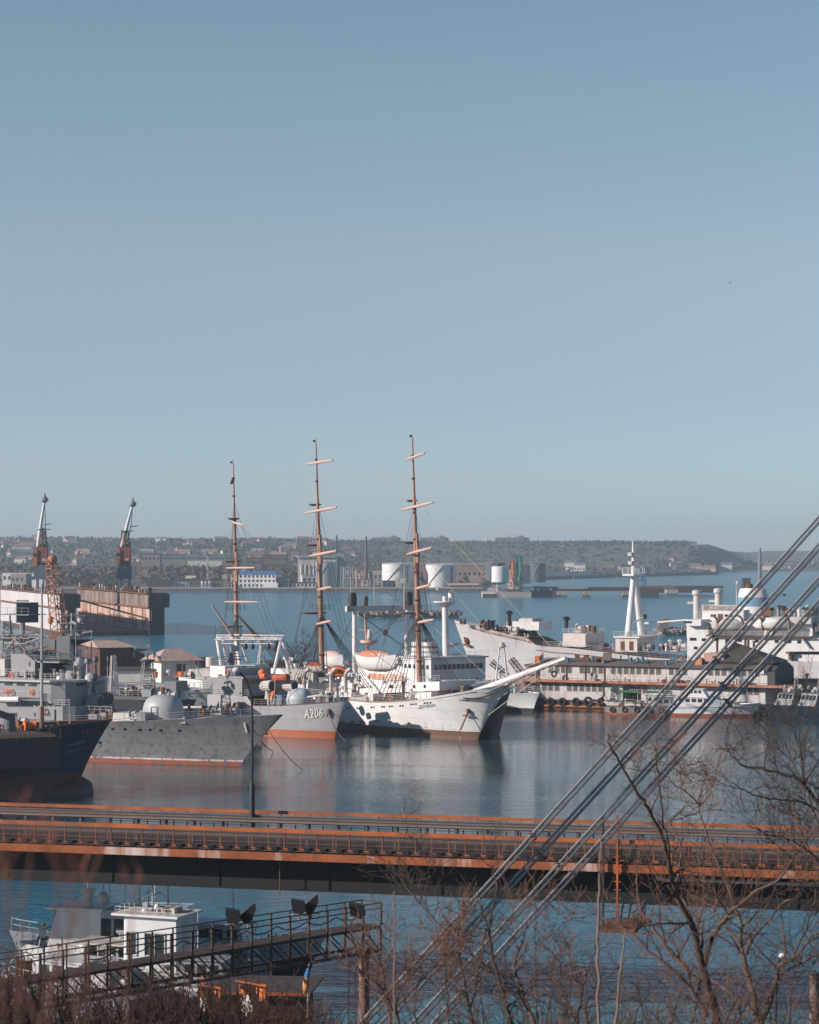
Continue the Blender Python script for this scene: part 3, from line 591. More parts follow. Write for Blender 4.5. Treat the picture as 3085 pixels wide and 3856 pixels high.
rm = V.part('radar_mast', MB().path([(ma.x, 0, 9), (ma.x, 0, ma.z), (mb_.x, 0, mb_.z)], [.8, .75, .5], 12), WHITE())
pz = V.q(1680, 2268, 0).z
V.part('radar_platform', MB().lathe((mb_.x, 0, pz), [(.6, -1.0), (2.3, 0), (2.3, .2)], 14), WHITE(), rm)
V.part('platform_railing', MB().rail([(mb_.x + 2.1 * math.cos(a), 2.1 * math.sin(a), pz + .2) for a in [k * 1.047 for k in range(7)]], 1, 2, 2, .03), OFFW(), rm)
V.part('radar_drum', MB().lathe((mb_.x, 1.6, pz + .2), [(.6, 0), (.6, 1.8), (.5, 2)], 10), WHITE(), rm); V.part('radar_scanner', MB().box((mb_.x, -1.2, pz + 2.6), (.4, 3.4, .35), .5), OFFW(), rm)
V.part('lower_scanner', MB().lathe((ma.x, 1.5, V.q(1690, 2430, 0).z), [(.2, -.5), (1.5, .2), (1.5, .35)], 10), OFFW(), rm)
V.part('mast_ladder', MB().beam((ma.x - .9, 0, 10), (mb_.x - .7, 0, pz), .25), OFFW(), rm)
bm = V.part('buff_mast', MB().path([V.q(1386, 2475, 0), V.q(1374, 2310, 0)], [.36, .22], 8), WOODM())
V.part('mast_platform', MB().lathe(tuple(V.q(1390, 2420, 0)), [(.4, -.6), (1.9, 0), (1.9, .5)], 10), M('pink_paint', (.62, .42, .36), .6, .2, .6), bm); V.part('mast_lamp_housing', MB().lathe(tuple(V.q(1392, 2418, 0)), [(.6, 0), (.5, 2), (.3, 2.6)], 8), OFFW(), bm)
V.part('yardarm', MB().beam(V.q(1352, 2372, 0), V.q(1400, 2372, 0), .15), WOODM(), bm)
g = random.Random(5)
clutter(V, 16, (x1 - 25, x1 - 10), (-5.5, 5.5), 7.9, g, [WHITE(), OFFW(), WHITE(), RUSTY()], 1, 'vlv'); clutter(V, 12, (x1 - 56, x1 - 28), (-6, 6), 5.8, g, [WHITE(), OFFW(), RUSTY()], 1.1); clutter(V, 8, (x1 + 3, -4), (-3.5, 3.5), 3.7, g, [OFFW(), RUSTY(), DGREY()], 1, 'wbv')
V.part('after_house', MB().bx(x1 - 56, x1 - 27, -6, 6, 3.3, 5.8), WHITE(), None, False)
V.part('orange_rail_screen', MB().bx(x1 - 20, x1 - 9, -7.12, -6.9, 5.1, 6.2), M('faded_orange', (.62, .27, .16), .7, .3, 1, dirt=(.75, .7, .66), amt=.5), None, False)
oboat('lifeboat', 'large white lifeboat with an orange and pale blue cover, slung beside a white kingpost', 0, 0, hung(V, 1413, 2524, -6.5), -52, 13.5, 3.4, 2.7, WHITE(), M('lifeboat_cover', (.58, .20, .10), .7, .3, .6, dirt=(.45, .55, .62), amt=.6, streak=False, dsc=.5))
oboat('lifeboat', 'pink topped lifeboat far aft on the passenger ship, right of the middle buff mast', 0, 0, hung(V, 1250, 2512, -5), -52, 8, 3, 2.2, WHITE(), M('pink_paint'))
# foremast lattice with platform on the foredeck
c = V.q(1890, 2545, 0); z0 = 3.9
lm = V.part('lattice_mast', MB().lattice((c.x, 0, z0), (c.x, 0, V.q(1890, 2440, 0).z), 2.6, .9, 5, .1), WHITE())
V.part('foredeck_house', MB().bx(c.x - 2, c.x + 2, -3, 3, 3.4, z0 + 1.2), WHITE(), None, False); V.part('house_railing', MB().rail([(c.x - 2, -3, z0 + 1.2), (c.x + 2, -3, z0 + 1.2), (c.x + 2, 3, z0 + 1.2)], 1, 1.2, 3, .035), OFFW())
V.part('mast_light', MB().lathe((c.x, 0, V.q(1890, 2440, 0).z), [(.3, 0), (.9, .2), (.4, 1.1)], 8), OFFW(), lm)
# ---------------- grey auxiliary ship with the pennant number ----------------
D2 = 391
A = T('naval_auxiliary', 'light grey naval ship with pennant number A206 on its bow and an orange boot stripe', 'warship', (WX(1262, D2), D2, 0), -44)
ha = Hull(78, 12, lambda t: (5.0 + 1.3 * ((t - .8) / .2) ** 1.5) if t > .8 else (6.5 if t < .785 else 6.5 - (t - .785) * 100), 2.4, .55, 2.4, .8, 2.4, .85, 1.2)
GH = M('grey_hull_paint', (.46, .13, .05), .5, .18, .3, dirt=(.30, .27, .27), amt=.2, bands=[(1.25, (.40, .39, .41))], dsc=1.0, plates=(6, 1.5))
hull = A.part('hull', ha.mesh(60, 10), GH); A.part('deck', ha.deck(-.02, .80, 1), M('red_brown_deck', (.16, .085, .065), .8, .3, .6)); A.part('upper_deck', ha.deck(-.02, 0, .785), GREY())
A.part('pennant_number', ha.write(A, 'A206', 1147, 2704, 1217, 2700, 33), M('worn_white_lettering', (.84, .82, .78), .6, .3, 1.2, dirt=(.46, .45, .46), amt=.5, streak=False), hull)
t, v = ha.locate(A, 1240, 2677); p, a, b, n = ha.frame(t, v)
A.part('anchor', MB().ball(tuple(p), .4, 8).beam(p + n * .3, p + n * .4 - b * .9, .25), RUSTY()); A.part('mooring_line', MB().path(sag(p + n * .4, w2l(A, (WX(1305, 384), 384, .1)), .8), .07, 4), RUSTY())
A.part('gunwale', MB().path(ha.edge(.8, 1, 12, -1, 0, .0), .09, 5), M('dark_brown_paint'), hull)
A.part('railing', MB().rail(ha.edge(.8, .99, 10, -1, 0, -.2), 1.05, 1.6, 3, .03), OFFW()); A.part('railing', MB().rail(ha.edge(.4, .785, 14, -1, 0, -.2), 1.05, 2, 3, .03), OFFW())
for px in (735, 745, 860, 960, 830): A.part('scuttle', ha.disc(A, px, 2668 if px < 900 else 2640, .2), glass(), hull)
xf = A.q(915, 2600, -5.0).x
z1 = A.q(915, 2556, -5.0).z
blk = A.part('superstructure', MB().bx(xf - 10, xf, -5.2, 5.2, 6.4, z1), GREY(), None, False)
for px, py in ((838, 2587), (862, 2588), (798, 2598), (852, 2612), (905, 2610)): A.win(px, py, 5, 6, -5.2, None, blk)
A.part('bridge_visor', MB().bx(xf - 6, xf + .5, -5.3, 5.3, z1, z1 + .35), GREY(), blk, False)
for i in range(8): A.part('bridge_window', MB().bx(xf + .01, xf + .06, -4.6 + 1.2 * i, -3.7 + 1.2 * i, z1 - 1.0, z1 - .3), glass(), blk, False)
A.part('bridge', MB().bx(xf - 7.5, xf - 2.5, -4.6, 3.5, z1, z1 + 1.6), GREY(), blk, False); A.part('white_cabin', MB().bx(xf - 8.4, xf - 4.6, -4.9, -1, z1 - .3, z1 + 1.9), WHITE(), None, False)
A.win(830, 2543, 14, 8, -4.95); A.part('door', MB().bx(xf - 3.6, xf - 2.8, -4.66, -4.58, z1, z1 + 1.5), DGREY(), None, False)
lp = A.q(855, 2533, -4.7); A.part('lifebuoy', MB().ring((lp.x, -4.75, lp.z), .45, .13), BUOY())
m0 = A.q(868, 2552, -1); mt = A.q(868, 2462, -1)
tm = A.part('tripod_mast', MB().path([m0, (m0.x, -1, mt.z)], [.9, .5], 10).cyl((m0.x - 3, -3, m0.z), (m0.x, -1, mt.z - 1), .25, .2, 6).cyl((m0.x - 3, 1, m0.z), (m0.x, -1, mt.z - 1), .25, .2, 6), DGREY())
for z, w in ((.45, 3.2), (.75, 2.2), (1, 1.4)): A.part('mast_platform', MB().bx(m0.x - w * .6, m0.x + w * .6, -1 - w * .7, -1 + w * .7, m0.z + (mt.z - m0.z) * z, m0.z + (mt.z - m0.z) * z + .15).rail([(m0.x - w * .6, -1 - w * .7, m0.z + (mt.z - m0.z) * z), (m0.x + w * .6, -1 - w * .7, m0.z + (mt.z - m0.z) * z)], 1, 1, 2, .03), DGREY(), tm)
A.part('radar_scanner', MB().box((m0.x + 1, -1, mt.z + .9), (.4, 3.2, 1.0), .4), GREY(), tm); A.part('yardarm', MB().beam((m0.x, -4.5, mt.z - .5), (m0.x, 2.5, mt.z - .5), .14), GREY(), tm); A.part('whip_aerial', MB().cyl((m0.x - 6, -3, m0.z), (m0.x - 6, -3, m0.z + 9), .06, .03, 5), GREY()); A.part('whip_aerial', MB().cyl((m0.x - 9, -4, m0.z), (m0.x - 9, -4, m0.z + 11), .06, .03, 5), GREY())
def bundle(th, name, px, py, L, rad, y0, mat, mat2):
    """launcher or raft cluster: ring of tubes on a pedestal"""
    p = th.q(px, py, y0); m = MB()
    for i in range(12):
        a = 2 * math.pi * i / 12; m.cyl(p + Vector((-L / 2, rad * .75 * math.cos(a), rad * .75 * math.sin(a))), p + Vector((L / 2, rad * .75 * math.cos(a), rad * .75 * math.sin(a) + .25)), rad * .27, None, 8)
    o = th.part(name, m, mat); th.part('muzzle_plate', MB().cyl(p + Vector((L / 2 - .05, 0, .1)), p + Vector((L / 2 + .06, 0, .1)), rad * .85, None, 12), mat2, o)
    th.part('pedestal', MB().lathe((p.x, p.y, p.z - rad - 1.2), [(rad * .6, 0), (rad * .45, .9), (rad * .5, 1.3)], 10).cyl(p - Vector((L * .3, 0, 0)), p + Vector((L * .3, 0, .1)), rad * .5, None, 8), mat, o); return o
bundle(A, 'rocket_launcher', 1008, 2585, 2.2, .85, -3.2, OFFW(), BLACK()); bundle(A, 'rocket_launcher', 1093, 2584, 2.2, .85, -1.2, OFFW(), BLACK())
bb = A.q(1014, 2655, -3.2); A.part('blue_housing', MB().bx(bb.x, bb.x + 3.0, -3.2, .2, 5.0, 6.9, .05, .05), M('dark_blue_housing', (.11, .15, .22), .5, .3, .6))
A.part('orange_tarpaulin', MB().add([(bb.x - .3, -3.4, 6.2), (bb.x + .8, -3.4, 5.9), (bb.x + 1.2, -3.2, 7.6), (bb.x + .9, -2.7, 8.1), (bb.x + .1, -2.9, 7.2), (bb.x + .3, -1.2, 7.5), (bb.x + 1.3, -1.2, 7.9)], [(0, 1, 2, 4), (2, 3, 4), (4, 3, 6, 5), (2, 6, 3), (0, 4, 5)]), ORANGE())
tp = A.q(1128, 2640, -.6)
tu = A.part('gun_turret', MB().lathe((tp.x, -.6, 5.2), [(2.1, 0), (2.2, 1.1), (1.8, 2.0), (.9, 2.7), (.1, 2.85)], 14, 1.15, 1), M('pale_blue_grey_paint', (.42, .47, .52), .5, .2, .6))
A.part('turret_cover', MB().ball((tp.x + 1.2, -.8, 6.8), 1.25, 12), M('blue_canvas', (.30, .38, .46), .8, .3, 1), tu); A.part('gun_barrel', MB().cyl((tp.x + 2, -1.0, 6.6), (tp.x + 6.5, -1.4, 7.2), .16, .12, 8), OFFW(), tu); A.part('turret_base', MB().lathe((tp.x, -.6, 4.8), [(2.2, 0), (2.2, .5)], 14), RUSTY(), tu)
gx = random.Random(21)
clutter(A, 16, (tp.x + 3, 0), (-1.2, 1.2), lambda x: 5.3 + max(0, (x + 10)) * .06, gx, [GREY(), OFFW(), RUSTY(), DGREY()], .9); clutter(A, 14, (xf + .8, tp.x), (-4.5, 4), 5.2, gx, [OFFW(), GREY(), RUSTY()], 1)
A.part('orange_raft', MB().path([A.q(1032, 2553, -3), A.q(1085, 2551, -3)], [.6, .6], 8), M('orange_canvas')); A.part('orange_float', MB().path([A.q(985, 2548, -3), A.q(1002, 2546, -3)], [.5, .5], 8), ORANGE()); A.part('orange_float', MB().ball(tuple(A.q(990, 2535, -2)), .8, 8), ORANGE())
A.part('jackstaff', MB().cyl(A.q(1293, 2648, 0), A.q(1296, 2600, 0), .06, .04, 5), GREY()); A.part('light_mast', MB().cyl(A.q(1033, 2650, -4.8), A.q(1038, 2520, -4.8), .09, .05, 6), OFFW())
# ---------------- white gantry vessel behind ----------------
D3 = 432
G = T('gantry_vessel', 'white working vessel with a trussed gantry on A-frame legs, behind the grey naval ship', 'ship', (WX(1120, D3), D3, 0), -22)
hg = Hull(32, 9, lambda t: 4.6 + .8 * max(0, (t - .7) / .3), 2, .5); G.part('hull', hg.mesh(24, 8), M('vessel_hull_paint', (.2, .08, .05), .5, .2, .4, bands=[(.8, (.6, .6, .6))])); G.part('deck', hg.deck(-.1), RUSTY())
def leg(th, name, p0, p1, y0, y1, r, mat, par=None): a, b = th.q(*p0, y0), th.q(*p1, y1); return th.part(name, MB().path([a, b], [r, r * .85], 8), mat, par)
lw = G.part('gantry_beam', MB().lattice(G.q(815, 2407, 0), G.q(1068, 2408, 0), 1.1, 1.1, 12, .09).beam(G.q(815, 2400, 0), G.q(1062, 2403, 0), .45, .3), WHITE())
for p0, p1, y0, y1 in (((838, 2540), (818, 2412), -3.5, 0), ((870, 2540), (838, 2412), 3.5, 0), ((905, 2520), (888, 2410), -3, 0), ((945, 2520), (905, 2410), 3, 0), ((1030, 2540), (1056, 2420), -3.5, 0), ((1090, 2540), (1066, 2420), 0, 0), ((1118, 2548), (1072, 2440), 3.5, 0)): leg(G, 'gantry_leg', p0, p1, y0, y1, .33, WHITE(), lw)
for px in (926, 952, 1012, 1043): q = G.q(px, 2424, 0); G.part('hanging_block', MB().cyl(q + Vector((0, 0, .8)), q - Vector((0, 0, .2)), .1, .1, 5).ball((q.x, q.y, q.z - .5), .42 if px < 1040 else .8, 8, 1.3), BLACK(), lw)
G.part('leg_brace', MB().beam(G.q(1068, 2478, 0), G.q(1105, 2482, 0), .5), WHITE(), lw)
for x0, x1, y0, y1, n, m_ in ((880, 960, 2502, 2545, 'wheelhouse', M('pale_teal_paint', (.36, .46, .47), .5, .2, .6)), (710, 840, 2520, 2560, 'deckhouse', OFFW()), (1100, 1180, 2520, 2570, 'deckhouse', OFFW())): G.block(n, x0, y0, x1, y1, -3, 3, m_)
for px in (890, 905, 920, 935, 950): G.win(px, 2513, 9, 9, -3)
dq = G.q(795, 2510, -1); G.part('funnel', MB().lathe((dq.x, -1, dq.z), [(.95, 0), (.95, 1.7), (.8, 1.75)], 14), M('two_tone_funnel', (.55, .52, .5), .5, .2, .6))
G.part('pink_awning', MB().beam(G.q(778, 2518, -3), G.q(850, 2522, -3), 2.5, .25), M('pink_paint'))
tw = G.q(985, 2545, 0); G.part('light_tower', MB().lattice((tw.x, 0, tw.z), (tw.x, 0, G.q(985, 2430, 0).z), 1.8, .4, 6, .08), OFFW())
for px in (812, 833, 721): G.part('whip_aerial', MB().cyl(G.q(px, 2410 if px > 800 else 2520, 0), G.q(px - 2, 2340 if px > 800 else 2480, 0), .06, .04, 5), M('dark_brown_paint'))
gx = random.Random(8); clutter(G, 22, (-31, -3), (-3.8, 3.5), 7.4, gx, [OFFW(), WHITE(), RUSTY(), ORANGE()], .9)
clutter(G, 14, (-2, 8), (-3.8, 3.5), 7.2, gx, [OFFW(), WHITE(), RUSTY(), GREY()], 1, 'vlv')
# ---------------- small white vessel, bow showing ----------------
B_ = T('motor_vessel', 'small white vessel with only its raised bow and railings showing between two grey warships', 'boat', (WX(765, 405), 405, 0), -18)
hb = Hull(34, 7, lambda t: 6.4 + 1.2 * max(0, (t - .6) / .4), 2.6, .45); B_.part('hull', hb.mesh(24, 8), WHITE()); B_.part('deck', hb.deck(-.6), OFFW())
B_.part('railing', MB().rail(hb.edge(.5, .99, 9, -1), 1.1, 1.4, 3, .04), OFFW()); B_.part('railing', MB().rail(hb.edge(.5, .99, 9, 1), 1.1, 1.4, 3, .04), OFFW()); B_.part('crane_post', MB().cyl(B_.q(758, 2550, 0), B_.q(738, 2505, 0), .14, .08, 6), OFFW())
clutter(B_, 9, (-14, -2), (-2, 2), 6.4, gx, [OFFW(), RUSTY(), WHITE()], .8); B_.part('wheelhouse', MB().bx(-27, -17, -3, 3, 6, 9, .2, .2), WHITE())
# ---------------- big grey frigate ----------------
D4 = 341
Fr = T('frigate', 'grey frigate with flared bow, domed gun turret and red boot line, crew on deck', 'warship', (WX(905, D4), D4, 0), -28)
hf = Hull(100, 13.5, lambda t: 4.4 + 3.2 * max(0, (t - .35) / .65) ** 1.6, 7.2, .52, 2.2, .75, 1.6, 1.0, 2.3, rk=1.15)
FH = M('flared_hull_grey', (.40, .105, .045), .5, .3, .35, dirt=(.11, .10, .10), amt=.5, streak=False, dsc=1.3, plates=(6, 1.5), bands=[(.62, (.72, .68, .68)), (.86, (.23, .23, .24))])
hull = Fr.part('hull', hf.mesh(60, 14), FH); Fr.part('deck', hf.deck(-.02), M('light_grey_deck', (.48, .47, .49), .7, .15, .5))
for px, py in ((424, 2744), (470, 2745), (527, 2747), (565, 2747), (606, 2749), (676, 2750), (376, 2796)): Fr.part('porthole', hf.disc(Fr, px, py, .24), glass(), hull)
q0, _, _, n0 = hf.frame(*hf.locate(Fr, 921, 2722)); q1, _, _, _ = hf.frame(*hf.locate(Fr, 930, 2757)); Fr.part('hawse_plate', MB().beam(q0 + n0 * .05, q1 + n0 * .05, .3, .1), OFFW(), hull)
for a, bpx in (((955, 2745), (1030, 2830)), ((1010, 2745), (1140, 2900))): Fr.part('mooring_line', MB().path(sag(qY(Fr, *a, 335), w2l(Fr, (WX(bpx[0], DY(bpx[1])), DY(bpx[1]), .05)), .6), .06, 4), RUSTY())
Fr.part('railing', MB().rail(hf.edge(.3, .985, 30, -1, 0, -.25), 1.0, 1.9, 3, .028), GREY()); Fr.part('railing', MB().rail(hf.edge(.5, .985, 20, 1, 0, -.25), 1.0, 1.9, 3, .028), GREY())
zf = lambda x: hf.zd(1 + x / hf.L) if x < 0 else 7.2
tq = Fr.q(616, 2720, 0); zt = zf(tq.x) - .5
tur = Fr.part('gun_turret', MB().lathe((tq.x, 0, zt), [(2.7, 0), (2.75, 1.6), (2.6, 2.4), (2.2, 3.1), (1.4, 3.6), (.1, 3.75)], 20, 1.15, .95), M('turret_grey', (.42, .43, .45), .5, .15, .6))
Fr.part('gun_barrel', MB().cyl((tq.x + 2.4, 0, zt + 1.9), (tq.x + 8.6, 0, zt + 2.2), .2, .14, 8), OFFW(), tur); Fr.part('turret_hatch', MB().rail([(tq.x - .4, -2.62, zt + .5), (tq.x + .6, -2.62, zt + .5)], 1.6, 1, 2, .05), DGREY(), tur); Fr.part('turret_ring', MB().lathe((tq.x, 0, zt - .05), [(3.3, 0), (3.3, .35), (2.8, .36)], 20), GREY(), tur)
xb = Fr.q(505, 2725, -5).x
Fr.part('deckhouse', MB().bx(xb, xb + 1.5, -4.4, 2, zt - .4, zt + 1.3), GREY(), None, False); Fr.part('deckhouse', MB().bx(xb - 4.5, xb - .6, -4, 4, zt - .4, zt + 1.1, .1, .1), OFFW(), None, False)
Fr.part('breakwater', MB().vprism([(tq.x + 4.0, zt - .1), (tq.x + 6.2, zt - .1), (tq.x + 6.0, zt + .9)], -3.6, 4.6), GREY())
bundle(Fr, 'rocket_launcher', 358, 2642, 2.0, .95, -1, GREY(), BLACK()); bundle(Fr, 'rocket_launcher', 395, 2634, 2.0, .9, 3, GREY(), BLACK())
pl = Fr.q(365, 2682, -2.5); Fr.part('launcher_platform', MB().bx(pl.x - 3, pl.x + 3, -3, 5, zt - .6, pl.z), GREY(), None, False); Fr.part('platform_rail', MB().rail([(pl.x - 3, -3, pl.z), (pl.x + 3, -3, pl.z)], .9, 1, 2, .03), OFFW())
xc = Fr.q(268, 2700, -6.0).x; zz = lambda py: Fr.q(268, py, -6).z
Fr.part('superstructure', MB().prism([(xc - 60, -6), (xc - 1.5, -6), (xc, -5), (xc, 5), (xc - 1.5, 6), (xc - 60, 6)], 4.5, zz(2662)), GREY(), None, False)
bd = Fr.part('bridge', MB().prism([(xc - 13, -6), (xc - 3.6, -6), (xc - 1.6, -5.2), (xc - 1.0, -3.5), (xc - 1.0, 3.5), (xc - 1.6, 5.2), (xc - 3.6, 6), (xc - 13, 6)], zz(2662), zz(2572)), GREY(), None, False)
Fr.part('bridge_roof', MB().prism([(xc - 16, -6.6), (xc - 3.4, -6.6), (xc - .4, -4), (xc - .4, 4), (xc - 3.4, 6.6), (xc - 16, 6.6)], zz(2572), zz(2564)), M('light_grey_deck'), bd, False)
for i in range(7): Fr.part('bridge_window', MB().bx(xc - 1.02, xc - .95, -3.3 + .98 * i, -2.6 + .98 * i, zz(2588), zz(2577)), glass(), bd, False)
for k in range(3): Fr.part('bridge_window', MB().bx(xc - 12 + 2.2 * k, xc - 10.6 + 2.2 * k, -6.06, -5.97, zz(2588), zz(2577)), glass(), bd, False)
Fr.part('bridge_wing_door', MB().bx(xc - 5.4, xc - 4.4, -6.06, -5.97, zz(2662), zz(2615)), DGREY(), bd, False)
dr = Fr.q(285, 2566, 0); dy = Fr.part('director_drum', MB().lathe((dr.x, 0, zz(2566)), [(1.5, 0), (1.5, 1.8), (1.9, 1.85), (1.9, 2.1)], 16), GREY()); Fr.part('fire_control_radar', MB().ball((dr.x, 0, zz(2566) + 2.6), 1.0, 10).cyl((dr.x - .6, -.6, zz(2566) + 2.2), (dr.x - .6, -.6, zz(2566) + 4.8), .5, .4, 8).cyl((dr.x + .3, .5, zz(2566) + 2.2), (dr.x + .3, .5, zz(2566) + 4.4), .5, .4, 8), OFFW(), dy)
q = Fr.q(225, 2560, -4); Fr.part('radome', MB().ball((q.x, -4, zz(2562)), .55, 12), WHITE())
# aft blocks and masts at the left
def fb(name, x0, y0, x1, y1, a, b, m_=None): return Fr.block(name, x0, y0, x1, y1, a, b, m_ or GREY())
fb('aft_house', -140, 2590, 150, 2630, -6.3, 5); fb('aft_house', -140, 2545, 130, 2592, -5.0, 4); o = Fr.prof('funnel_block', [(42, 2546), (42, 2462), (95, 2462), (132, 2490), (132, 2546)], -3.8, 3.8, GREY()); fb('funnel_block', -140, 2478, 18, 2546, -4, 4, OFFW())
fb('overhang_deck', -140, 2628, 155, 2640, -7.0, 6); fb('light_deckhouse', 45, 2665, 205, 2712, -6.2, 5)
for px, py in ((44, 2546), (26, 2607), (41, 2607), (163, 2677)): lifebuoy(Fr, px, py, -6.5)
p = Fr.q(120, 2607, -6.4); Fr.part('emblem', MB().ring((p.x, -6.42, p.z), .42, .1).beam((p.x - .4, -6.42, p.z), (p.x + .4, -6.42, p.z), .14).beam((p.x, -6.42, p.z - .4), (p.x, -6.42, p.z + .4), .14), BUOY())
for px, py in ((110, 2500), (18, 2572), (60, 2690), (130, 2690), (185, 2690)): Fr.win(px, py, 6, 14, -3.85 if py == 2500 else -5.05 if py == 2572 else -6.25, DGREY())
for i in range(12): q = Fr.q(-4 + i * 7, 2633, -6.9); Fr.part('raft_canister', MB().cyl((q.x - .25, -7.2, q.z), (q.x + .25, -7.2, q.z), .42, None, 8), WHITE())
lm = Fr.part('lattice_mast', MB().lattice(Fr.q(32, 2540, 0), Fr.q(25, 2340, 0), 2.2, 1.3, 9, .1), GREY())
Fr.part('mast_yard', MB().lattice(Fr.q(-30, 2402, 0), Fr.q(160, 2400, 0), .8, .5, 9, .09).beam(Fr.q(-10, 2418, -1), Fr.q(90, 2424, -1), .2).beam(Fr.q(90, 2424, -1), Fr.q(150, 2402, -1), .2), GREY(), lm)
Fr.part('air_search_radar', MB().lattice(Fr.q(50, 2450, -2), Fr.q(150, 2430, 2), 3.2, 2.8, 5, .1), M('pink_paint'), lm); Fr.part('aerial', MB().cyl(Fr.q(40, 2400, 0), Fr.q(38, 2310, 0), .2, .1, 6), GREY(), lm)
for i, (px, py, r) in enumerate(((135, 2500, .9), (188, 2530, .8), (180, 2505, .7), (205, 2545, .8), (340, 2552, .8), (355, 2545, .6), (240, 2535, .7), (298, 2490, .7), (360, 2480, .45), (330, 2486, .45), (210, 2650, .9), (195, 2640, .6))):
    q = Fr.q(px, py, -1); Fr.part('sensor_pod', MB().lathe((q.x, q.y, q.z - r * 2.2), [(r * .5, -1.2), (r * .4, r), (r, r * 1.5), (r * .9, r * 2.6), (r * .2, r * 3.1)], 10), [GREY(), OFFW(), DGREY()][i % 3])
tw = Fr.q(205, 2560, 1); tz = Fr.q(205, 2490, 1).z
tower = Fr.part('mast_tower', MB().bx(tw.x - 2.6, tw.x + 1.6, -2, 4, zz(2564), tz, .5, .5), DGREY(), None, False); Fr.part('tower_platform', MB().bx(tw.x - 4.5, tw.x + 4.2, -3.6, 5, tz, tz + .2).rail([(tw.x - 4.5, -3.6, tz), (tw.x + 4.2, -3.6, tz)], 1, 1.4, 3, .03), GREY(), tower, False)
q = Fr.q(285, 2430, 2); mz = Fr.part('radar_mast', MB().cyl((q.x, 2, zz(2560)), (q.x, 2, q.z), .45, .3, 8), GREY()); Fr.part('radar_dish', MB().lathe((q.x, 2, q.z), [(.3, 0), (2.6, .8), (2.7, .9)], 14).beam((q.x - 1.5, 2, q.z + 1.4), (q.x + 3.2, 2, q.z + 2.2), .3), DGREY(), mz); Fr.part('radar_feed', MB().beam((q.x, 1, q.z + .8), (q.x + .6, 1.5, q.z + 3.2), .35).beam((q.x + .6, 1.5, q.z + 3.2), (q.x - .8, 2, q.z + 3.6), .3), GREY(), mz)
q2 = Fr.q(277, 2310, 3); Fr.part('pole_mast', MB().lattice((q2.x, 3, zz(2560)), (q2.x, 3, q2.z), 1.2, .6, 10, .07), GREY())
for k in range(5): z = zz(2440) + k * 1.1; Fr.part('aerial_array', MB().beam((q2.x - 1.6, 2.2, z), (q2.x + 1.6, 3.8, z), .12).ball((q2.x + (1.2 if k % 2 else -1.1), 3, z + .4), .42, 7), OFFW() if k % 2 else GREY())
q = Fr.q(187, 2425, -1); Fr.part('radar_box', MB().box((q.x, -1, q.z), (2.3, 3, 1.4), .4).box((q.x + 2.4, -.4, q.z - .4), (2.0, 2.6, 3.2), .4), GREY())
for px, y0, y1 in ((262, 2560, 2430), (325, 2560, 2436), (405, 2545, 2470), (430, 2560, 2465)): Fr.part('whip_aerial', MB().cyl(Fr.q(px, y0, 0), Fr.q(px, y1, 0), .07, .04, 5), OFFW())
gx = random.Random(4); bsx = tq.x + 7
clutter(Fr, 26, (bsx, -1), (-2.6, 2.6), lambda x: zf(x) - .02, gx, [DGREY(), BLACK(), GREY(), RUSTY(), DGREY()], .9, 'wbvw'); clutter(Fr, 14, (xc + 1, xb), (-4.6, 3), lambda x: zf(x), gx, [GREY(), OFFW(), RUSTY(), DGREY()], .9); clutter(Fr, 18, (xc - 40, xc - 4), (-5.8, -4.6), zz(2660), gx, [GREY(), DGREY(), OFFW()], .9); clutter(Fr, 20, (xc - 14, xc - 2), (-5, 5), zz(2564), gx, [GREY(), DGREY(), OFFW()], .8, 'vlv')
rp = Fr.q(85, 2440, 1); ra = Fr.part('radar_pole', MB().cyl((rp.x, 1, rp.z - 3), (rp.x, 1, Fr.q(85, 2268, 1).z), .45, .4, 8), GREY())
pa, pb = Fr.q(76, 2268, 0), Fr.q(130, 2345, 0); Fr.part('radar_panel', MB().box(((pa.x + pb.x) / 2, 0, (pa.z + pb.z) / 2), (abs(pb.x - pa.x) * 1.25, .5, abs(pa.z - pb.z)), .95).beam((rp.x - 1, 1, pa.z + .2), (rp.x + 1.8, 0, pa.z + .2), .25), DGREY(), ra)
for z in (-6, -2.5, 1): Fr.part('mast_platform', MB().bx(rp.x - 3.5, rp.x + 3, -1.5, 3, rp.z + z + 4, rp.z + z + 4.12).rail([(rp.x - 3.5, -1.5, rp.z + z + 4.1), (rp.x + 3, -1.5, rp.z + z + 4.1)], 1, 1.2, 2, .03), GREY(), ra)
ga = random.Random(91)
for k in range(22): px = ga.uniform(-20, 420); y0_ = ga.choice([2560, 2545, 2625, 2500]); Fr.part('whip_aerial', MB().cyl(Fr.q(px, y0_, ga.uniform(-4, 4)), Fr.q(px + ga.uniform(-6, 6), y0_ - ga.uniform(50, 130), ga.uniform(-4, 4)), .06, .035, 4), [OFFW(), GREY(), DGREY()][k % 3])
for yy, py, x0, x1 in ((-6.6, 2564, 150, 255), (-6.9, 2628, -20, 155), (-5.1, 2545, -20, 130), (-4.1, 2478, -20, 18), (-6.1, 2662, 205, 262)): Fr.part('deck_railing', MB().rail([Fr.q(x0, py, yy), Fr.q(x1, py, yy)], 1.0, 1.1, 3, .035), OFFW())
for k in range(9): q = Fr.q(60 + 17 * k, 2652, -6.3); Fr.part('porthole', MB().cyl((q.x, -6.34, q.z), (q.x, -6.2, q.z), .2, None, 8), glass())
clutter(Fr, 26, (xc - 44, xc - 14), (-4.5, 4), Fr.q(60, 2545, -5).z, ga, [GREY(), DGREY(), OFFW(), DGREY()], 1.0, 'vlv'); clutter(Fr, 18, (xc - 30, xc - 6), (-6.4, -5.6), zf(xc - 20) + .02, ga, [DGREY(), GREY(), RUSTY(), OFFW()], .9)
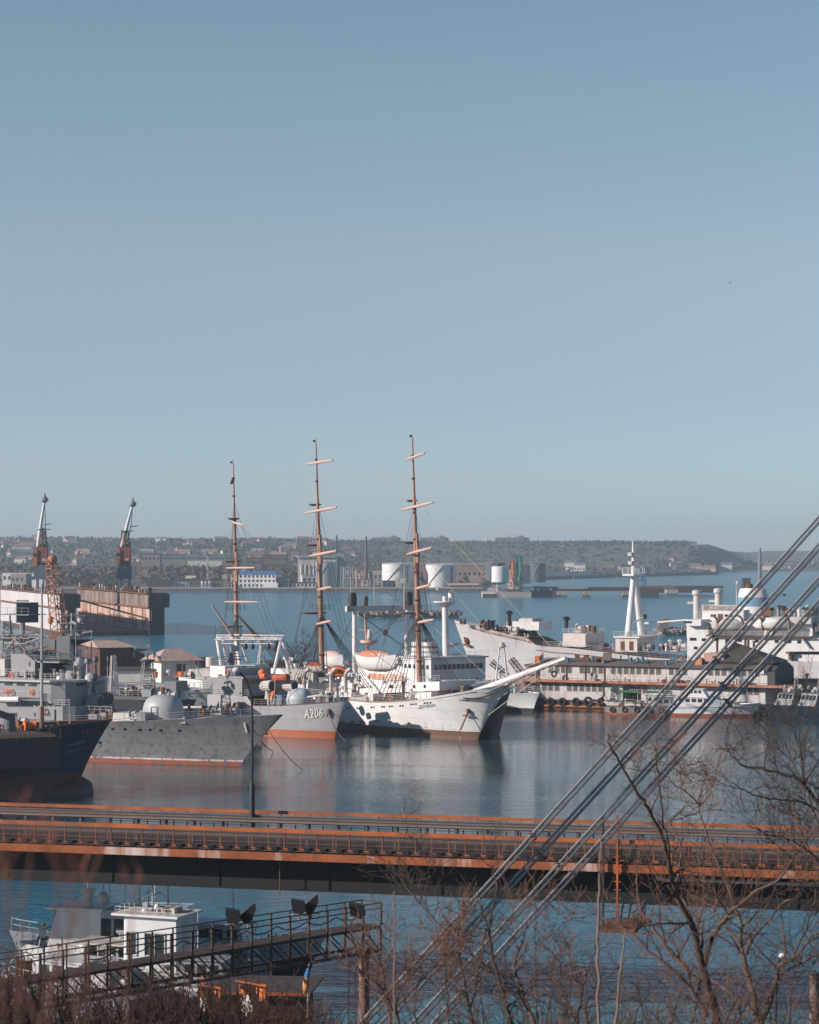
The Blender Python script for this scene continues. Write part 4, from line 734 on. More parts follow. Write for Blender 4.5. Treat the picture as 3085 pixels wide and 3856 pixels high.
for px, py, w_ in ((70, 2470, 2.2), (120, 2455, 1.6), (250, 2480, 2.6)): q = Fr.q(px, py, 0); Fr.part('small_platform', MB().bx(q.x - w_, q.x + w_, -2, 2, q.z, q.z + .15).rail([(q.x - w_, -2, q.z), (q.x + w_, -2, q.z)], 1, .9, 3, .035).cyl((q.x, 0, q.z - 4), (q.x, 0, q.z), .3, .25, 6), DGREY())
# ---------------- patrol ship moored behind the frigate ----------------
Pt = T('patrol_ship', 'dark sided patrol ship squeezed behind the frigate, with lattice mast and square grey tower', 'warship', (WX(690, 395), 395, 0), -24)
hp = Hull(60, 10, lambda t: 6.2, 2.5, .6); Pt.part('hull', hp.mesh(24, 8), DGREY()); Pt.part('deck', hp.deck(-.05), RUSTY())
x0 = Pt.q(420, 2650, -3).x; x1_ = Pt.q(560, 2650, -3).x; zt2 = Pt.q(500, 2622, -3).z
Pt.part('deckhouse', MB().bx(x0 - 20, x1_, -3.5, 3.5, 6.1, zt2), DGREY(), None, False)
k0 = Pt.q(615, 2640, -2.5); k1 = Pt.q(664, 2567, -2.5); Pt.part('grey_tower', MB().bx(k0.x, k1.x, -2.5, 1.5, 6.1, k1.z, .1, .1), M('mid_grey_paint', (.20, .20, .23), .5, .25, .6), None, False); Pt.part('white_breastwork', MB().bx(k0.x - 3.4, k0.x - .1, -3, 2, 6.1, Pt.q(600, 2605, -3).z), WHITE(), None, False)
b = Pt.q(556, 2615, 0); lt = Pt.part('lattice_mast', MB().lattice((b.x, 0, zt2), (b.x, 0, Pt.q(556, 2490, 0).z), 2.4, 1.3, 7, .08), GREY()); Pt.part('mast_top', MB().cyl((b.x, 0, Pt.q(556, 2490, 0).z), (b.x, 0, Pt.q(556, 2428, 0).z), .16, .08, 6).lathe((b.x, 0, Pt.q(556, 2488, 0).z), [(.5, -.4), (1.3, 0), (1.3, .2)], 10).beam((b.x - 1.2, 0, Pt.q(556, 2456, 0).z), (b.x + 1.2, 0, Pt.q(556, 2456, 0).z), .22).box((b.x + .2, 0, Pt.q(556, 2432, 0).z), (.9, .3, .5)), DGREY(), lt)
b2 = Pt.q(428, 2610, 0); Pt.part('lattice_mast', MB().lattice((b2.x, 0, zt2), (b2.x, 0, Pt.q(428, 2470, 0).z), 1.4, .7, 8, .08), OFFW())
gx = random.Random(14); clutter(Pt, 44, (x0, x1_ + 4), (-3.2, 3), zt2, gx, [GREY(), RUSTY(), DGREY(), OFFW(), M('brown_canvas')], .85, 'vlwlv'); Pt.part('railing', MB().rail([(x0, -3.4, zt2), (x1_, -3.4, zt2)], 1, 1.6, 3, .03), OFFW()); clutter(Pt, 10, (k0.x + 3, -2), (-3, 3), 6.2, gx, [OFFW(), WHITE(), RUSTY()], 1)
fl = Pt.q(590, 2490, 0); fp = Pt.part('flagstaff', MB().cyl((fl.x - .6, 0, zt2), (fl.x - .6, 0, fl.z + 1.6), .06, .04, 5), OFFW())
fm = MB()
for i in range(9):
    for j in range(5): u, w_ = i / 8, j / 4; fm.v.append((fl.x - .6 + 1.4 * u, .15 * math.sin(u * 7), fl.z + 1.5 - .95 * w_ - .8 * u + .08 * math.sin(u * 9)))
fm.f = [(i * 5 + j, i * 5 + j + 1, i * 5 + j + 6, i * 5 + j + 5) for i in range(8) for j in range(4)]; ff = Pt.part('flag', fm, M('flag_blue', (.05, .17, .38), .8, .2, 1), fp)
# upper half blue, lower half yellow-orange
ff.data.materials.append(M('flag_yellow', (.70, .30, .10), .8, .2, 1))
for pg in ff.data.polygons:
    if pg.index % 4 >= 2: pg.material_index = 1
# ---------------- dark blue cargo ship, bow at lower left ----------------
D5 = 303
K = T('cargo_ship', 'dark blue cargo ship in shade, red bulbous bow, two lines of faded lettering', 'cargo ship', (WX(290, D5), D5, 0), 26)
hk = Hull(95, 15, lambda t: 5.4 + (3.3 * sst(.865, .905, t)) + .45 * max(0, (t - .9) / .1), 4.6, .6, 2.6, .85, 2.0, .9, 1.9, rk=1.35)
hull = K.part('hull', hk.mesh(70, 14), M('dark_blue_hull_paint', (.135, .036, .026), .5, .25, .3, dirt=(.05, .03, .03), amt=.3, bands=[(2.75, (.014, .022, .055))]))
K.part('bulb', MB().path([(-7, 0, -.6), (-4, 0, -.4), (-1, 0, 0), (.7, 0, 0), (1.7, 0, 0), (2.15, 0, 0)], [1.7, 2.3, 2.25, 2.1, 1.5, .3], 16), M('bulb_red_paint', (.11, .032, .024), .5, .3, .4), hull)
K.part('deck', hk.deck(-1.0, 0, .87), RUSTY()); K.part('forecastle_deck', hk.deck(-.9, .89, 1), M('rust_deck', (.20, .10, .07), .8, .4, .7))
K.part('ship_name', hk.write(K, 'САНДРІЯ', 256, 2812, 318, 2796, 11), M('faded_lettering', (.34, .38, .47), .7, .4, 2), hull); K.part('home_port', hk.write(K, 'ІЗМАЇЛ', 246, 2836, 316, 2820, 8), M('faded_lettering'), hull)
K.part('bulwark_rail', MB().path(hk.edge(.905, 1, 12, -1, .02, 0), .1, 5), M('rust_trim', (.26, .11, .06), .8, .4, 1), hull); K.part('bulwark_rail', MB().path(hk.edge(.905, 1, 12, 1, .02, 0), .1, 5), M('rust_trim'), hull)
q = K.q(130, 2790, -5.2); K.part('hatch_coaming', MB().bx(-70, K.q(215, 2800, -5).x, -6.3, 5.6, 4.0, K.q(150, 2776, -6.3).z), M('dark_coaming', (.03, .026, .026), .6, .3, .5), None, False)
K.part('hatch_cover', MB().bx(-70, K.q(205, 2800, -5).x, -6.0, 5.4, K.q(150, 2776, -6.3).z, K.q(150, 2776, -6.3).z + .5, .3, .6), M('hatch_brown', (.17, .13, .11), .8, .3, .5), None, False)
K.part('hatch_rail', MB().rail([(-40, -6.4, K.q(150, 2776, -6.3).z - .2), (K.q(215, 2800, -5).x, -6.4, K.q(150, 2776, -6.3).z - .2)], 1.3, 1.4, 3, .045), M('rust_trim'))
mq = K.q(158, 2790, 0); fz = 7.9
pm = K.part('foremast', MB().path([(mq.x, 0, 5), (mq.x, 0, K.q(158, 2660, 0).z), (mq.x, 0, K.q(158, 2660, 0).z), (mq.x, 0, K.q(158, 2200, 0).z)], [.32, .28, .2, .12], 8), M('mast_two_tone', (.20, .11, .085), .7, .3, .6, bands=[(K.q(158, 2660, 0).z, (.42, .41, .40))]))
K.part('mast_crossbar', MB().beam(K.q(135, 2486, 0), K.q(205, 2486, 0), .2), OFFW(), pm); K.part('mast_stay', MB().cyl((mq.x, 0, K.q(158, 2490, 0).z), (2, 0, 8.6), .035, None, 4), ROPE(), pm)
gx = random.Random(31); clutter(K, 30, (-11, 2), (-2.6, 2.6), 7.6, gx, [RUSTY(), RUSTY(), M('dark_brown_paint'), ORANGE()], .8, 'wbwv'); clutter(K, 16, (-24, -11), (-4, 4), K.q(150, 2776, -6.3).z + .5, gx, [M('dark_brown_paint'), RUSTY(), BLACK()], .9)
K.part('windlass', winch_mb(Vector((-6.5, -1, 7.7)), 1.3), ORANGE()); K.part('windlass', winch_mb(Vector((-6.5, 2, 7.7)), 1.3), RUSTY()); K.part('jackstaff', MB().cyl((-1, 0, 7.8), (-1, 0, 12), .05, .03, 5), OFFW())
K.part('deck_crane', MB().cyl((K.q(20, 2800, 0).x, -2, 6), (K.q(20, 2800, 0).x, -2, 10.5), .8, .7, 10).beam((K.q(20, 2800, 0).x, -2, 10), (K.q(20, 2800, 0).x - 8, -3, 13), .8), DGREY())
# ---------------- white timber carrier, port side to us, behind the pier house ----------------
D6 = 552
Z = T('timber_carrier', 'long off-white cargo ship with white A-frame mast and blue banded funnel, rust along its bulwark', 'cargo ship', (WX(1797, D6), D6, 0), 155)
def lzd(t):
    if t > .865: return 11.2 + 3.7 * ((t - .865) / .135) ** 1.15
    if t > .835: return 9.4 + 1.8 * sst(.835, .865, t)
    return 7.2 + 2.2 * sst(.6, .835, t) + 1.5 * (1 - sst(.1, .4, t))
hz_ = Hull(128, 18, lzd, 5.8, .6, 2.4, .7, 1.8, 1, 1.7, rk=1.0)
LW = M('weathered_white_hull', (.12, .05, .035), .55, .15, .25, dirt=(.34, .26, .24), amt=.34, bands=[(1.2, (.55, .535, .545))], dsc=.7, plates=(8, 2.0))
hull = Z.part('hull', hz_.mesh(70, 12), LW); Z.part('deck', hz_.deck(-.15, 0, .86), M('red_brown_deck')); Z.part('forecastle_deck', hz_.deck(-.6, .865, 1), M('red_brown_deck'))
def tof(px): return 1 + Z.q(px, 2420, 8).x / hz_.L
m = MB(); ts = [tof(1830) + (tof(2035) - tof(1830)) * i / 14 for i in range(15)]
for t in ts: p = hz_.pt(t, 1, 1, .05); q = hz_.pt(t, .93, 1, .05); m.v += [tuple(q), tuple(p + Vector((0, 0, .25)))]
m.f = [(2 * i, 2 * i + 1, 2 * i + 3, 2 * i + 2) for i in range(14)]; Z.part('rust_bulwark', m, M('rust_bulwark', (.42, .30, .24), .8, .4, .5, dirt=(.16, .08, .05), amt=.7, dsc=.8), hull)
Z.part('rubbing_strake', MB().path([hz_.pt(t, .86, 1, .06) for t in [tof(2050) * (1 - i / 14) + tof(2950) * i / 14 for i in range(15)]], .09, 5), RUSTY(), hull)
t, v = hz_.locate(Z, 1760, 2412, 1); p, a, b, n = hz_.frame(t, v, 1); Z.part('anchor', MB().ball(tuple(p), .8, 8).beam(p + n * .5 + b * 1, p + n * .6 - b * 1.4, .35).beam(p + n * .6 - b * 1 - a * 1.1, p + n * .6 - b * 1 + a * 1.1, .4), RUSTY())
Z.part('railing', MB().rail([hz_.pt(tof(2080) * (1 - i / 12) + tof(2580) * i / 12, 1, 1, -.2) for i in range(13)], 1.1, 2, 3, .04), OFFW())
zN = 8.0
CONC_ = M('concrete', (.34, .31, .29), .9, .3, .5, dirt=(.15, .11, .09), amt=.5)
def zb(name, x0, y0, x1, y1, a=8, b=-8, m_=None, par=None): return Z.block(name, x0, y0, x1, y1, a, b, m_ or WHITE(), par)
PK = M('chalky_white_paint', (.70, .63, .60), .7, .2, .5, dirt=(.36, .22, .18), amt=.3)
h = zb('mast_house', 2120, 2385, 2205, 2436, 6, -6, PK); q = Z.q(2120, 2384, 6); q2 = Z.q(2205, 2384, 6)
Z.part('house_railing', MB().rail([(q.x, 6, q.z), (q2.x, 6, q.z), (q2.x, -6, q.z)], 1.1, 1.4, 3, .05), OFFW(), h)
h = zb('mast_house', 2318, 2402, 2400, 2455, 6, -6, PK); q = Z.q(2310, 2400, 6.4); q2 = Z.q(2408, 2400, 6.4); tz = q.z
Z.part('house_roof', MB().bx(min(q.x, q2.x), max(q.x, q2.x), -6.4, 6.4, tz - .1, tz + .25), WHITE(), h, False); Z.part('house_railing', MB().rail([(q.x, 6.3, tz + .2), (q2.x, 6.3, tz + .2), (q2.x, -6.3, tz + .2)], 1.1, 1.4, 3, .05), OFFW(), h)
for px in (2345, 2378): Z.part('door', MB().bx(Z.q(px, 2420, 6).x - .5, Z.q(px, 2420, 6).x + .5, 5.96, 6.04, Z.q(px, 2450, 6).z, Z.q(px, 2415, 6).z), RUSTY(), h, False)
# A-frame mast: port and starboard legs
a0, a1 = Z.q(2366, 2398, 5.5), Z.q(2387, 2165, .8); c0, c1 = Z.q(2417, 2392, -5.5), Z.q(2391, 2165, -.8)
xm = (a0.x + a1.x) / 2
am = Z.part('mast_leg', MB().path([a0, a1], [.85, .6], 10), WHITE()); Z.part('mast_leg', MB().path([c0, c1], [.85, .6], 10), WHITE())
t0 = Z.q(2386, 2165, 0); t1 = Z.q(2384, 2035, 0)
Z.part('topmast', MB().path([t0 - Vector((0, 0, 1)), t0.lerp(t1, .45), t1], [.55, .4, .12], 8), WHITE(), am); Z.part('crosstree', MB().bx(t0.x - 1.3, t0.x + 1.3, -3.6, 3.6, t0.z - .2, t0.z + .3).rail([(t0.x + 1.3, 3.6, t0.z + .3), (t0.x - 1.3, 3.6, t0.z + .3), (t0.x - 1.3, -3.6, t0.z + .3)], 1.3, 1.2, 3, .07), WHITE(), am)
for z in (.35, .6): q = t0.lerp(t1, z); Z.part('mast_lamp', MB().box(tuple(q + Vector((.5, .5, 0))), (.9, .9, .8)), OFFW(), am)
Z.part('cargo_boom', MB().path([Z.q(2428, 2348, 0), Z.q(2590, 2334, 0)], [.28, .18], 6), WHITE()); Z.part('cargo_boom', MB().path([Z.q(2375, 2353, 2), Z.q(2428, 2322, -2)], [.25, .2], 6), WHITE())
Z.part('derrick_head', MB().ball(tuple(Z.q(2428, 2322, -2)), .6, 8), BLACK(), am)
for px, pt_, hh in ((1918, 2355, 2.6), (2133, 2368, 2.0)): q = Z.q(px, pt_, 3); Z.part('ventilator', vent_mb(q, .5, hh), BLACK())
h = zb('forecastle_house', 1908, 2340, 2030, 2374, 3, -5, WHITE()); zb('forecastle_house', 1945, 2328, 2005, 2345, 2, -4, OFFW(), h)
gx = random.Random(41)
clutter(Z, 24, (-16, 2), (-4, 5), lambda x: 11.0 + (x + 16) * .17, gx, [BLACK(), RUSTY(), M('dark_brown_paint'), OFFW()], 1.25, 'wbwlv'); clutter(Z, 40, (-52, -20), (-6, 6), 8.6, gx, [RUSTY(), OFFW(), GREY(), M('dark_brown_paint'), PK], 1.2); clutter(Z, 10, (Z.q(2205, 2384, 6).x, Z.q(2120, 2384, 6).x), (-5, 5), Z.q(2120, 2384, 6).z, gx, [OFFW(), RUSTY(), PK], 1.1)
Z.part('heap_of_gear', MB().ball((Z.q(1860, 2360, 0).x, 0, 12), 2.0, 9, .9).ball((Z.q(1880, 2360, 0).x, 1, 11.8), 1.5, 8, .9), M('dark_gear', (.045, .04, .04), .9, .5, 2, bump=1))
# accommodation
ss = Z.part('superstructure', MB().bx(Z.q(3260, 2400, 8).x, Z.q(2588, 2400, 8).x, -8, 8, 6.8, Z.q(2600, 2396, 8).z), WHITE(), None, False)
fw = zb('bridge_front', 2586, 2356, 2668, 2400, 8, -8, WHITE()); wing = zb('bridge_wing', 2584, 2333, 2640, 2357, 9.5, -9.5, WHITE(), fw); Z.win(2592, 2343, 12, 8, 9.5, None, fw)
for px, py in [(2605, 2407), (2616, 2407), (2650, 2409), (2662, 2410), (2787, 2412), (2925, 2416), (2960, 2417), (2973, 2417), (3010, 2418), (2620, 2440), (2700, 2409), (2740, 2411), (2850, 2414)]: Z.win(px, py, 6, 11, 8, None, ss)
for k in range(5): Z.win(3010 + 36 * k, 2459, 30, 11, 8.02, None, ss, 'wide_window')
Z.part('boat_deck', MB().bx(Z.q(3060, 2395, 8).x, Z.q(2665, 2395, 8).x, 7, 9.2, Z.q(2700, 2396, 8).z, Z.q(2700, 2396, 8).z + .3), RUSTY(), ss, False); bz = Z.q(2700, 2394, 8).z
Z.part('boat_deck_rail', MB().rail([(Z.q(3060, 2395, 8).x, 9.1, bz), (Z.q(2668, 2395, 8).x, 9.1, bz)], 1.1, 2, 3, .045), OFFW(), ss)
uh = Z.part('upper_house', MB().bx(Z.q(3060, 2380, 4.5).x, Z.q(2640, 2380, 4.5).x, -4.5, 4.5, bz - .5, Z.q(2700, 2338, 4.5).z), WHITE(), None, False)
ch = zb('chart_house', 2644, 2298, 2800, 2342, 4.0, -4.0, WHITE(), uh); nb = zb('name_board', 2643, 2277, 2778, 2299, 4.15, 4.0, OFFW(), uh)
l0, l1 = Z.q(2649, 2296, 4.2), Z.q(2776, 2298, 4.2); zt_ = Z.q(2649, 2281, 4.2).z
Z.part('name_lettering', lettering('ЛЕСОЗАВОДСК', lambda a, b: (l0.x + (l1.x - l0.x) * a, 4.2, l0.z + (zt_ - l0.z) * b)), M('dark_red_lettering', (.16, .04, .04), .6, .2, 1), nb)
for px, w_ in ((2682, 5), (2690, 5), (2713, 8), (2735, 5), (2752, 5)): Z.win(px, 2318 if w_ == 5 else 2322, w_, 9 if w_ == 5 else 20, 4.02, None if w_ == 5 else RUSTY(), ch)
# funnel
f0 = Z.q(2836, 2340, 0); f1 = Z.q(2832, 2215, 0); hh = f1.z - f0.z; k = Z.sc(2836)
fm = M('banded_funnel', (.72, .70, .67), .5, .15, .5, dirt=(.42, .25, .2), amt=.25, bands=[(f0.z + hh * .45, (.13, .30, .44)), (f0.z + hh * .73, (.72, .70, .67))])
fu = Z.part('funnel', MB().lathe((f0.x, 0, f0.z - 2), [(70 * k, 0), (68 * k, 2), (62 * k, 2 + hh * .4), (57 * k, 2 + hh * .78), (50 * k, 2 + hh * .97), (44 * k, 2 + hh)], 24, 1, .62), fm)
Z.part('funnel_pipe', MB().cyl((f0.x + .8, 0, f1.z - .2), (f0.x + .8, 0, f1.z + 1), .9, .7, 8).cyl((f0.x - 1.4, .4, f1.z - .4), (f0.x - 1.4, .4, f1.z + .6), .7, .6, 8), RUSTY(), fu); q = Z.q(2892, 2318, 2); Z.part('funnel_door', MB().bx(q.x - .6, q.x + .6, 2.4, 3.2, q.z - 1.6, q.z + 1.6), RUSTY(), fu, False)
for px, y1, y0 in ((2625, 2243, 2335), (2706, 2236, 2285)):
    q = Z.q(px, y0, 0); q1 = Z.q(px, y1, 0); o = Z.part('derrick_post', MB().path([q, q1], [.85, .8], 10), OFFW()); Z.part('post_head', MB().lathe(tuple(q1), [(.85, 0), (1.15, .3), (1.1, 1.1), (.5, 1.3)], 10), OFFW(), o); Z.part('post_bracket', MB().box(tuple(q1 + Vector((1.3, 0, -1.6))), (1.6, .6, .5)), OFFW(), o)
Z.part('signal_pole', MB().cyl(Z.q(2775, 2280, 0), Z.q(2773, 2186, 0), .16, .08, 6), OFFW()); Z.part('pole_light', MB().ball(tuple(Z.q(2778, 2195, 0)), .4, 6), OFFW())
oboat('lifeboat', 'pale lifeboat under brown davits just ahead of the blue banded funnel', 0, 0, hung(Z, 2738, 2376, 7.4), 155, 8.6, 2.8, 1.6, OFFW(), OFFW()); oboat('lifeboat', 'white covered lifeboat with dark belly abaft the blue banded funnel', 0, 0, hung(Z, 2908, 2372, 7.4), 155, 8.6, 2.8, 1.6, WHITE(), WHITE())
for px in (2702, 2797, 2870, 2972):
    q = Z.q(px, 2380, 8.4); Z.part('davit', MB().path(smoothline([q, q + Vector((0, 0, 1.8)), q + Vector((.2, .3, 3.0)), q + Vector((1.1, .4, 3.6))], 3), .27, 7), M('davit_brown', (.24, .15, .11), .7, .3, 1))
zb('aft_house', 2915, 2322, 3055, 2350, 6, -6, OFFW()); clutter(Z, 22, (Z.q(3060, 2300, 0).x, Z.q(2900, 2300, 0).x), (-4, 5), Z.q(2950, 2322, 6).z, gx, [OFFW(), BLACK(), RUSTY(), WHITE()], 1.2, 'vlv'); Z.part('aft_railing', MB().rail([(Z.q(3055, 2322, 6).x, 6, Z.q(2950, 2322, 6).z), (Z.q(2900, 2322, 6).x, 6, Z.q(2950, 2322, 6).z)], 1.1, 1.6, 3, .045), OFFW())
Z.part('stairway', MB().beam(Z.q(3020, 2402, 8.3), Z.q(3050, 2440, 8.3), .9, .3), M('pale_teal_paint')); Z.part('mooring_pipe', MB().cyl(Z.q(2978, 2486, 8.6), Z.q(2978, 2462, 8.6), .55, None, 8).cyl(Z.q(2978, 2462, 8.6), Z.q(2978, 2454, 8.6), 1.1, None, 8), M('dark_brown_paint')); zb('dark_stern_house', 3068, 2345, 3200, 2380, 5, -5, DGREY())
# ---------------- two storey floating pier house ----------------
D7 = 473
Pr = T('pier_house', 'weathered two storey floating pier house with rows of shuttered windows, rust ledge and tyre fenders', 'pier building', (WX(2030, D7), D7, 0), -27)
xe = Pr.q(2890, 2560, 0).x; zl = lambda py, px=2030: Pr.q(px, py, 0).z
PLW = M('peeling_white_wall', (.60, .575, .575), .8, .2, .6, dirt=(.27, .18, .14), amt=.36, dsc=1.0)
Pr.part('pontoon', MB().bx(-.6, xe + 6, -.6, 13, -1, zl(2636)), M('pontoon_blue', (.10, .17, .25), .7, .4, .5, dirt=(.12, .085, .07), amt=.7, streak=False, dsc=.4), None, False)
Pr.part('rubbing_rail', MB().bx(-.8, xe + 6.2, -.95, -.6, .15, .55), M('rust_orange', (.45, .15, .06), .8, .4, .6), None, False); Pr.part('pontoon_edge', MB().bx(-.6, xe + 6, -.9, -.1, zl(2636), zl(2631)), RUSTY(), None, False)
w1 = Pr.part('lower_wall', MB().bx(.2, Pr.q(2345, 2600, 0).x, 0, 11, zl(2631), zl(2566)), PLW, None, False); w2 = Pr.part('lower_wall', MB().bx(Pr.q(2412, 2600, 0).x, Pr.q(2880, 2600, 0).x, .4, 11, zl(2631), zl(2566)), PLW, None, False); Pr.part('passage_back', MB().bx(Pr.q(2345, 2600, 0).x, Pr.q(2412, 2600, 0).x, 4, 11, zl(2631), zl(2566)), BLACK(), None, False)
uw = Pr.part('upper_wall', MB().bx(.3, xe, 0, 11, zl(2557), zl(2502)), PLW, None, False)
Pr.part('balcony_ledge', MB().bx(-.8, xe + 5, -1.5, 12, zl(2565.5), zl(2557)), M('rust_ledge', (.50, .21, .12), .8, .35, .5, dirt=(.22, .09, .05), amt=.5), None, False)
for a, b in ((.3, 20), (21, xe - 1)): Pr.part('balcony_rail', MB().rail([(a, -1.4, zl(2557)), (b, -1.4, zl(2557))], 1.05, 1.25, 2, .028), M('thin_rust_rail', (.22, .13, .1), .8, .3, 1))
rf = Pr.part('roof', MB().vprism([(-.6, zl(2502)), (xe + .3, zl(2502)), (xe + .3, zl(2499)), (-.6, zl(2499))], -.7, 12), M('eave_brown', (.13, .075, .06), .8, .3, .6), None, False)
zr = zl(2499); Pr.part('roof_sheeting', MB().add([(-.5, -.6, zr), (xe + .2, -.6, zr), (xe + .2, 2.5, zr + .8), (-.5, 2.5, zr + .8), (-.5, 6, zr + 1.0), (xe + .2, 6, zr + 1.0), (xe + .2, 11.5, zr + .1), (-.5, 11.5, zr + .1)], [(0, 1, 2, 3), (3, 2, 5, 4), (4, 5, 6, 7), (0, 3, 4, 7), (1, 6, 5, 2)]), M('roof_felt', (.15, .14, .135), .9, .35, .3, dirt=(.22, .13, .1), amt=.3), rf)
SH = M('shutter_brown', (.13, .10, .085), .7, .4, 1.5); FRM = M('window_frame_pale', (.50, .53, .55), .7, .2, 1)
def pwin(px, y0, y1, w_, par, yy=0):
    a, b = Pr.q(px, y0, yy), Pr.q(px, y1, yy); k = w_ * Pr.sc(px) / Pr.c / 2
    f = Pr.part('window_frame', MB().bx(a.x - k - .12, a.x + k + .12, yy - .06, yy + .02, b.z - .1, a.z + .1), FRM, par, False)
    Pr.part('shutter', MB().bx(a.x - k, a.x + k, yy - .1, yy - .06, b.z, a.z).bx(a.x - k, a.x + k, yy - .13, yy - .1, b.z + (a.z - b.z) * .32, b.z + (a.z - b.z) * .36).bx(a.x - k, a.x + k, yy - .13, yy - .1, b.z + (a.z - b.z) * .64, b.z + (a.z - b.z) * .68), SH, f, False)
up = [322, 421, 523, 623, 826, 925, 1031, 1132, 1337, 1441, 1542, 1645]; up = [2000 + .2319 * x for x in up] + [2300 + .4551 * x for x in (232, 288, 341, 395, 501, 555, 610, 826, 882, 936, 1045, 1102, 1157, 1212)]
for px in up: d = (px - 2074) / 800 * 13; pwin(px, 2508 + d, 2533 + d * 1.08, 15, uw)
for x in (218, 317, 420, 620, 719, 824, 925, 1025, 1125): px = 2000 + .2319 * x; d = (px - 2050) / 800 * 14; pwin(px, 2573 + d, 2600 + d * 1.1, 15, w1)
for x in (180, 235, 283, 1100, 1155, 1205): px = 2300 + .4551 * x; d = (px - 2050) / 800 * 14; pwin(px, 2574 + d, 2601 + d * 1.1, 15, w2, .4)
for px in (2204, 2276, 2133): a = Pr.q(px, 2500, -.15); Pr.part('drain_pipe', MB().cyl((a.x, -.15, zl(2500)), (a.x, -.15, zl(2557)), .1, None, 6), M('dark_brown_paint'), uw)
a = Pr.q(2272, 2600, -.15); Pr.part('drain_pipe', MB().path([(a.x, -.15, zl(2566)), (a.x, -.15, zl(2612)), (a.x - .5, -.15, zl(2622)), (a.x - .5, -.15, zl(2631))], .1, 6), M('dark_brown_paint'), w1)
a = Pr.q(2868, 2530, -.2); Pr.part('air_conditioner', MB().bx(a.x - .55, a.x + .55, -.5, 0, a.z - .4, a.z + .4).ring((a.x, -.52, a.z), .26, .04), WHITE(), uw)
for x in (150, 320, 510, 730, 930, 1140, 1330): px = 2000 + .2319 * x; a = Pr.q(px, 2643, -1.0); Pr.part('tyre_fender', MB().ring((a.x, -1.0, a.z), .62 if x != 930 else .8, .27, 'y', 14, 6), M('tyre_black', (.028, .026, .026), .9, .3, 2))
e0 = xe + .1; Pr.part('end_shade_sheet', MB().vprism([(e0, zl(2564)), (e0 + .1, zl(2564)), (e0 + .1, zl(2499)), (e0, zl(2499))], 0, 11.5), DGREY(), None, False)  # dark grey sheet paints the shadow on the end wall
aw = Pr.part('curved_annex', MB().add([(e0 + d, 11.5 * i / 10, z) for d in (0, 1.4) for i in range(11) for z in (zl(2560), zl(2505) + 1.6 * math.sin(math.pi * i / 10))], [q for i in range(10) for q in ((22 + 2 * i, 24 + 2 * i, 25 + 2 * i, 23 + 2 * i), (2 * i + 1, 2 * i + 3, 25 + 2 * i, 23 + 2 * i))] + [(0, 22, 23, 1), (20, 21, 43, 42)]), M('annex_shade_boards', (.075, .068, .075), .8, .35, .8), None, False)  # boards coloured dark to carry the shadow on this end
Pr.part('annex_door', MB().bx(e0 + 1.38, e0 + 1.5, 3.2, 4.6, zl(2557), zl(2525)), BLACK(), aw, False); Pr.part('chimney', MB().bx(e0 - .2, e0 + .9, 11.3, 12.3, zl(2535), zl(2496)), RUSTY(), aw, False)
# pavilion roof in the middle
pa = Pr.q(2690, 2490, 2); pb = Pr.q(2918, 2490, 2); ap = Pr.q(2770, 2419, 5); ez = Pr.q(2760, 2490, 1.5).z
pv_ = Pr.part('pavilion_wall', MB().bx(pa.x + .5, pb.x - .6, 2, 9, zr + .3, ez), M('pink_plaster', (.52, .30, .24), .8, .25, .6), None, False)
Pr.part('pavilion_roof', MB().add([(pa.x - .6, 1, ez - .1), (pb.x + .4, 1, ez - .1), (pb.x + .4, 10, ez - .1), (pa.x - .6, 10, ez - .1), (ap.x, 5, ap.z), (ap.x + 1.4, 5.6, ap.z - .6)], [(0, 1, 5, 4), (1, 2, 5), (2, 3, 4, 5), (3, 0, 4), (3, 2, 1, 0)]), M('slate_roof_brown', (.075, .058, .05), .85, .4, .8, bump=.3), pv_, False)
b0_ = Pr.q(2762, 2421, 1); Pr.part('roof_finial', MB().cyl(ap, ap + Vector((0, 0, .8)), .1, .03, 5), BLACK(), pv_)
Pr.block('gable_wall', 2650, 2460, 2725, 2492, 1.5, 6, M('pink_plaster')); Pr.block('chimney_stack', 2617, 2478, 2643, 2510, 1, 3, M('orange_brick', (.55, .22, .12), .8, .3, 1.2))
for px, y0, y1 in ((2701, 2435, 2412), (2735, 2428, 2404), (2807, 2440, 2404), (2818, 2452, 2409), (2839, 2446, 2413)): a = Pr.q(px, y0 + 25, 6); Pr.part('vent_stack', MB().cyl(a, (a.x, 6, Pr.q(px, y1, 6).z), .24, .26, 8), M('dark_brown_paint'))
for px, py in ((2041, 2480), (2232, 2486), (2274, 2500), (2139, 2492), (2376, 2492), (2402, 2492), (2420, 2490), (2510, 2506)): a = Pr.q(px, py, .6); Pr.part('roof_barrel', MB().lathe((a.x, .6, a.z), [(.3, 0), (.33, .4), (.3, .85)], 10), M('teal_blue_paint', (.08, .21, .32), .6, .3, 1))
a = Pr.q(2284, 2488, 1.5); Pr.part('roof_crate', MB().box((a.x, 2, a.z + .75), (1.6, 1.5, 1.5), .3), M('crate_brown', (.26, .19, .145), .8, .3, 1), None, False)
for px in (2115, 2250, 2200): a = Pr.q(px, 2488, 2); Pr.part('roof_lumber', MB().box((a.x, 2, a.z + .2), (2.6, 1, .35)).box((a.x + .3, 2.2, a.z + .5), (1.8, .8, .3)), RUSTY(), None, False)
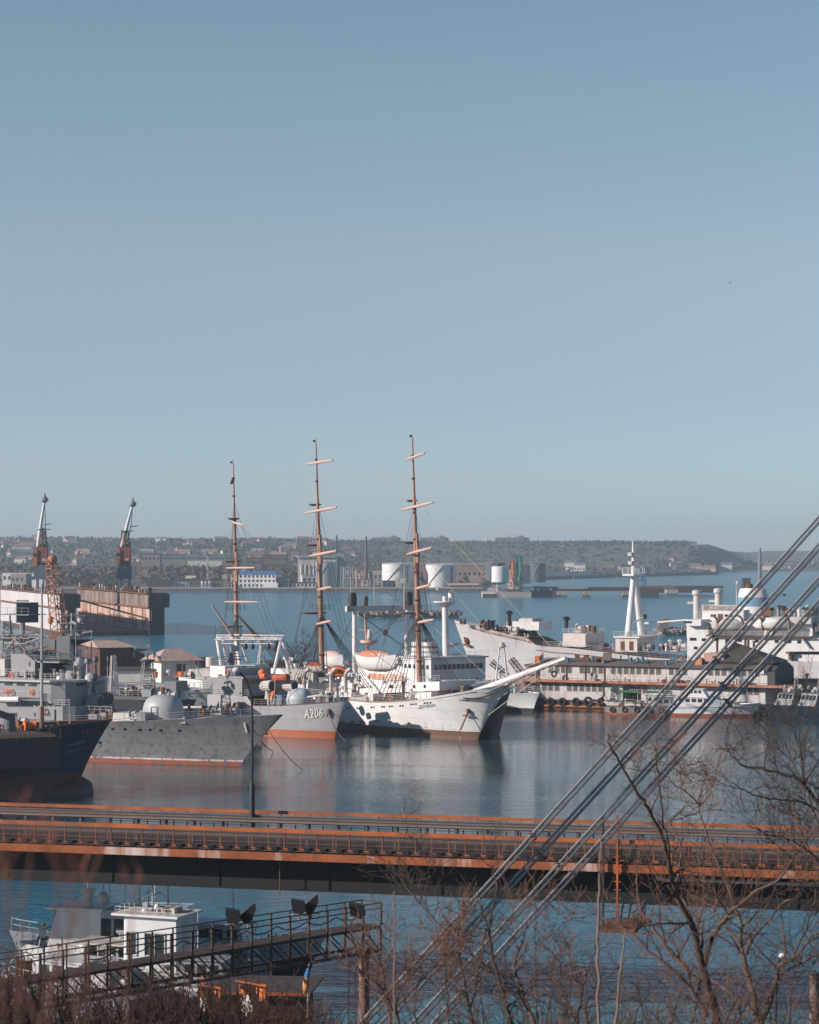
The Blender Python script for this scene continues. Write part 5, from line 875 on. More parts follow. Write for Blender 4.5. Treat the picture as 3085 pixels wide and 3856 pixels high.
a = Pr.q(2025, 2492, 0); Pr.part('orange_machine', MB().bx(a.x - .7, a.x + .5, 0, 1.2, zr, zr + 1.5, .15).beam((a.x + .2, .5, zr + 1.3), (a.x + 1, .5, zr + 2), .3), ORANGE()); a = Pr.q(2087, 2538, -1.6); Pr.part('hung_tyre', MB().ring((a.x, -1.6, a.z), .5, .18, 'y', 12, 6), M('tyre_black'))
Pr.part('mooring_rope', MB().path(sag((Pr.q(2210, 2622, 0).x, -.7, zl(2618)), (Pr.q(2300, 2645, 0).x, -2, 1.4), .6), .05, 4), ROPEL())
gx = random.Random(51); clutter(Pr, 14, (1, xe - 2), (-1.2, -.5), zl(2557), gx, [M('crate_brown'), OFFW(), RUSTY(), DGREY()], .5, 'lv'); clutter(Pr, 10, (1, xe), (2, 8), zr + .8, gx, [M('crate_brown'), M('teal_blue_paint'), RUSTY()], .6, 'lv')
t = T('pink_kiosk', 'pink quay hut with a dark roof beside brown conveyor frames', 'hut', (WX(2000, 486), 486, 0), -20); k = 486 / F
t.part('wall', MB().bx(-22 * k, 20 * k, 0, 4, 0, WZ(2508, 486)), M('pink_plaster'), None, False); t.part('roof', MB().bx(-25 * k, 23 * k, -.4, 4.4, WZ(2508, 486), WZ(2502, 486)), M('eave_brown'), None, False); t.part('window', MB().bx(-.6, .6, -.06, .03, 5.4, 6.6), glass(), None, False); t.part('footing', MB().bx(-40 * k, 40 * k, -.5, 5, -1, 1.6), CONC_, None, False)
t = T('conveyor', 'brown lattice conveyor leaning against the quay beside the pink hut', 'conveyor', (WX(1935, 492), 492, 0), 0); k = 492 / F; q = lambda px, py: Vector(((px - 1935) * k, 0, WZ(py, 492)))
t.part('boom', MB().lattice(q(1985, 2560), q(1925, 2482), 1.2, .9, 6, .12), RUSTY()); t.part('boom', MB().lattice(q(1850, 2492), q(1912, 2545), .9, .8, 6, .1), M('dark_brown_paint')); t.part('support_frame', MB().beam(q(1960, 2520), q(1962, 2640), .3).beam(q(1885, 2525), q(1885, 2640), .3).beam(q(1860, 2560), q(1990, 2562), .4), RUSTY()); t.part('hopper', MB().bx(q(1940, 0).x, q(1975, 0).x, -1, 2, q(0, 2600).z, q(0, 2555).z, .4, .3), M('pink_plaster'), None, False); t.part('quay_base', MB().bx(q(1840, 0).x, q(1968, 0).x, -2, 6, -1, 1.6), CONC_, None, False)
# ---------------- small craft at the pier house ----------------
def craft(name, label, cat, px, py, hd, L, B, zd, rake, hm, grp=None, **kw):
    y = DY(py); t = T(name, label, cat, (WX(px, y), y, 0), hd, grp); h = Hull(L, B, zd, rake, .45, 2.2, .8, 1.7, 1, 1.5, **kw); o = t.part('hull', h.mesh(24, 8), hm); t.part('deck', h.deck(-.15), OFFW()); return t, h, o
def cabin(t, x0, x1, w, z0, z1, m, slope=.4, wins=4, par=None, wz=.35):
    c = t.part('cabin', MB().vprism([(x0, z0), (x1, z0), (x1 - slope, z1), (x0 + slope * .3, z1)], -w / 2, w / 2), m, par, False); t.part('cabin_roof', MB().bx(x0 - .1, x1 - slope + .25, -w / 2 - .15, w / 2 + .15, z1, z1 + .1), m, c, False)
    for s in (-1, 1):
        for i in range(wins): d = (x1 - x0 - slope * 1.6) / wins; xa = x0 + slope * .5 + d * i + d * .15; y = s * (w / 2 + .02); t.part('cabin_window', MB().bx(xa, xa + d * .7, min(y, y - .05 * s), max(y, y - .05 * s), z0 + (z1 - z0) * (1 - wz - .15), z0 + (z1 - z0) * .88), glass(), c, False)
    return c
LG = M('launch_grey', (.40, .125, .05), .6, .25, .5, bands=[(.42, (.30, .30, .31))], dirt=(.2, .13, .1), amt=.4)
c1, h1, o1 = craft('harbour_launch', 'grey harbour launch with tyre fenders and orange waterline, lying outside the green canopied boat', 'boat', 2592, 2693, -14, 15.5, 4, lambda t: 1.5 + .35 * t ** 3, 1.0, LG)
for k in range(6): x = -14 + 2.3 * k; c1.part('tyre_fender', MB().ring((x, -2.05, .95), .4, .15, 'y', 12, 5), M('tyre_black'))
cabin(c1, -6, -3, 2.4, 1.4, 3.1, GREY(), .3, 2); c1.part('gunwale', MB().path(h1.edge(0, 1, 14, -1, .02, 0), .08, 5), RUSTY(), o1); clutter(c1, 8, (-13, -7), (-1, 1), 1.5, gx, [RUSTY(), DGREY(), OFFW()], .6); c1.part('mast', MB().cyl((-5.5, 0, 3.1), (-5.5, 0, 5.4), .05, .03, 5), OFFW())
c2, h2_, o2 = craft('tour_boat', 'white tour boat under a green canopy, moored at the pier house passage', 'boat', 2300, 2682, 166, 14, 3.8, lambda t: 1.6 + .5 * t ** 3, 1.4, WHITE())
cabin(c2, -12, -6.5, 3, 1.5, 3.2, WHITE(), .5, 4)
GC = M('green_canvas', (.06, .27, .12), .7, .3, 1)
for x0, x1 in ((-5.6, -1.6), (-11.6, -6.8)):
    cn = c2.part('canopy', MB().add([(x, y, 3.9 + .35 * math.cos(y / 1.6 * 1.4) + .05 * math.sin(x * 3)) for x in [x0 + (x1 - x0) * i / 6 for i in range(7)] for y in (-1.7, -.9, 0, .9, 1.7)] + [(x, y, 3.82 + .35 * math.cos(y / 1.6 * 1.4)) for x in [x0 + (x1 - x0) * i / 6 for i in range(7)] for y in (-1.7, -.9, 0, .9, 1.7)], [q for i in range(6) for j in range(4) for q in ((i * 5 + j, i * 5 + j + 5, i * 5 + j + 6, i * 5 + j + 1), (35 + i * 5 + j, 35 + i * 5 + j + 1, 35 + i * 5 + j + 6, 35 + i * 5 + j + 5))]), GC)
    c2.part('canopy_post', MB().cyl((x0 + .2, 1.5, 1.5), (x0 + .2, 1.5, 3.9), .05, None, 5).cyl((x1 - .2, 1.5, 1.5), (x1 - 1, 1.5, 3.9), .07, None, 5).cyl((x0 + .2, -1.5, 1.5), (x0 + .2, -1.5, 3.9), .05, None, 5).cyl((x1 - .2, -1.5, 1.5), (x1 - .2, -1.5, 3.9), .05, None, 5), WHITE(), cn)
c2.part('railing', MB().rail(h2_.edge(.5, .98, 8, 1, 0, -.15), .8, 1, 2, .03), WHITE()); clutter(c2, 7, (-7, -2), (-1.2, 1.2), 1.5, gx, [OFFW(), M('crate_brown'), BLACK()], .6, 'lv')
YH_ = M('yacht_hull', (.30, .075, .03), .35, .2, .5, bands=[(.55, (.62, .63, .64))])
c3, h3_, o3 = craft('motor_yacht', 'white motor yacht with flying bridge and pale blue cover on its foredeck', 'yacht', 2833, 2700, -18, 15, 4.4, lambda t: 1.9 + .8 * t ** 2, 1.6, YH_)
cb = cabin(c3, -14, -5.5, 3.6, 1.8, 3.5, WHITE(), .9, 6); cabin(c3, -12, -8.2, 2.8, 3.6, 5.0, WHITE(), .9, 3, cb); c3.part('canvas_cover', MB().vprism([(-8, 1.9), (-1.8, 2.0), (-4.5, 3.1), (-7.8, 3.3)], -1.9, 1.6), M('pale_blue_canvas', (.36, .44, .47), .8, .25, 1)); c3.part('windscreen', MB().vprism([(-4.6, 2.2), (-3.6, 2.2), (-4.9, 3.3), (-5.4, 3.3)], -1.5, 1.5), glass())
c3.part('radar_arch', MB().path([(-11, -1.3, 5), (-11.4, -1.1, 6.2), (-11.4, 1.1, 6.2), (-11, 1.3, 5)], .1, 6), WHITE(), cb); c3.part('mast', MB().path([(-11.2, 0, 6.2), (-11.6, 0, 8.6)], [.14, .07], 6).beam((-11.9, -.8, 7.2), (-11.9, .8, 7.2), .12), WHITE(), cb); c3.part('railing', MB().rail(h3_.edge(.55, .99, 8, -1, 0, -.12), .8, 1, 2, .025), WHITE()); c3.part('rubbing_strake', MB().path(h3_.edge(0, 1, 14, -1, -.35, .02), .06, 5), DGREY(), o3); c3.part('anchor', MB().beam((1.1, -.45, 1.9), (.9, -.4, 1.2), .18).beam((1.1, -.7, 1.25), (.8, -.15, 1.25), .16), DGREY(), o3)
t_ = T('mooring_barge', 'black rounded barge end wedged between the motor yacht and the first patrol boat', 'barge', (WX(2892, 443), 443, 0), -75); t_.part('hull', MB().path([(-12, 0, .6), (-2, 0, .6), (-.6, 0, .6), (.2, 0, .6)], [1.5, 1.5, 1.3, .5], 14), BLACK()); t_.part('deck_plate', MB().bx(-12, -2, -1, 1, 1.9, 2.1), DGREY(), None, False)
PG = M('patrol_grey', (.24, .24, .255), .5, .25, .6)
def patrol(label, px, py):
    t, h, o = craft('patrol_boat', label, 'patrol boat', px, py, -160, 20, 5, lambda t: 1.7 + 1.2 * t ** 2, 2.0, PG)
    return t, h, o
for label, px, py in (('grey patrol boat with slanted windows, nearer the black barge of the two alike', 2896, 2708), ('grey patrol boat with slanted windows, cut by the picture edge', 2985, 2712)):
    t, h, o = craft('patrol_boat', label, 'patrol boat', px, py, -140, 20, 4.8, lambda t: 1.9 + .9 * t ** 2, 1.6, PG, 'grey patrol boats moored side by side')
    wh = t.part('wheelhouse', MB().vprism([(-10, 2.0), (-3.8, 2.2), (-4.8, 4.6), (-9.5, 4.6)], -1.9, 1.9), GREY(), None, False)
    for i in range(4): t.part('windscreen', MB().vprism([(-4.38, 3.55), (-4.33, 3.55), (-4.66, 4.35), (-4.71, 4.35)], -1.6 + .85 * i, -.95 + .85 * i), glass(), wh, False)
    for i in range(4): t.part('side_window', MB().bx(-9 + 1.1 * i, -8.2 + 1.1 * i, 1.88, 1.94, 3.6, 4.3), glass(), wh, False)
    t.part('mast', MB().lattice((-7.5, 0, 4.6), (-7.6, 0, 7.4), .9, .4, 3, .05), GREY(), wh)
    for k in range(6): a = k * 1.05; t.part('sensor_ball', MB().ball((-7 + 1.2 * math.cos(a) * (1 + k % 2), 1.2 * math.sin(a), 5 + .35 * (k % 3)), .42, 8), GREY() if k % 2 else OFFW(), wh)
    t.part('railing', MB().rail(h.edge(.5, .98, 8, 1, 0, -.1), .9, 1.2, 2, .03), GREY()); t.part('railing', MB().rail(h.edge(.5, .98, 8, -1, 0, -.1), .9, 1.2, 2, .03), GREY()); t.part('deck_gun', MB().lathe((-2.2, 0, 2.2), [(.5, 0), (.45, .7), (.2, 1)], 8).cyl((-1.8, 0, 3), (-.3, 0, 3.1), .07, None, 5), GREY())
t = T('pink_shed', 'pink plastered quay shed with a brown shuttered window, behind the patrol boats', 'shed', (WX(3000, 456), 456, 0), -8)
w_ = t.part('wall', MB().bx(0, 9, 0, 6, .2, 5.8), M('pink_plaster'), None, False); t.part('roof', MB().bx(-.4, 9.4, -.5, 6.4, 5.8, 6.15), M('eave_brown'), None, False); a = t.q(3035, 2597, 0)
f = t.part('window', MB().bx(a.x - .6, a.x + .6, -.06, .02, a.z - 1, a.z + 1), SH, w_, False); t.part('door', MB().bx(5, 6.2, -.06, .02, .4, 2.8), DGREY(), w_, False); t.part('plinth', MB().bx(-.2, 9.2, -.3, 6.2, -1, .3), M('concrete', (.34, .31, .29), .9, .3, .5, dirt=(.15, .11, .09), amt=.5), None, False); t.part('wall_lamp', MB().box((2.4, -.3, 4.6), (.3, .5, .3)), OFFW(), w_); t.part('roof_vent', vent_mb(Vector((2, 2, 6.1)), .25, .8), OFFW())
# ================= floating dock, cranes, quays, far shore =================
CONC = M('concrete', (.34, .31, .29), .9, .3, .5, dirt=(.15, .11, .09), amt=.5)
D8 = 880
Dk = T('floating_dock', 'rusty floating dock with two tall wing walls, white left wing and pink-brown right wing', 'floating dock', (WX(563, D8), D8, 0), -72)
def wing(name, y0, y1, m_, cap):
    o = Dk.part(name, MB().bx(-150, -.05, y0, y1, -1, 15.1), m_, None, False)
    Dk.part('top_deck', MB().bx(-150, .6, y0 - 1.2, y1 + 1.0, 15.1, 15.5), RUSTY(), o, False); Dk.part('side_gallery', MB().bx(-149, 1.2, y0 - 1.0, y0 - .02, 9.9, 10.4), M('rust_trim'), o, False)
    Dk.part('upper_strake', MB().bx(-149.5, -.5, y0 - .12, y0 - .02, 10.4, 15.1), cap, o, False); Dk.part('end_shade_plate', MB().bx(-.03, .06, y0 + .1, y1 - .1, -.5, 15.0), M('dock_end_shade', (.05, .042, .04), .8, .4, .4, dirt=(.13, .06, .04), amt=.3), o, False)  # wing ends painted near-black to carry their shade, with some rust
    g = random.Random(int(abs(y0)))
    for k in range(26): x = -146 + 5.7 * k; Dk.part('bollard', MB().bx(x - .7, x + .7, y0 + .2, y0 + 1.6, 15.5, 15.5 + g.uniform(.8, 2.2)), RUSTY() if g.random() < .7 else OFFW(), o, False)
    Dk.part('gallery_rail', MB().rail([(-148, y0 - 1, 15.5), (0, y0 - 1, 15.5)], 1.1, 4, 2, .07), M('rust_trim'), o)
    for k in range(4): Dk.part('end_fender', MB().cyl((.5, y0 + .8 + 1.4 * k, 2), (.5, y0 + .8 + 1.4 * k, 9 + 2 * (k % 2)), .35, None, 6), BLACK(), o)
    Dk.part('end_sponson', MB().bx(0.07, 2.2, y0 - .6, y1 + 1.4, 10.2, 15.2), M('dock_end_shade'), o, False)
    return o
RW = M('pink_rust_wall', (.62, .42, .35), .8, .3, .12, dirt=(.17, .075, .045), amt=.55, dsc=.22)
RB = M('dirty_upper_strake', (.34, .26, .22), .85, .35, .15, dirt=(.10, .06, .05), amt=.8, dsc=.5)
rw = wing('wing_wall', 0, 5.7, RW, RB); lw_ = wing('wing_wall', -32.7, -27.3, M('white_dock_wall', (.56, .54, .55), .8, .2, .1, dirt=(.30, .14, .09), amt=.35, dsc=.2), M('white_dock_wall'))
Dk.part('pontoon', MB().bx(-148, -2, -33, 5.8, -1, 1.6), M('dock_pontoon', (.10, .06, .05), .9, .4, .2), None, False)
for x in (-130, -96, -70, -55, -30): Dk.part('wall_platform', MB().bx(x, x + 7, -1.4, -.13, 3.6, 3.9).rail([(x, -1.4, 3.9), (x + 7, -1.4, 3.9)], 2.4, 2.3, 2, .14), ORANGE() if x < -60 else RUSTY(), rw)
Dk.part('gangway', MB().beam((-20, -27, 14), (-2, 0, 6), 1.2, .5), RUSTY(), lw_)
for k in range(3): x = -120 + 43 * k; Dk.part('wall_stain', MB().bx(x, x + 1.6, -.10 - .02, -.02, 4.5 + k % 3, 9.9), RUSTY(), rw, False)
def dock_crane(label, px, yl, ptop, boom_dx, grp=None):
    w_ = None; lo, hi = -150., 0.
    for _ in range(40):
        mid = (lo + hi) / 2; X = Dk.pos.x + mid * Dk.c - yl * Dk.s; Y = Dk.pos.y + mid * Dk.s + yl * Dk.c
        if CX + X * F / Y < px: lo = mid
        else: hi = mid
    t = T('dock_crane', label, 'crane', (X, Y, 15.5), 0, grp); k = Y / F
    zt = WZ(ptop, Y) - 15.5; P = lambda dx, py, y=0: Vector((dx * k, y, WZ(py, Y) - 15.5))
    for dx in (-22, 22):
        for y in (-2.2, 2.2): t.part('portal_leg', MB().path([(dx * k * .9, y, 0), (dx * k * .75, y * .8, 7.5)], [.55, .45], 8), OFFW() if dx < 0 else GREY())
    t.part('portal', MB().bx(-27 * k, 27 * k, -2.6, 2.6, 4.6, 10.2, .3, .2), M('crane_blue_grey', (.12, .14, .19), .6, .3, .6), None, False); t.part('turntable', MB().lathe((0, 0, 10.2), [(2.2, 0), (2.2, .7)], 14), BLACK())
    RB_ = M('crane_red_brown', (.28, .085, .05), .7, .3, .5, dirt=(.10, .04, .03), amt=.4)
    h = t.part('machine_house', MB().bx(-22 * k, 24 * k, -2.2, 2.2, 10.9, 17.2, .3, .1), RB_, None, False); t.part('cab', MB().bx(-30 * k, -14 * k, -2.6, -.6, 9.8, 16.0), M('crane_rust_orange', (.46, .17, .08), .7, .3, .6), h, False)
    t.part('cab_window', MB().bx(4 * k, 18 * k, -2.28, -2.2, 11.6, 12.6), OFFW(), h, False); t.part('cab_window', MB().bx(-28 * k, -17 * k, -2.68, -2.6, 13.4, 14.8), glass(), h, False); t.part('house_roof_gear', MB().bx(-6 * k, 16 * k, -1.5, 1.5, 17.2, 18.2), BLACK(), h, False)
    f = t.part('a_frame', MB().lattice((3 * k, 0, 17.2), (1 * k, 0, 17.2 + (zt - 17.2) * .36), 2.8, 1.8, 4, .26), M('a_frame_brown', (.20, .10, .075), .7, .3, .8)); t.part('sheave_deck', MB().bx(-3 * k - 1, 3 * k + 3, -1.4, 1.4, 17.2 + (zt - 17.2) * .36, 17.5 + (zt - 17.2) * .36), BLACK(), f, False)
    foot, tip = Vector((-20 * k, 0, 14.0)), Vector((boom_dx * k, 0, zt)); knee = foot.lerp(tip, .58)
    b = t.part('jib', MB().path([foot, foot.lerp(tip, .3), knee, foot.lerp(tip, .85), tip], [.4, .75, .7, .5, .4], 8), M('jib_white', (.72, .70, .69), .6, .2, .5)); t.part('jib_stay', MB().cyl((7 * k, 0, 16.5), (tip.x * .55 + 7 * k * .45 + .6, 0, 17 + (zt - 17) * .55), .24, .2, 6).cyl((tip.x * .55 + 7 * k * .45 + .6, 0, 17 + (zt - 17) * .55), tip, .16, None, 5), OFFW(), b)
    t.part('stay_crossbar', MB().beam((-6 * k, 0, 24), (10 * k, 0, 24.4), .5), OFFW(), b); t.part('jib_head', MB().lathe((tip.x, 0, tip.z - 1.2), [(.6, 0), (1.5, .9), (1.5, 1.6), (.5, 2.6), (.15, 4)], 10), GREY(), b); t.part('jib_spreader', MB().beam((tip.x * .7, 0, 17 + (zt - 17) * .47), (tip.x * .7 + 3, 0, 17.4 + (zt - 17) * .47), .3), BLACK(), b)
    return t
dock_crane('dock crane with straight upright white jib, standing on the white wing wall', 158, -30, 1882, 10, 'cranes on the floating dock'); dock_crane('dock crane with jib leaning right, standing on the pink-brown wing wall', 470, 3, 1898, 30, 'cranes on the floating dock')
t = T('lattice_crane', 'slim orange lattice crane rising behind the frigate masts, beside the white dock wing', 'crane', (WX(226, 700), 700, 0), 0); k = 700 / F; q = lambda px, py: Vector(((px - 226) * k, 0, WZ(py, 700)))
t.part('boom', MB().lattice(q(226, 2400), q(199, 2140), 3.6, 2.8, 9, .22), M('crane_rust_orange')); t.part('boom_head', MB().lattice(q(199, 2140), q(183, 2108), 2.6, 1.4, 2, .2).ball(tuple(q(198, 2108)), 1.5, 8), M('crane_rust_orange')); t.part('barge', MB().bx(-6, 8, -4, 4, -1, 2), RUSTY(), None, False); t.part('machine_house', MB().bx(-3, 3, -2, 2, 2, 6), M('crane_rust_orange'), None, False); t.part('hoist_block', MB().cyl(q(192, 2112), q(191, 2325), .07, None, 4).ball(tuple(q(191, 2335)), .9, 8, 1.4), M('orange_block', (.5, .2, .1), .6, .3, 1))
# ---- inner quay with its buildings ----
tag(MB().bx(WX(-60, 540), WX(1330, 540), 512, 590, -1.5, 2.2).build('inner_quay', CONC, None, False), kind='structure')
def house(name, label, cat, px0, px1, ytop, Y, dep, z0, wall, roof, eave=.5, rh=None, kind='gable', hd=0, grp=None, wins=0, ax=.5, wallz=None, rows=1):
    """walls with a pitched / hipped / flat roof; near wall on Y from px0 to px1"""
    x0, x1 = WX(px0, Y), WX(px1, Y); t = T(name, label, cat, ((x0 + x1) / 2, Y, z0), hd, grp); hw = (x1 - x0) / 2; zt = WZ(ytop, Y) - z0; zw = zt if wallz is None else WZ(wallz, Y) - z0
    w_ = t.part('wall', MB().bx(-hw, hw, 0, dep, 0, zw), wall, None, False)
    if kind == 'flat': r = t.part('roof', MB().bx(-hw - eave, hw + eave, -eave, dep + eave, zw, zt if zt > zw else zw + .5), roof, None, False)
    else:
        i = hw * ax if kind == 'hip' else 0; e = eave
        a = [(-hw - e, -e, zw), (hw + e, -e, zw), (hw + e, dep + e, zw), (-hw - e, dep + e, zw), (-hw - e + i, dep / 2, zt), (hw + e - i, dep / 2, zt)]
        r = t.part('roof', MB().add(a, [(0, 1, 5, 4), (2, 3, 4, 5), (1, 2, 5), (3, 0, 4), (3, 2, 1, 0)]), roof, None, False)
    for j in range(rows):
        for i in range(wins):
            d = 2 * hw / wins; x = -hw + d * (i + .5); s = min(d * .26, .9); h = zw / rows; zc = h * (j + .55); hh = min(h * .26, 1.1)
            t.part('window', MB().bx(x - s, x + s, -.06, .02, zc - hh, zc + hh), glass(), w_, False)
    return t
BRK = M('dark_brick', (.12, .055, .042), .9, .4, .5, dirt=(.05, .03, .03), amt=.5, streak=False); PINKR = M('pink_tile_roof', (.55, .38, .32), .8, .25, .6, dirt=(.3, .17, .13), amt=.3); LIM = M('lime_wall', (.66, .65, .64), .8, .2, .4, dirt=(.35, .28, .25), amt=.25); DKR = M('dark_felt_roof', (.07, .06, .058), .9, .3, .5)
house('brick_warehouse', 'dark red brick warehouse with shallow pink hipped roof on the inner quay', 'warehouse', 375, 506, 2418, 545, 22, 2.2, BRK, PINKR, .8, kind='hip', wallz=2438, wins=5, hd=22)
house('brick_annex', 'brick lean-to joined to the right end of the dark brick warehouse', 'annex', 506, 522, 2450, 546, 12, 2.2, BRK, DKR, .6, kind='flat', wallz=2455)
t = house('white_warehouse', 'white warehouse with wide eaves and pale pink hipped roof, doorway in its wall', 'warehouse', 605, 740, 2445, 520, 8, 2.2, LIM, PINKR, 1.6, kind='hip', wallz=2487, ax=.95, hd=24); a = WX(682, 520) - t.pos.x
t.part('doorway', MB().bx(a - 1, a + 1, -.08, .03, .2, 4), glass(), None, False)
house('long_shed', 'long low white shed with dark roof between the brick and the white warehouse', 'shed', 425, 600, 2519, 522, 10, 2.2, LIM, DKR, .6, kind='flat', wallz=2524); house('dark_store', 'long dark store behind the white warehouse, only its roof edge showing', 'store', 500, 760, 2480, 566, 10, 2.2, DKR, DKR, .4, kind='flat', wallz=2484)
house('dark_store', 'low dark brick store seen through the gantry legs, under the bare quay trees', 'store', 985, 1230, 2494, 556, 12, 2.2, BRK, DKR, .4, kind='flat', wallz=2499, wins=7)
rt = random.Random(17)
for i, (px, h) in enumerate(((1108, 2430), (1148, 2425), (1186, 2440))):
    t = T('bare_tree', ['bare quay tree nearest the white A-frame legs', 'bare quay tree between two others, behind the naval ship', 'bare quay tree close to the middle buff mast'][i], 'tree', (WX(px, 530), 530, 2.2), 0); hh = WZ(h, 530) - 2.2
    pts = smoothline([(0, 0, 0), (.2, 0, hh * .35), (-.2, .1, hh * .6), (.3, 0, hh * .95)], 3); rad = [.28 * (1 - j / len(pts) * .8) for j in range(len(pts))]
    t.part('trunk', MB().path(pts, rad, 6), M('dark_bark', (.06, .045, .038), .9, .3, 2)); m = MB(); twigs(m, pts[2:], [r * 1.3 for r in rad[2:]], rt, 2, .85, hh * .62, .12, 4, .045); t.part('crown', m, M('dark_bark'))
def rubble(name, label, px0, px1, Y, top, rng, dy=8):
    t = T(name, label, 'breakwater', (WX((px0 + px1) / 2, Y), Y, 0), 0); hw = (WX(px1, Y) - WX(px0, Y)) / 2; t.part('core', MB().bx(-hw, hw, -dy / 2, dy / 2, -1, top * .8, 2, 1.5), CONC); m = MB()
    for _ in range(int(hw * 9)):
        x = rng.uniform(-hw, hw); y = rng.uniform(-dy * .6, dy * .3); m.box((x, y, top * (.35 + .55 * (1 - abs(y) / dy)) + rng.uniform(-.3, .5)), (rng.uniform(1, 3), rng.uniform(1, 2), rng.uniform(.7, 1.6)), rng.uniform(0, 3), rng.uniform(-.4, .4))
    t.part('armour_stone', m, M('pinkish_rubble', (.34, .27, .25), .9, .4, .3, dirt=(.10, .075, .07), amt=.5, streak=False), None, False); return t
rubble('rubble_mole', 'rubble mole seen under the kingpost crossbeam of the passenger ship', 1352, 1735, 1112, 3.0, rr); rubble('rubble_mole', 'rubble mole showing between A-frame mast and white superstructure', 2470, 2640, 880, 2.4, rr)
t = T('crate_pile', 'grey stack of crates on the rubble mole, right of the A-frame mast', 'crates', (WX(2500, 880), 880, 2), 0); t.part('crate', MB().box((0, 0, 2), (3.8, 3, 3.2)).box((.6, 0, 3.8), (2.4, 2, .6)), M('grey_crates', (.25, .22, .2), .9, .3, .6), None, False)
# ---- quay wall and works across the water ----
QY = 1838
tag(MB().bx(-2600, 57, QY - 6, QY + 8, -1, 2.7).build('quay_wall', M('quay_blocks', (.24, .18, .15), .9, .45, .12, dirt=(.09, .07, .06), amt=.6, streak=False, dsc=.3), None, False), kind='structure'); tag(MB().bx(-2600, 56.5, QY - 6.4, QY + 8, 2.71, 3.4).build('quay_coping', M('quay_coping', (.52, .50, .48), .9, .3, .05), None, False), kind='structure')
t = house('harbour_office', 'white three storey harbour office with bright blue hipped roof on the far quay', 'office', 868, 1040, 2150, 1868, 24, 2.8, M('office_white', (.78, .76, .74), .6, .12, .2), M('blue_roof', (.07, .20, .46), .5, .25, .2), .6, kind='hip', wallz=2163, ax=.15, wins=11, rows=3, hd=-8); t.part('porch', MB().bx(8, 20, -3, -.1, 0, 4), M('office_white'), None, False); t.part('shade_side_block', MB().bx(17.7, 23, 3, 22, 0, 8), M('office_shade_blue', (.12, .16, .25), .7, .3, .3), None, False)  # slate blue block paints the shade of the office's right side
house('gatehouse', 'small white gatehouse left of the blue roofed harbour office', 'gatehouse', 846, 872, 2194, 1858, 8, 2.8, M('office_white'), DKR, .3, kind='flat', wallz=2197, wins=2); house('quay_shed', 'long white shed right of the harbour office, below the grain store', 'shed', 1058, 1190, 2192, 1870, 12, 2.8, LIM, DKR, .4, kind='flat', wallz=2196, wins=9)
GW = M('grain_white', (.60, .58, .57), .8, .2, .15, dirt=(.36, .25, .22), amt=.4, dsc=.15)
t = house('grain_store', 'tall white grain store with a strip of top floor windows, right behind the middle mast', 'grain store', 1122, 1268, 2092, 1950, 40, 2.8, GW, M('pale_concrete', (.45, .44, .43), .9, .2, .3), .4, kind='flat', wallz=2095, wins=0)
for i in range(16): t.part('window', MB().bx(-14.6 + 1.9 * i, -13.2 + 1.9 * i, -.1, .03, WZ(2107, 1950) - 2.8, WZ(2099, 1950) - 2.8), glass(), None, False)
t.part('roof_house', MB().bx(-4, 4, 6, 14, WZ(2092, 1950) - 2.8, WZ(2080, 1950) - 2.8), GW, None, False); t.part('lift_tower', MB().bx(15.5, 22, 8, 20, 0, WZ(2085, 1950) - 2.8), M('pale_teal_grey', (.30, .36, .38), .8, .2, .2), None, False)
for k in range(4): t.part('discharge_pipe', MB().cyl((-13 + 3.4 * k, -1, 0), (-13 + 3.4 * k, -1, WZ(2125, 1950) - 2.8), .7, None, 8), GW)
def tank(label, px0, px1, ytop, Y, z0, m_, dome=.06, grp=None, extra=None):
    x0, x1 = WX(px0, Y), WX(px1, Y); r = (x1 - x0) / 2; h = WZ(ytop, Y) - z0; t = T('storage_tank', label, 'storage tank', ((x0 + x1) / 2, Y + r, z0), 0, grp)
    s = t.part('shell', MB().lathe((0, 0, 0), [(r, 0), (r, h * .33), (r * 1.004, h * .331), (r * 1.004, h * .345), (r, h * .346), (r, h * .66), (r * 1.004, h * .661), (r * 1.004, h * .675), (r, h * .676), (r, h)], 36), m_); t.part('roof', MB().lathe((0, 0, h), [(r * 1.01, 0), (r * 1.01, .2), (r * .5, r * dome * 1.5), (.1, r * dome * 2)], 36), m_, s)
    t.part('rim_rail', MB().rail([(r * math.cos(a), r * math.sin(a), h + .2) for a in [i * .2618 for i in range(25)]], 1.1, 4, 2, .09), OFFW(), s); t.part('stairway', MB().path([(r * 1.03 * math.cos(a), r * 1.03 * math.sin(a), h * i / 10) for i, a in enumerate([-2.6 + .12 * i for i in range(11)])], .35, 5), GREY(), s)
    if extra: t.part('vertical_pipe', MB().cyl((r * math.cos(extra), r * math.sin(extra) - .6, h * .2), (r * math.cos(extra), r * math.sin(extra) - .6, h * .92), .8, None, 8), DGREY(), s)
    return t
TW = M('tank_white', (.72, .71, .70), .55, .12, .08, dirt=(.5, .42, .38), amt=.25, dsc=.12)
tank('pale teal silo tank in front of the grain store', 1188, 1266, 2118, 1905, 2.8, M('tank_teal', (.36, .43, .45), .6, .2, .1)); tank('white storage tank just left of the front buff mast', 1438, 1562, 2125, 1890, 2.8, TW, .05, None, -1.0); tank('white storage tank between the front buff mast and the pink walled yard', 1604, 1717, 2128, 1890, 2.8, TW, .05, None, -.75)
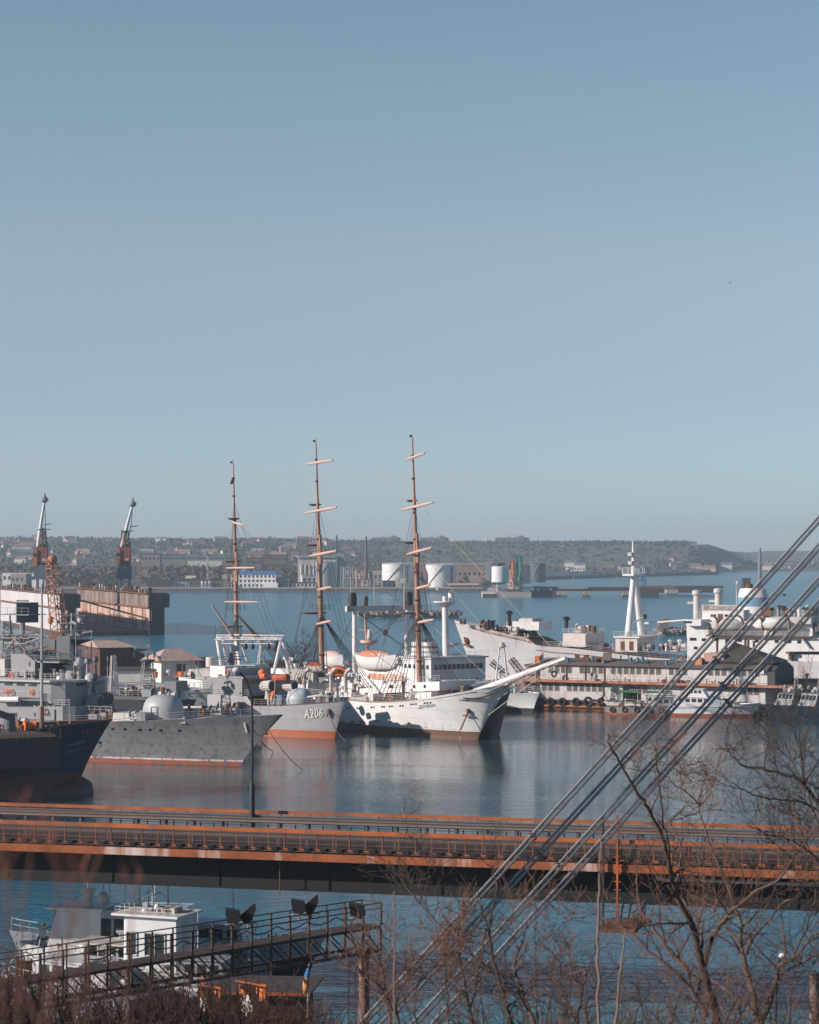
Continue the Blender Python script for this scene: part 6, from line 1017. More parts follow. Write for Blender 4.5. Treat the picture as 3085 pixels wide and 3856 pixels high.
tank('dark shaded storage tank at the left end of the dark pair by the inlet', 1828, 1905, 2122, 2060, 2.8, M('tank_shade_blue', (.09, .11, .14), .7, .3, .1)); tank('dark storage tank with pale roof edge, at the water of the far inlet', 1995, 2056, 2122, 2200, 2.8, M('tank_shade_blue')); house('tank_yard_shed', 'dark shed standing between the two dark storage tanks', 'shed', 1900, 1998, 2130, 2130, 20, 2.8, M('tank_shade_blue'), DKR, .4, kind='flat', wallz=2134)  # dark blue paint carries the shade on both tanks and the shed
house('yard_wall_building', 'long pinkish works building with pale parapet, right of the white tanks', 'works building', 1580, 1832, 2121, 2020, 30, 2.8, M('pink_works_wall', (.42, .28, .23), .85, .3, .1, dirt=(.5, .42, .38), amt=.4, streak=False, dsc=.08), M('pale_concrete'), .3, kind='flat', wallz=2126, wins=14)
def stack(label, px, y0, y1, Y, w0, w1, m_):
    k = Y / F; z0 = ground_z(WX(px, Y), Y); t = T('chimney_stack', label, 'chimney', (WX(px, Y), Y, z0), 0); h = WZ(y1, Y) - z0; t.part('shaft', MB().lathe((0, 0, 0), [(w0 * k / 2, 0), (w1 * k / 2, h - .5), (w1 * k / 2, h)], 12), m_); t.part('rim', MB().lathe((0, 0, h - 1.5), [(w1 * k * .58, 0), (w1 * k * .58, 1.5)], 12), DGREY()); t.part('ladder', MB().beam((0, -w0 * k / 2 - .2, 0), (0, -w1 * k / 2 - .2, h), .4), DGREY()); return t
stack('thin dark chimney above the grain store', 1268, 2165, 2016, 2300, 12, 7, M('sooty_brick', (.09, .075, .07), .9, .3, .2)); stack('tall tapering brick chimney between the middle and front masts', 1379, 2165, 2020, 2080, 16, 7, M('brown_chimney', (.17, .12, .105), .9, .3, .2))
def frame_tower(label, px0, px1, ytop, Y, m_, cols, lev, name='pipe_rack'):
    x0, x1 = WX(px0, Y), WX(px1, Y); h = WZ(ytop, Y) - 2.8; t = T(name, label, 'pipe tower', ((x0 + x1) / 2, Y, 2.8), 0); hw = (x1 - x0) / 2; m = MB()
    for i in range(cols):
        x = -hw + 2 * hw * i / (cols - 1)
        for y in (0, 5): m.beam((x, y, 0), (x, y, h * (1 - .06 * (i % 3))), .42)
    b = MB()
    for j in range(1, lev + 1):
        z = h * j / (lev + .5)
        for y in (0, 5): b.beam((-hw, y, z), (hw, y, z), .32)
        b.beam((-hw, 0, z), (-hw + 2 * hw / (cols - 1), 0, z - h / lev), .25)
    t.part('steel_frame', m, m_)['kind'] = 'stuff'; t.part('girder', b, m_); t.part('pipe', MB().cyl((-hw * .5, 2, 0), (-hw * .5, 2, h * .9), .6, None, 8), OFFW()); return t
frame_tower('pale grey pipe rack between the grain store and the orange columns', 1283, 1328, 2128, 1860, M('rack_grey', (.42, .44, .45), .6, .2, .3), 6, 4); frame_tower('rust orange pipe columns left of the tall brick chimney', 1333, 1370, 2138, 1856, M('rack_orange', (.48, .16, .075), .7, .25, .3), 4, 3); frame_tower('low pale pipe rack in front of the tall brick chimney', 1372, 1438, 2172, 1862, M('rack_grey'), 9, 2)
house('works_block', 'brown works building with many broken windows, left of the grain store', 'works building', 985, 1080, 2088, 2150, 18, 2.8, M('brown_works', (.21, .17, .145), .9, .35, .1, dirt=(.1, .08, .07), amt=.4), DKR, .3, kind='flat', wallz=2091, wins=9, rows=4); house('works_block', 'lower ruined works building with open frame top, left of its taller neighbour', 'works building', 925, 985, 2100, 2120, 16, 2.8, M('brown_works'), DKR, .3, kind='flat', wallz=2103, wins=6, rows=3); house('works_block', 'grey works block with boxy tower at the left end of the long warehouse', 'works building', 530, 602, 2084, 2160, 20, 2.8, M('grey_works', (.26, .24, .22), .9, .3, .1), DKR, .3, kind='flat', wallz=2087, wins=5, rows=3)
t = house('long_warehouse', 'very long warehouse with dark roof behind the bare wood, white panel on its wall', 'warehouse', 598, 890, 2092, 2230, 40, 2.8, M('grey_works'), M('teal_dark_roof', (.10, .13, .15), .8, .3, .1), .6, kind='gable', wallz=2102, wins=20); t.part('white_panel', MB().bx(-9, 23, -.3, -.05, WZ(2134, 2230) - 2.8, WZ(2112, 2230) - 2.8), LIM, None, False)
gq = random.Random(61)
for i, (a, b, yt, c_, lab) in enumerate(((560, 640, 2182, BRK, 'low brown quay shed at the left end of the quay sheds'), (648, 712, 2186, LIM, 'low white quay shed between two brown ones'), (716, 770, 2180, M('brown_works'), 'open brown quay shed left of the green canopy frame'), (775, 842, 2184, M('grey_works'), 'grey quay shed with stilted flat roof, left of the gatehouse'))): house('quay_shed', lab, 'shed', a, b, yt, 1862 + 4 * (i % 2), 9, 2.8, c_, DKR, .5, kind='flat', wallz=yt + 4, wins=5)
for i, px in enumerate((763, 776, 790)): tank(['leftmost of three little white tanks on the far quay', 'middle one of three little white tanks on the far quay', 'little white tank nearest the gatehouse on the far quay'][i], px - 6, px + 6, 2190, 1853, 2.8, TW, .3)
for px, yt, lab, m_ in ((527, 2098, 'rusty floodlight mast left of the long warehouse', M('crane_rust_orange')), (782, 2092, 'pale floodlight mast in front of the long warehouse', OFFW()), (851, 2080, 'brown floodlight mast beside the mizzen mast', M('brown_works')), (505, 2110, 'slim floodlight mast just right of the leaning dock crane', M('brown_works')), (1460, 2078, 'tall pole with a small head behind the left white tank', M('crane_rust_orange')), (1652, 2080, 'tall pole behind the right white tank', M('brown_works'))):
    t = T('floodlight_mast', lab, 'floodlight mast', (WX(px, 1990), 1990, 2.6), 0); h = WZ(yt, 1990) - 2.6; t.part('lattice', MB().lattice((0, 0, 0), (0, 0, h), 2.4, 1.0, 9, .2), m_); t.part('lamp_frame', MB().box((0, 0, h + .6), (4, .8, 1.4)), DGREY())
house('parked_truck_shed', 'dark lean-to with truck bays under the left white tank', 'shed', 1440, 1492, 2186, 1850, 7, 2.8, DGREY(), DKR, .3, kind='flat', wallz=2190, wins=3); house('quay_wall_shed', 'brown shed row under the right white tank', 'shed', 1690, 1800, 2196, 1852, 8, 2.8, M('brown_works'), PINKR, .4, kind='gable', wallz=2204, wins=6)
t = T('name_board', 'white number board on posts in front of the left white tank', 'sign', (WX(1508, 1846), 1846, 2.8), 0); t.part('board', MB().bx(-4, 4, 0, .3, 4, 8), OFFW(), None, False); t.part('post', MB().cyl((-3, .2, 0), (-3, .2, 4), .2).cyl((3, .2, 0), (3, .2, 4), .2), OFFW())
# ---- jetty with loading arms ----
JY = 1622
J = T('loading_jetty', 'concrete oil jetty with dark trestle deck on pale pile caps, across the far water', 'jetty', (WX(1818, JY), JY, 0), 0); jx = lambda px, Y=JY: WX(px, Y) - J.pos.x
J.part('head_block', MB().prism([(0, 0), (jx(1868), -4), (jx(2000), -4), (jx(2010), 30), (0, 30)], -1, WZ(2229, JY)), M('pale_pile_cap', (.46, .40, .37), .9, .25, .1, dirt=(.25, .19, .17), amt=.5), None, False); J.part('dark_flank', MB().bx(jx(2000), jx(2110), 2, 20, -1, WZ(2224, JY)), M('jetty_dark', (.075, .065, .07), .9, .3, .1), None, False); J.part('fender_row', MB().bx(0, jx(1866), -4.4, .2, 0, WZ(2236, JY)), M('jetty_dark'), None, False)
J.part('trestle_deck', MB().bx(jx(2095), jx(2490), 2, 12, WZ(2226, JY), WZ(2217, JY)), M('jetty_dark'), None, False); J.part('deck_walkway', MB().bx(jx(2105), jx(2215), 1.2, 2.6, WZ(2217, JY), WZ(2212, JY)), M('rack_grey'), None, False); J.part('pontoon', MB().bx(jx(2400), jx(2480), -3, 12, -1, WZ(2216, JY)), M('jetty_dark'), None, False); J.part('far_deck', MB().vprism([(jx(2480), 1.6), (jx(2790), 1.6), (jx(2790), 6.4), (jx(2480), 6.4)], 90, 106), M('jetty_dark'), None, False); J.part('end_house', MB().bx(jx(2870), jx(2900), 92, 104, 0, 12), M('jetty_dark'), None, False)
for i, (a, b) in enumerate(((2098, 2138), (2193, 2225), (2343, 2372), (2545, 2592))):
    y = 0 if i < 3 else 60; o = J.part('pile_cap', MB().bx(jx(a), jx(b), y - 1, y + 10, WZ(2240, JY), WZ(2226, JY)), M('pale_pile_cap'), None, False)
    for k in range(4): x = jx(a) + (jx(b) - jx(a)) * (k + .5) / 4; J.part('pile', MB().cyl((x, y, -1), (x, y, WZ(2240, JY)), .6, None, 8), M('dark_brown_paint'), o)
J.part('deck_pipes', MB().cyl((jx(2010), 4, WZ(2214, JY)), (jx(2480), 4, WZ(2214, JY)), .45, None, 8).cyl((jx(2010), 6, WZ(2213, JY)), (jx(2480), 6, WZ(2213, JY)), .45, None, 8), M('dark_brown_paint')); J.part('rail', MB().rail([(jx(2150), 2, WZ(2217, JY)), (jx(2490), 2, WZ(2217, JY))], 1.2, 5, 2, .09), M('rust_trim'))
g = random.Random(71)
for k in range(16): px = g.uniform(1815, 2110); J.part('deck_gear', MB().box((jx(px), g.uniform(6, 20), WZ(2229, JY) + 1.2), (g.uniform(2, 7), 4, g.uniform(1.5, 4))), g.choice([BRK, GREY(), M('rack_grey'), M('brown_works')]), None, False)
for k in range(7): px = g.uniform(2400, 2580); J.part('deck_gear', MB().box((jx(px), g.uniform(0, 30), WZ(2213, JY)), (g.uniform(4, 12), 4, g.uniform(1.2, 2.6))), g.choice([RUSTY(), M('brown_works'), M('rust_trim')]), None, False)
def arm(label, px, w_, ytop, m_):
    t = T('tanker_loading_rig', label, 'loading arm', (WX(px, JY + 10), JY + 10, WZ(2229, JY)), 0, 'loading arms on the jetty'); h = WZ(ytop, JY + 10) - t.pos.z; k = (JY + 10) / F; hw = w_ * k / 2
    t.part('riser', MB().cyl((-hw * .5, 0, 0), (-hw * .5, 0, h * .8), .75, None, 8).cyl((hw * .4, 0, 0), (hw * .4, 0, h * .86), .75, None, 8), m_); t.part('folded_arm', MB().path([(-hw * .5, -1, h * .8), (0, -1.5, h), (hw * .6, -1, h * .3)], .7, 8).path([(hw * .4, -1, h * .86), (hw * .9, -1.2, h * .96), (-hw * .2, -1.3, h * .35), (hw * .7, -1.3, h * .2)], .65, 8).path([(-hw * .9, -.6, h * .7), (-hw * .3, -1.4, h * .93), (hw * .2, -1, h * .42)], .6, 8), m_); t.part('base_frame', MB().lattice((0, 0, 0), (0, 0, h * .34), hw * 1.9, hw * 1.6, 3, .3), OFFW()); t.part('counterweight', MB().box((hw * .3, 1, h * .72), (hw * .9, 1.6, 3)), m_)
arm('green folded loading arm, tallest on the jetty head', 1957, 26, 2086, M('arm_green', (.07, .28, .17), .6, .25, .5)); arm('orange folded loading arm beside the green one', 1930, 26, 2106, M('arm_orange', (.55, .22, .13), .6, .25, .5))
t = T('beacon_board', 'large white drum shaped day board on a pale post at the end of the jetty', 'beacon', (WX(1880, JY), JY - 2, 0), 0); k = JY / F; t.part('drum', MB().lathe(((1884 - 1880) * k, 0, WZ(2193, JY)), [(5.6, 0), (5.9, .2), (5.9, 10.6), (5.0, 11)], 24), TW); t.part('post', MB().cyl((-1.2, 0, 1), (-1.2, 0, WZ(2193, JY)), .55, None, 8), OFFW())
t = T('pylon', 'blue grey lattice pylon on the jetty behind the A-frame mast', 'pylon', (WX(2418, 1640), 1640, 6), 0); t.part('lattice', MB().lattice((0, 0, 0), (0, 0, 14), 4.5, 1.2, 4, .3), STEELB()); t.part('light', MB().ball((0, 0, 14.4), .8, 6), OFFW())
for px, lab in ((2326, 'thin yellow lamp pole on the jetty trestle, left of the A-frame mast'), (2442, 'thin yellow lamp pole on the jetty, right of the A-frame mast'), (2160, 'thin yellow lamp pole near the first pale pile caps')): t = T('jetty_lamp', lab, 'lamp pole', (WX(px, 1630), 1630, WZ(2217, JY)), 0); t.part('pole', MB().cyl((0, 0, 0), (0, 0, 7.5), .22, .15, 6), M('pole_yellow', (.35, .27, .14), .7, .3, 1)); t.part('lamp', MB().box((0, 0, 7.6), (1.4, .5, .4)), OFFW())
t = T('beacon_tower', 'dark narrow beacon tower on the water near the far village', 'beacon', (WX(2862, 2350), 2350, 0), 0); t.part('shaft', MB().lathe((0, 0, -1), [(2.4, 0), (2.0, 8), (1.6, 26), (1.3, 34)], 12), M('beacon_grey', (.20, .21, .23), .8, .2, .2)); t.part('lantern', MB().lathe((0, 0, 33), [(1.8, 0), (1.0, .4), (1.0, 2), (.2, 3)], 10), GREY())
t = T('breakwater', 'long low dark stone breakwater in front of the inlet shore', 'breakwater', (WX(1976, 2620), 2620, 0), 0)
for a, b in zip(COAST[4:7], COAST[5:8]): t.part('stone_wall', MB().beam((a[0] - t.pos.x, a[1] - 14 - 2620, 1), (b[0] - t.pos.x, b[1] - 14 - 2620, 1), 9, 5), M('jetty_dark'))
# ---- houses, flats and sheds on the slopes ----
ROOFS = [M('far_red_roof', (.29, .18, .15), .8, .25, .1), M('far_grey_roof', (.24, .24, .25), .8, .25, .1), M('far_brown_roof', (.20, .13, .10), .8, .25, .1)]; WALLS = [M('far_white_wall', (.66, .63, .60), .8, .15, .1), M('far_cream_wall', (.54, .44, .36), .8, .2, .1), M('far_pink_wall', (.50, .34, .28), .8, .2, .1)]
gh = random.Random(83)
def village(n, fx, where, grp, sz):
    for i in range(n):
        px, Y = fx(); X = WX(px, Y); z = ground_z(X, Y)
        if z < 2 or (z > 20 and px > 2000): continue
        wi, ri = gh.choice([0, 0, 1, 2]), gh.choice([0, 0, 1, 2]); w_ = gh.uniform(*sz); d = gh.uniform(7, 11); hw = gh.uniform(4, 7.5); t = T('village_house', f"small {['white', 'cream', 'pink'][wi]} house with {['red', 'grey', 'brown'][ri]} roof {where}", 'house', (X, Y, z - .5), gh.uniform(-35, 35), grp + f" ({['white', 'cream', 'pink'][wi]}, {['red', 'grey', 'brown'][ri]} roof)")
        t.part('wall', MB().bx(-w_ / 2, w_ / 2, -d / 2, d / 2, 0, hw), WALLS[wi], None, False); a = [(-w_ / 2 - .6, -d / 2 - .6, hw), (w_ / 2 + .6, -d / 2 - .6, hw), (w_ / 2 + .6, d / 2 + .6, hw), (-w_ / 2 - .6, d / 2 + .6, hw), (-w_ / 2 * .8, 0, hw + d * .36), (w_ / 2 * .8, 0, hw + d * .36)]; t.part('roof', MB().add(a, [(0, 1, 5, 4), (2, 3, 4, 5), (1, 2, 5), (3, 0, 4), (3, 2, 1, 0)]), ROOFS[ri], None, False)
village(58, lambda: (gh.uniform(2450, 3120), gh.uniform(3860, 4250)) if gh.random() < .75 else (gh.uniform(2460, 2700), gh.uniform(3330, 3450)), 'among trees on the far village shore', 'village shore houses', (10, 24)); village(92, lambda: (gh.uniform(-30, 1330), gh.uniform(2450, 3450)), 'on the wooded ridge behind the works', 'ridge houses', (11, 26)); village(9, lambda: (gh.uniform(2070, 2420), gh.uniform(3080, 3200)), 'on the inlet shore below the flat hill', 'inlet shore houses', (10, 26))
for px, yt, Y, lab in ((2505, 2113, 3560, 'gleaming white hall with gabled front at the foot of the flat hill'), (2735, 2118, 3760, 'large white gabled house, tallest of the village shore'), (2182, 2118, 3050, 'white hall with shallow roof on the inlet shore below the flat hill'), (2146, 2110, 3160, 'white flat roofed villa beside the white hall on the inlet shore')): house('shore_hall', lab, 'hall', px - 20, px + 22, yt, Y, 18, min(9, ground_z(WX(px, Y), Y)), WALLS[0], ROOFS[1], .5, kind='gable', wallz=yt + 9, wins=4, hd=-12)
t = T('retaining_wall', 'long pale wall along the water below the flat hill', 'wall', (WX(2060, 2990), 3000, 2.4), 0)
for a, b in zip(COAST[4:7], COAST[5:8]): t.part('wall_panel', MB().beam((a[0] + 12 - t.pos.x, a[1] + 55 - 3000, 2), (b[0] - 5 - t.pos.x, b[1] + 40 - 3000, 2), 2, 6), LIM)
for k in range(34):
    px = gh.choice([gh.uniform(560, 1120), gh.uniform(1280, 1450), gh.uniform(-20, 120), gh.uniform(1090, 1300)]); Y = gh.uniform(1900, 2200); w_ = gh.uniform(10, 34); h = gh.uniform(5, 13); c_ = gh.randrange(3)
    t = T('works_building', f"{['pale', 'grey', 'brown'][c_]} flat roofed works building among bare trees behind the far quay", 'works building', (WX(px, Y), Y, 2.6), gh.uniform(-25, 15), f"{['pale', 'grey', 'brown'][c_]} works buildings behind the quay"); t.part('wall', MB().bx(-w_ / 2, w_ / 2, 0, 10, 0, h), [LIM, M('grey_works'), M('brown_works')][c_], None, False); t.part('roof', MB().bx(-w_ / 2 - .3, w_ / 2 + .3, -.3, 10.3, h, h + .5), [DKR, M('pale_concrete'), PINKR][gh.randrange(3)], None, False)
    for i in range(int(w_ / 4)): t.part('window', MB().bx(-w_ / 2 + 1 + 4 * i, -w_ / 2 + 3 + 4 * i, -.06, .03, h * .5, h * .75), glass(), None, False)
FL = M('flats_shade_teal', (.17, .21, .24), .8, .25, .05); FE = M('flats_pale_end', (.60, .52, .47), .8, .15, .05)  # teal-grey paints shade onto the fronts; ends and cabins take the lit tone
for (a, b), lab in (((1400, 1510), 'slab of flats on the plateau left of the front mast'), ((1586, 1690), 'slab of flats on the plateau right of the front mast'), ((1868, 1994), 'slab of flats on the plateau above the green loading arm')):
    Y = 3690; x0, x1 = WX(a, Y), WX(b, Y); t = T('apartment_block', lab, 'apartment block', ((x0 + x1) / 2, Y, 40), 0); hw = (x1 - x0) / 2; zt = WZ(2024, Y) - 40; t.part('wall', MB().bx(-hw, hw, 0, 14, 0, zt), FL, None, False); t.part('gable_wall', MB().bx(-hw - 4.5, -hw - .05, -1, 12, 0, zt - 1.5), FE, None, False); t.part('stair_tower', MB().bx(hw * .35, hw * .7, -1.5, 12, 0, zt + 2.8), FL, None, False)
    for f, w_ in ((-.25, 3), (.3, 4.5)): t.part('roof_cabin', MB().bx(hw * f - w_, hw * f + w_, 1, 8, zt, zt + 3), FE, None, False)
    for k in range(3): t.part('balcony_band', MB().bx(-hw, hw, -.5, -.05, zt * (.5 + .15 * k), zt * (.55 + .15 * k)), M('flats_band', (.30, .34, .36), .8, .2, .05), None, False)
    t.part('aerial', MB().cyl((hw * .1, 4, zt), (hw * .1, 4, zt + 9), .2, .1, 5), DGREY())
# ================= bridge, stay cables, walkway, craft below, hillside =================
BR = T('road_bridge', 'steel road bridge crossing the frame, dark girder, rusty orange fascia and orange topped railings', 'bridge', (WX(1542, 153.1), 153.1, 0), -15.2)
OR = M('bridge_orange', (.50, .125, .028), .75, .4, .5, dirt=(.19, .08, .045), amt=.62, streak=False, dsc=.35); RB2 = M('bridge_brown', (.10, .058, .045), .8, .4, .8); STL = M('galvanised_rail', (.165, .13, .115), .6, .25, .5, dirt=(.16, .11, .09), amt=.3, streak=False)
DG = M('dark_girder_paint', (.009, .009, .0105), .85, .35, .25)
FAS = M('rusting_fascia', (.38, .10, .026), .75, .5, 1.1, dirt=(.60, .50, .45), amt=.42, streak=True, dsc=.5)
XA, XB = -48, 48
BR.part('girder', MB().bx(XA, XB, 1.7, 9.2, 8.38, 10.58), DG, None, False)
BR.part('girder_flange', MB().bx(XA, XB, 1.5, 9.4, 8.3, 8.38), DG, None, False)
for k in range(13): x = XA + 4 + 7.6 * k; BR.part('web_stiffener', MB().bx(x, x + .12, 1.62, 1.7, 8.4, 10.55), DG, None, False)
BR.part('fascia', MB().bx(XA, XB, -.35, -.2, 10.52, 11.02), FAS, None, False)
BR.part('deck', MB().bx(XA, XB, -.2, 10.5, 10.85, 11.12), M('asphalt', (.018, .015, .014), .9, .3, .8), None, False); BR.part('deck_edge_plate', MB().bx(XA, XB, -.42, .0, 11.125, 11.2), RB2, None, False)
for k in range(88):
    x = XA + .55 + 1.1 * k
    if -33 < x < 33: BR.part('edge_bracket', MB().bx(x - .2, x + .2, -.5, .02, 11.2, 11.36), DG, None, False).data.materials[0]
BR.part('kerb_strip', MB().bx(XA, XB, -.1, .05, 11.2, 11.28), OR, None, False)
def rail_run(y, z0, zt, step, mesh_, hh):
    r = BR.part('handrail', MB().bx(XA, XB, y - .09, y + .09, zt - hh, zt + .02), OR, None, False); m = MB(); n = int(96 / step)
    for k in range(n + 1): x = XA + k * step; m.bx(x - .035, x + .035, y - .035, y + .035, z0, zt - hh)
    for k in range(1, 4 if not mesh_ else 3): z = z0 + (zt - z0) * k / 4; m.cyl((XA, y, z), (XB, y, z), .018, None, 4)
    BR.part('railing_posts', m, M('post_rust', (.24, .09, .05), .8, .3, 1), r, False)['kind'] = 'stuff'
    if mesh_:
        m = MB()
        for k in range(int(96 / .13)): x = XA + k * .13; m.bx(x - .022, x + .022, y - .01, y + .01, z0 + .06, zt - hh)
        m.bx(XA, XB, y - .02, y + .02, z0 + .04, z0 + .1); m.bx(XA, XB, y - .02, y + .02, z0 + .62, z0 + .66); BR.part('railing_bars', m, M('bar_brown', (.06, .033, .027), .8, .3, 1), r, False)
rail_run(0, 11.3, 12.52, 1.1, True, .24); rail_run(10.35, 11.15, 12.5, 1.0, False, .2)
def barrier(y, z, m_, step, name):
    b = BR.part(name, MB().add([(x, y + dy, z + dz) for x in (XA, XB) for dy, dz in ((0, -.18), (-.08, -.12), (-.02, -.04), (-.02, .04), (-.08, .12), (0, .18))], [(i, i + 6, i + 7, i + 1) for i in range(5)]), m_, None, False)
    m = MB(); n = int(96 / step)
    for k in range(n): x = XA + .5 + k * step; m.bx(x - .09, x + .09, y + .02, y + .2, 11.12, z + .2)
    BR.part('barrier_posts', m, DGREY(), b, False)['kind'] = 'stuff'
barrier(8.9, 11.98, STL, 2.1, 'crash_barrier'); barrier(9.3, 12.12, STL, 2.1, 'crash_barrier'); barrier(1.9, 11.85, M('dull_barrier', (.16, .13, .12), .7, .3, .6), 2.0, 'crash_barrier')
BR.part('service_pipe', MB().cyl((WX(2440, 148.6) - BR.pos.x + .9, .72, 10.05), (XB, .72, 10.05), .11, None, 10), OFFW()); BR.part('drain_pipe', MB().cyl((-9.0, .8, 10.5), (-9.0, .8, 8.1), .04, None, 5), RUSTY())
# access platform hung from the bridge edge
p0 = BR.q(2272, 3500, -.6); p1 = BR.q(2325, 3500, -.6); zt, zb_ = BR.q(2272, 3068, -.6).z, BR.q(2272, 3505, -.6).z
pf = BR.part('access_platform', MB().bx(p0.x - .2, p0.x + 2.1, -1.3, 3.4, zb_, zb_ + .22), RUSTY(), None, False)
for x, m_ in ((p0.x, BLACK()), (p1.x, M('bridge_orange'))): BR.part('hanger', MB().beam((x, -.6, zb_), (x, -.6, zt), .13), m_, pf, False)
for x in (p0.x + .7, p0.x + 1.2, p0.x + 2.0): BR.part('platform_strut', MB().beam((x, 1.2, zb_ + .2), (x + .2, 1.4, 8.4), .1), BLACK(), pf, False)
BR.part('platform_rail', MB().rail([(p0.x - .1, -1.2, zb_ + .2), (p0.x + 2.0, -1.2, zb_ + .2), (p0.x + 2.0, 3.2, zb_ + .2)], 1.1, .9, 2, .04), RB2, pf); m = MB()
for k in range(14): z = zb_ + (zt - zb_) * k / 14; BR.part('ladder_rung', MB().beam((p1.x - .22, -.6, z), (p1.x + .22, -.6, z), .06), OR, pf, False)
# street lamp on the far side of the bridge
LY = 165.5; L_ = T('street_lamp', 'tall black street lamp with curved arm and pale lamp head, standing on the bridge', 'street lamp', (WX(950, LY), LY, 11.12), 0); k = LY / F
L_.part('base_sleeve', MB().lathe((0, 0, 0), [(.19, 0), (.19, 3.2), (.1, 3.5)], 12), BLACK()); zq = lambda py: WZ(py, LY) - 11.12
L_.part('column', MB().path(smoothline([(0, 0, 3.3), (0, 0, zq(2760)), (-2 * k, 0, zq(2640)), (-12 * k, 0, zq(2590)), (-32 * k, 0, zq(2548)), (-48 * k, 0, zq(2532))], 4), [.095] * 6 + [.075] * 15, 8), BLACK()); L_.part('lamp_head', MB().ball((-58 * k, 0, zq(2524)), .32, 12, .75), OFFW()); L_.part('lamp_collar', MB().cyl((-47 * k, 0, zq(2530)), (-54 * k, 0, zq(2524)), .15, .2, 8), BLACK())
# four paired stay cables in front of the bridge
CB = M('cable_sheath', (.30, .295, .30), .45, .3, 1.2, dirt=(.10, .06, .045), amt=.35, streak=False)
lines = [((3085, 1948), (1400, 3811)), ((3085, 2050), (1437, 3856)), ((3085, 2177), (1556, 3856)), ((3085, 2263), (1631, 3856))]
labs = ['uppermost of the four paired stay cables', 'second highest paired stay cable, just under the uppermost', 'third paired stay cable, just above the lowest', 'lowest of the four paired stay cables, passing the access platform']
for (a, b), lab in zip(lines, labs):
    d = ((b[0] - a[0]) / 1000, (b[1] - a[1]) / 1000); a = (a[0] - d[0] * 300, a[1] - d[1] * 300); b = (b[0] + d[0] * 260, b[1] + d[1] * 260); A0, B0 = W(*a, 108), W(*b, 92); t = T('stay_cable', lab, 'stay cable', B0, 0, 'paired stay cables of the bridge'); dv = (A0 - B0); n = Vector((-dv.z, 0, dv.x)).normalized()
    for s_ in (-1, 1): t.part('strand', MB().path(sag(n * .088 * s_, dv + n * .088 * s_, .12, 14), .062, 10), CB)
    for f in (.36, .62, .83): q = dv * f - Vector((0, 0, .48 * f * (1 - f))); t.part('clamp', MB().beam(q - n * .19, q + n * .19, .1, .12), RUSTY(), None, False)
# ---- inspection walkway with floodlights ----
GY = 115.3; Wk = T('gantry_walkway', 'rusty lattice walkway with handrails leading over the moored boats', 'walkway', (WX(1435, GY), GY, 0), 226); DZ = 12.5; RS = M('walkway_rust', (.075, .046, .038), .85, .4, 1.2, dirt=(.16, .075, .05), amt=.35)
LEN = 24; m = MB()
Wk.part('floor', MB().bx(0, LEN, -1.3, 0, DZ - .14, DZ), RS, None, False); Wk.part('lower_chord', MB().beam((0, 0, DZ - 1.2), (LEN, 0, DZ - 1.2), .13).beam((0, -1.3, DZ - 1.2), (LEN, -1.3, DZ - 1.2), .13), RS, None, False)
Wk.part('top_handrail', MB().beam((0, 0, DZ + 1.1), (LEN, 0, DZ + 1.1), .05).beam((0, -1.3, DZ + 1.1), (LEN, -1.3, DZ + 1.1), .05).beam((0, 0, DZ + .85), (LEN, 0, DZ + .85), .035).beam((0, -1.3, DZ + .55), (LEN, -1.3, DZ + .55), .03).beam((0, 0, DZ + 1.1), (0, -1.3, DZ + 1.1), .05), RS, None, False)
for k in range(21):
    x = k * 1.2
    for y in (0, -1.3): Wk.part('post', MB().beam((x, y, DZ), (x, y, DZ + 1.1), .06 if y else .09), RS, None, False)
for k in range(20):
    x = k * 1.2
    for y in (0, -1.3): Wk.part('truss_brace', MB().beam((x, y, DZ - 1.2), (x, y, DZ - .14), .08).beam((x, y, DZ - 1.2), (x + 1.2, y, DZ - .14), .06), RS, None, False)
Wk.part('power_cable', MB().path([p for k in range(0, 9) for p in sag((1.2 + 1.9 * k, .08, DZ + .75), (1.2 + 1.9 * (k + 1), .08, DZ + .7), .22, 5)[:-1]], .03, 5), BLACK())
pc = T('walkway_column', 'thick rusty steel column carrying the outer end of the lattice walkway', 'column', (WX(1372, 114.6), 114.6, -1), 0); zt = WZ(3572, 114.6) + 1; pc.part('shaft', MB().lathe((0, 0, 0), [(.25, 0), (.25, zt)], 14), M('column_rust', (.22, .13, .10), .85, .4, .6, dirt=(.36, .26, .21), amt=.5, dsc=.8)); pc.part('head', MB().lathe((0, 0, zt - .5), [(.25, 0), (.5, .35), (.5, .48)], 14), RS); m = MB()
for k in range(28): m.beam((-.75, 0, zt - 9 + .32 * k), (-.4, 0, zt - 9 + .32 * k), .03)
pc.part('ladder', m.beam((-.75, 0, zt - 10), (-.75, 0, zt), .05).beam((-.4, 0, zt - 10), (-.4, 0, zt), .05), RS, None, False)
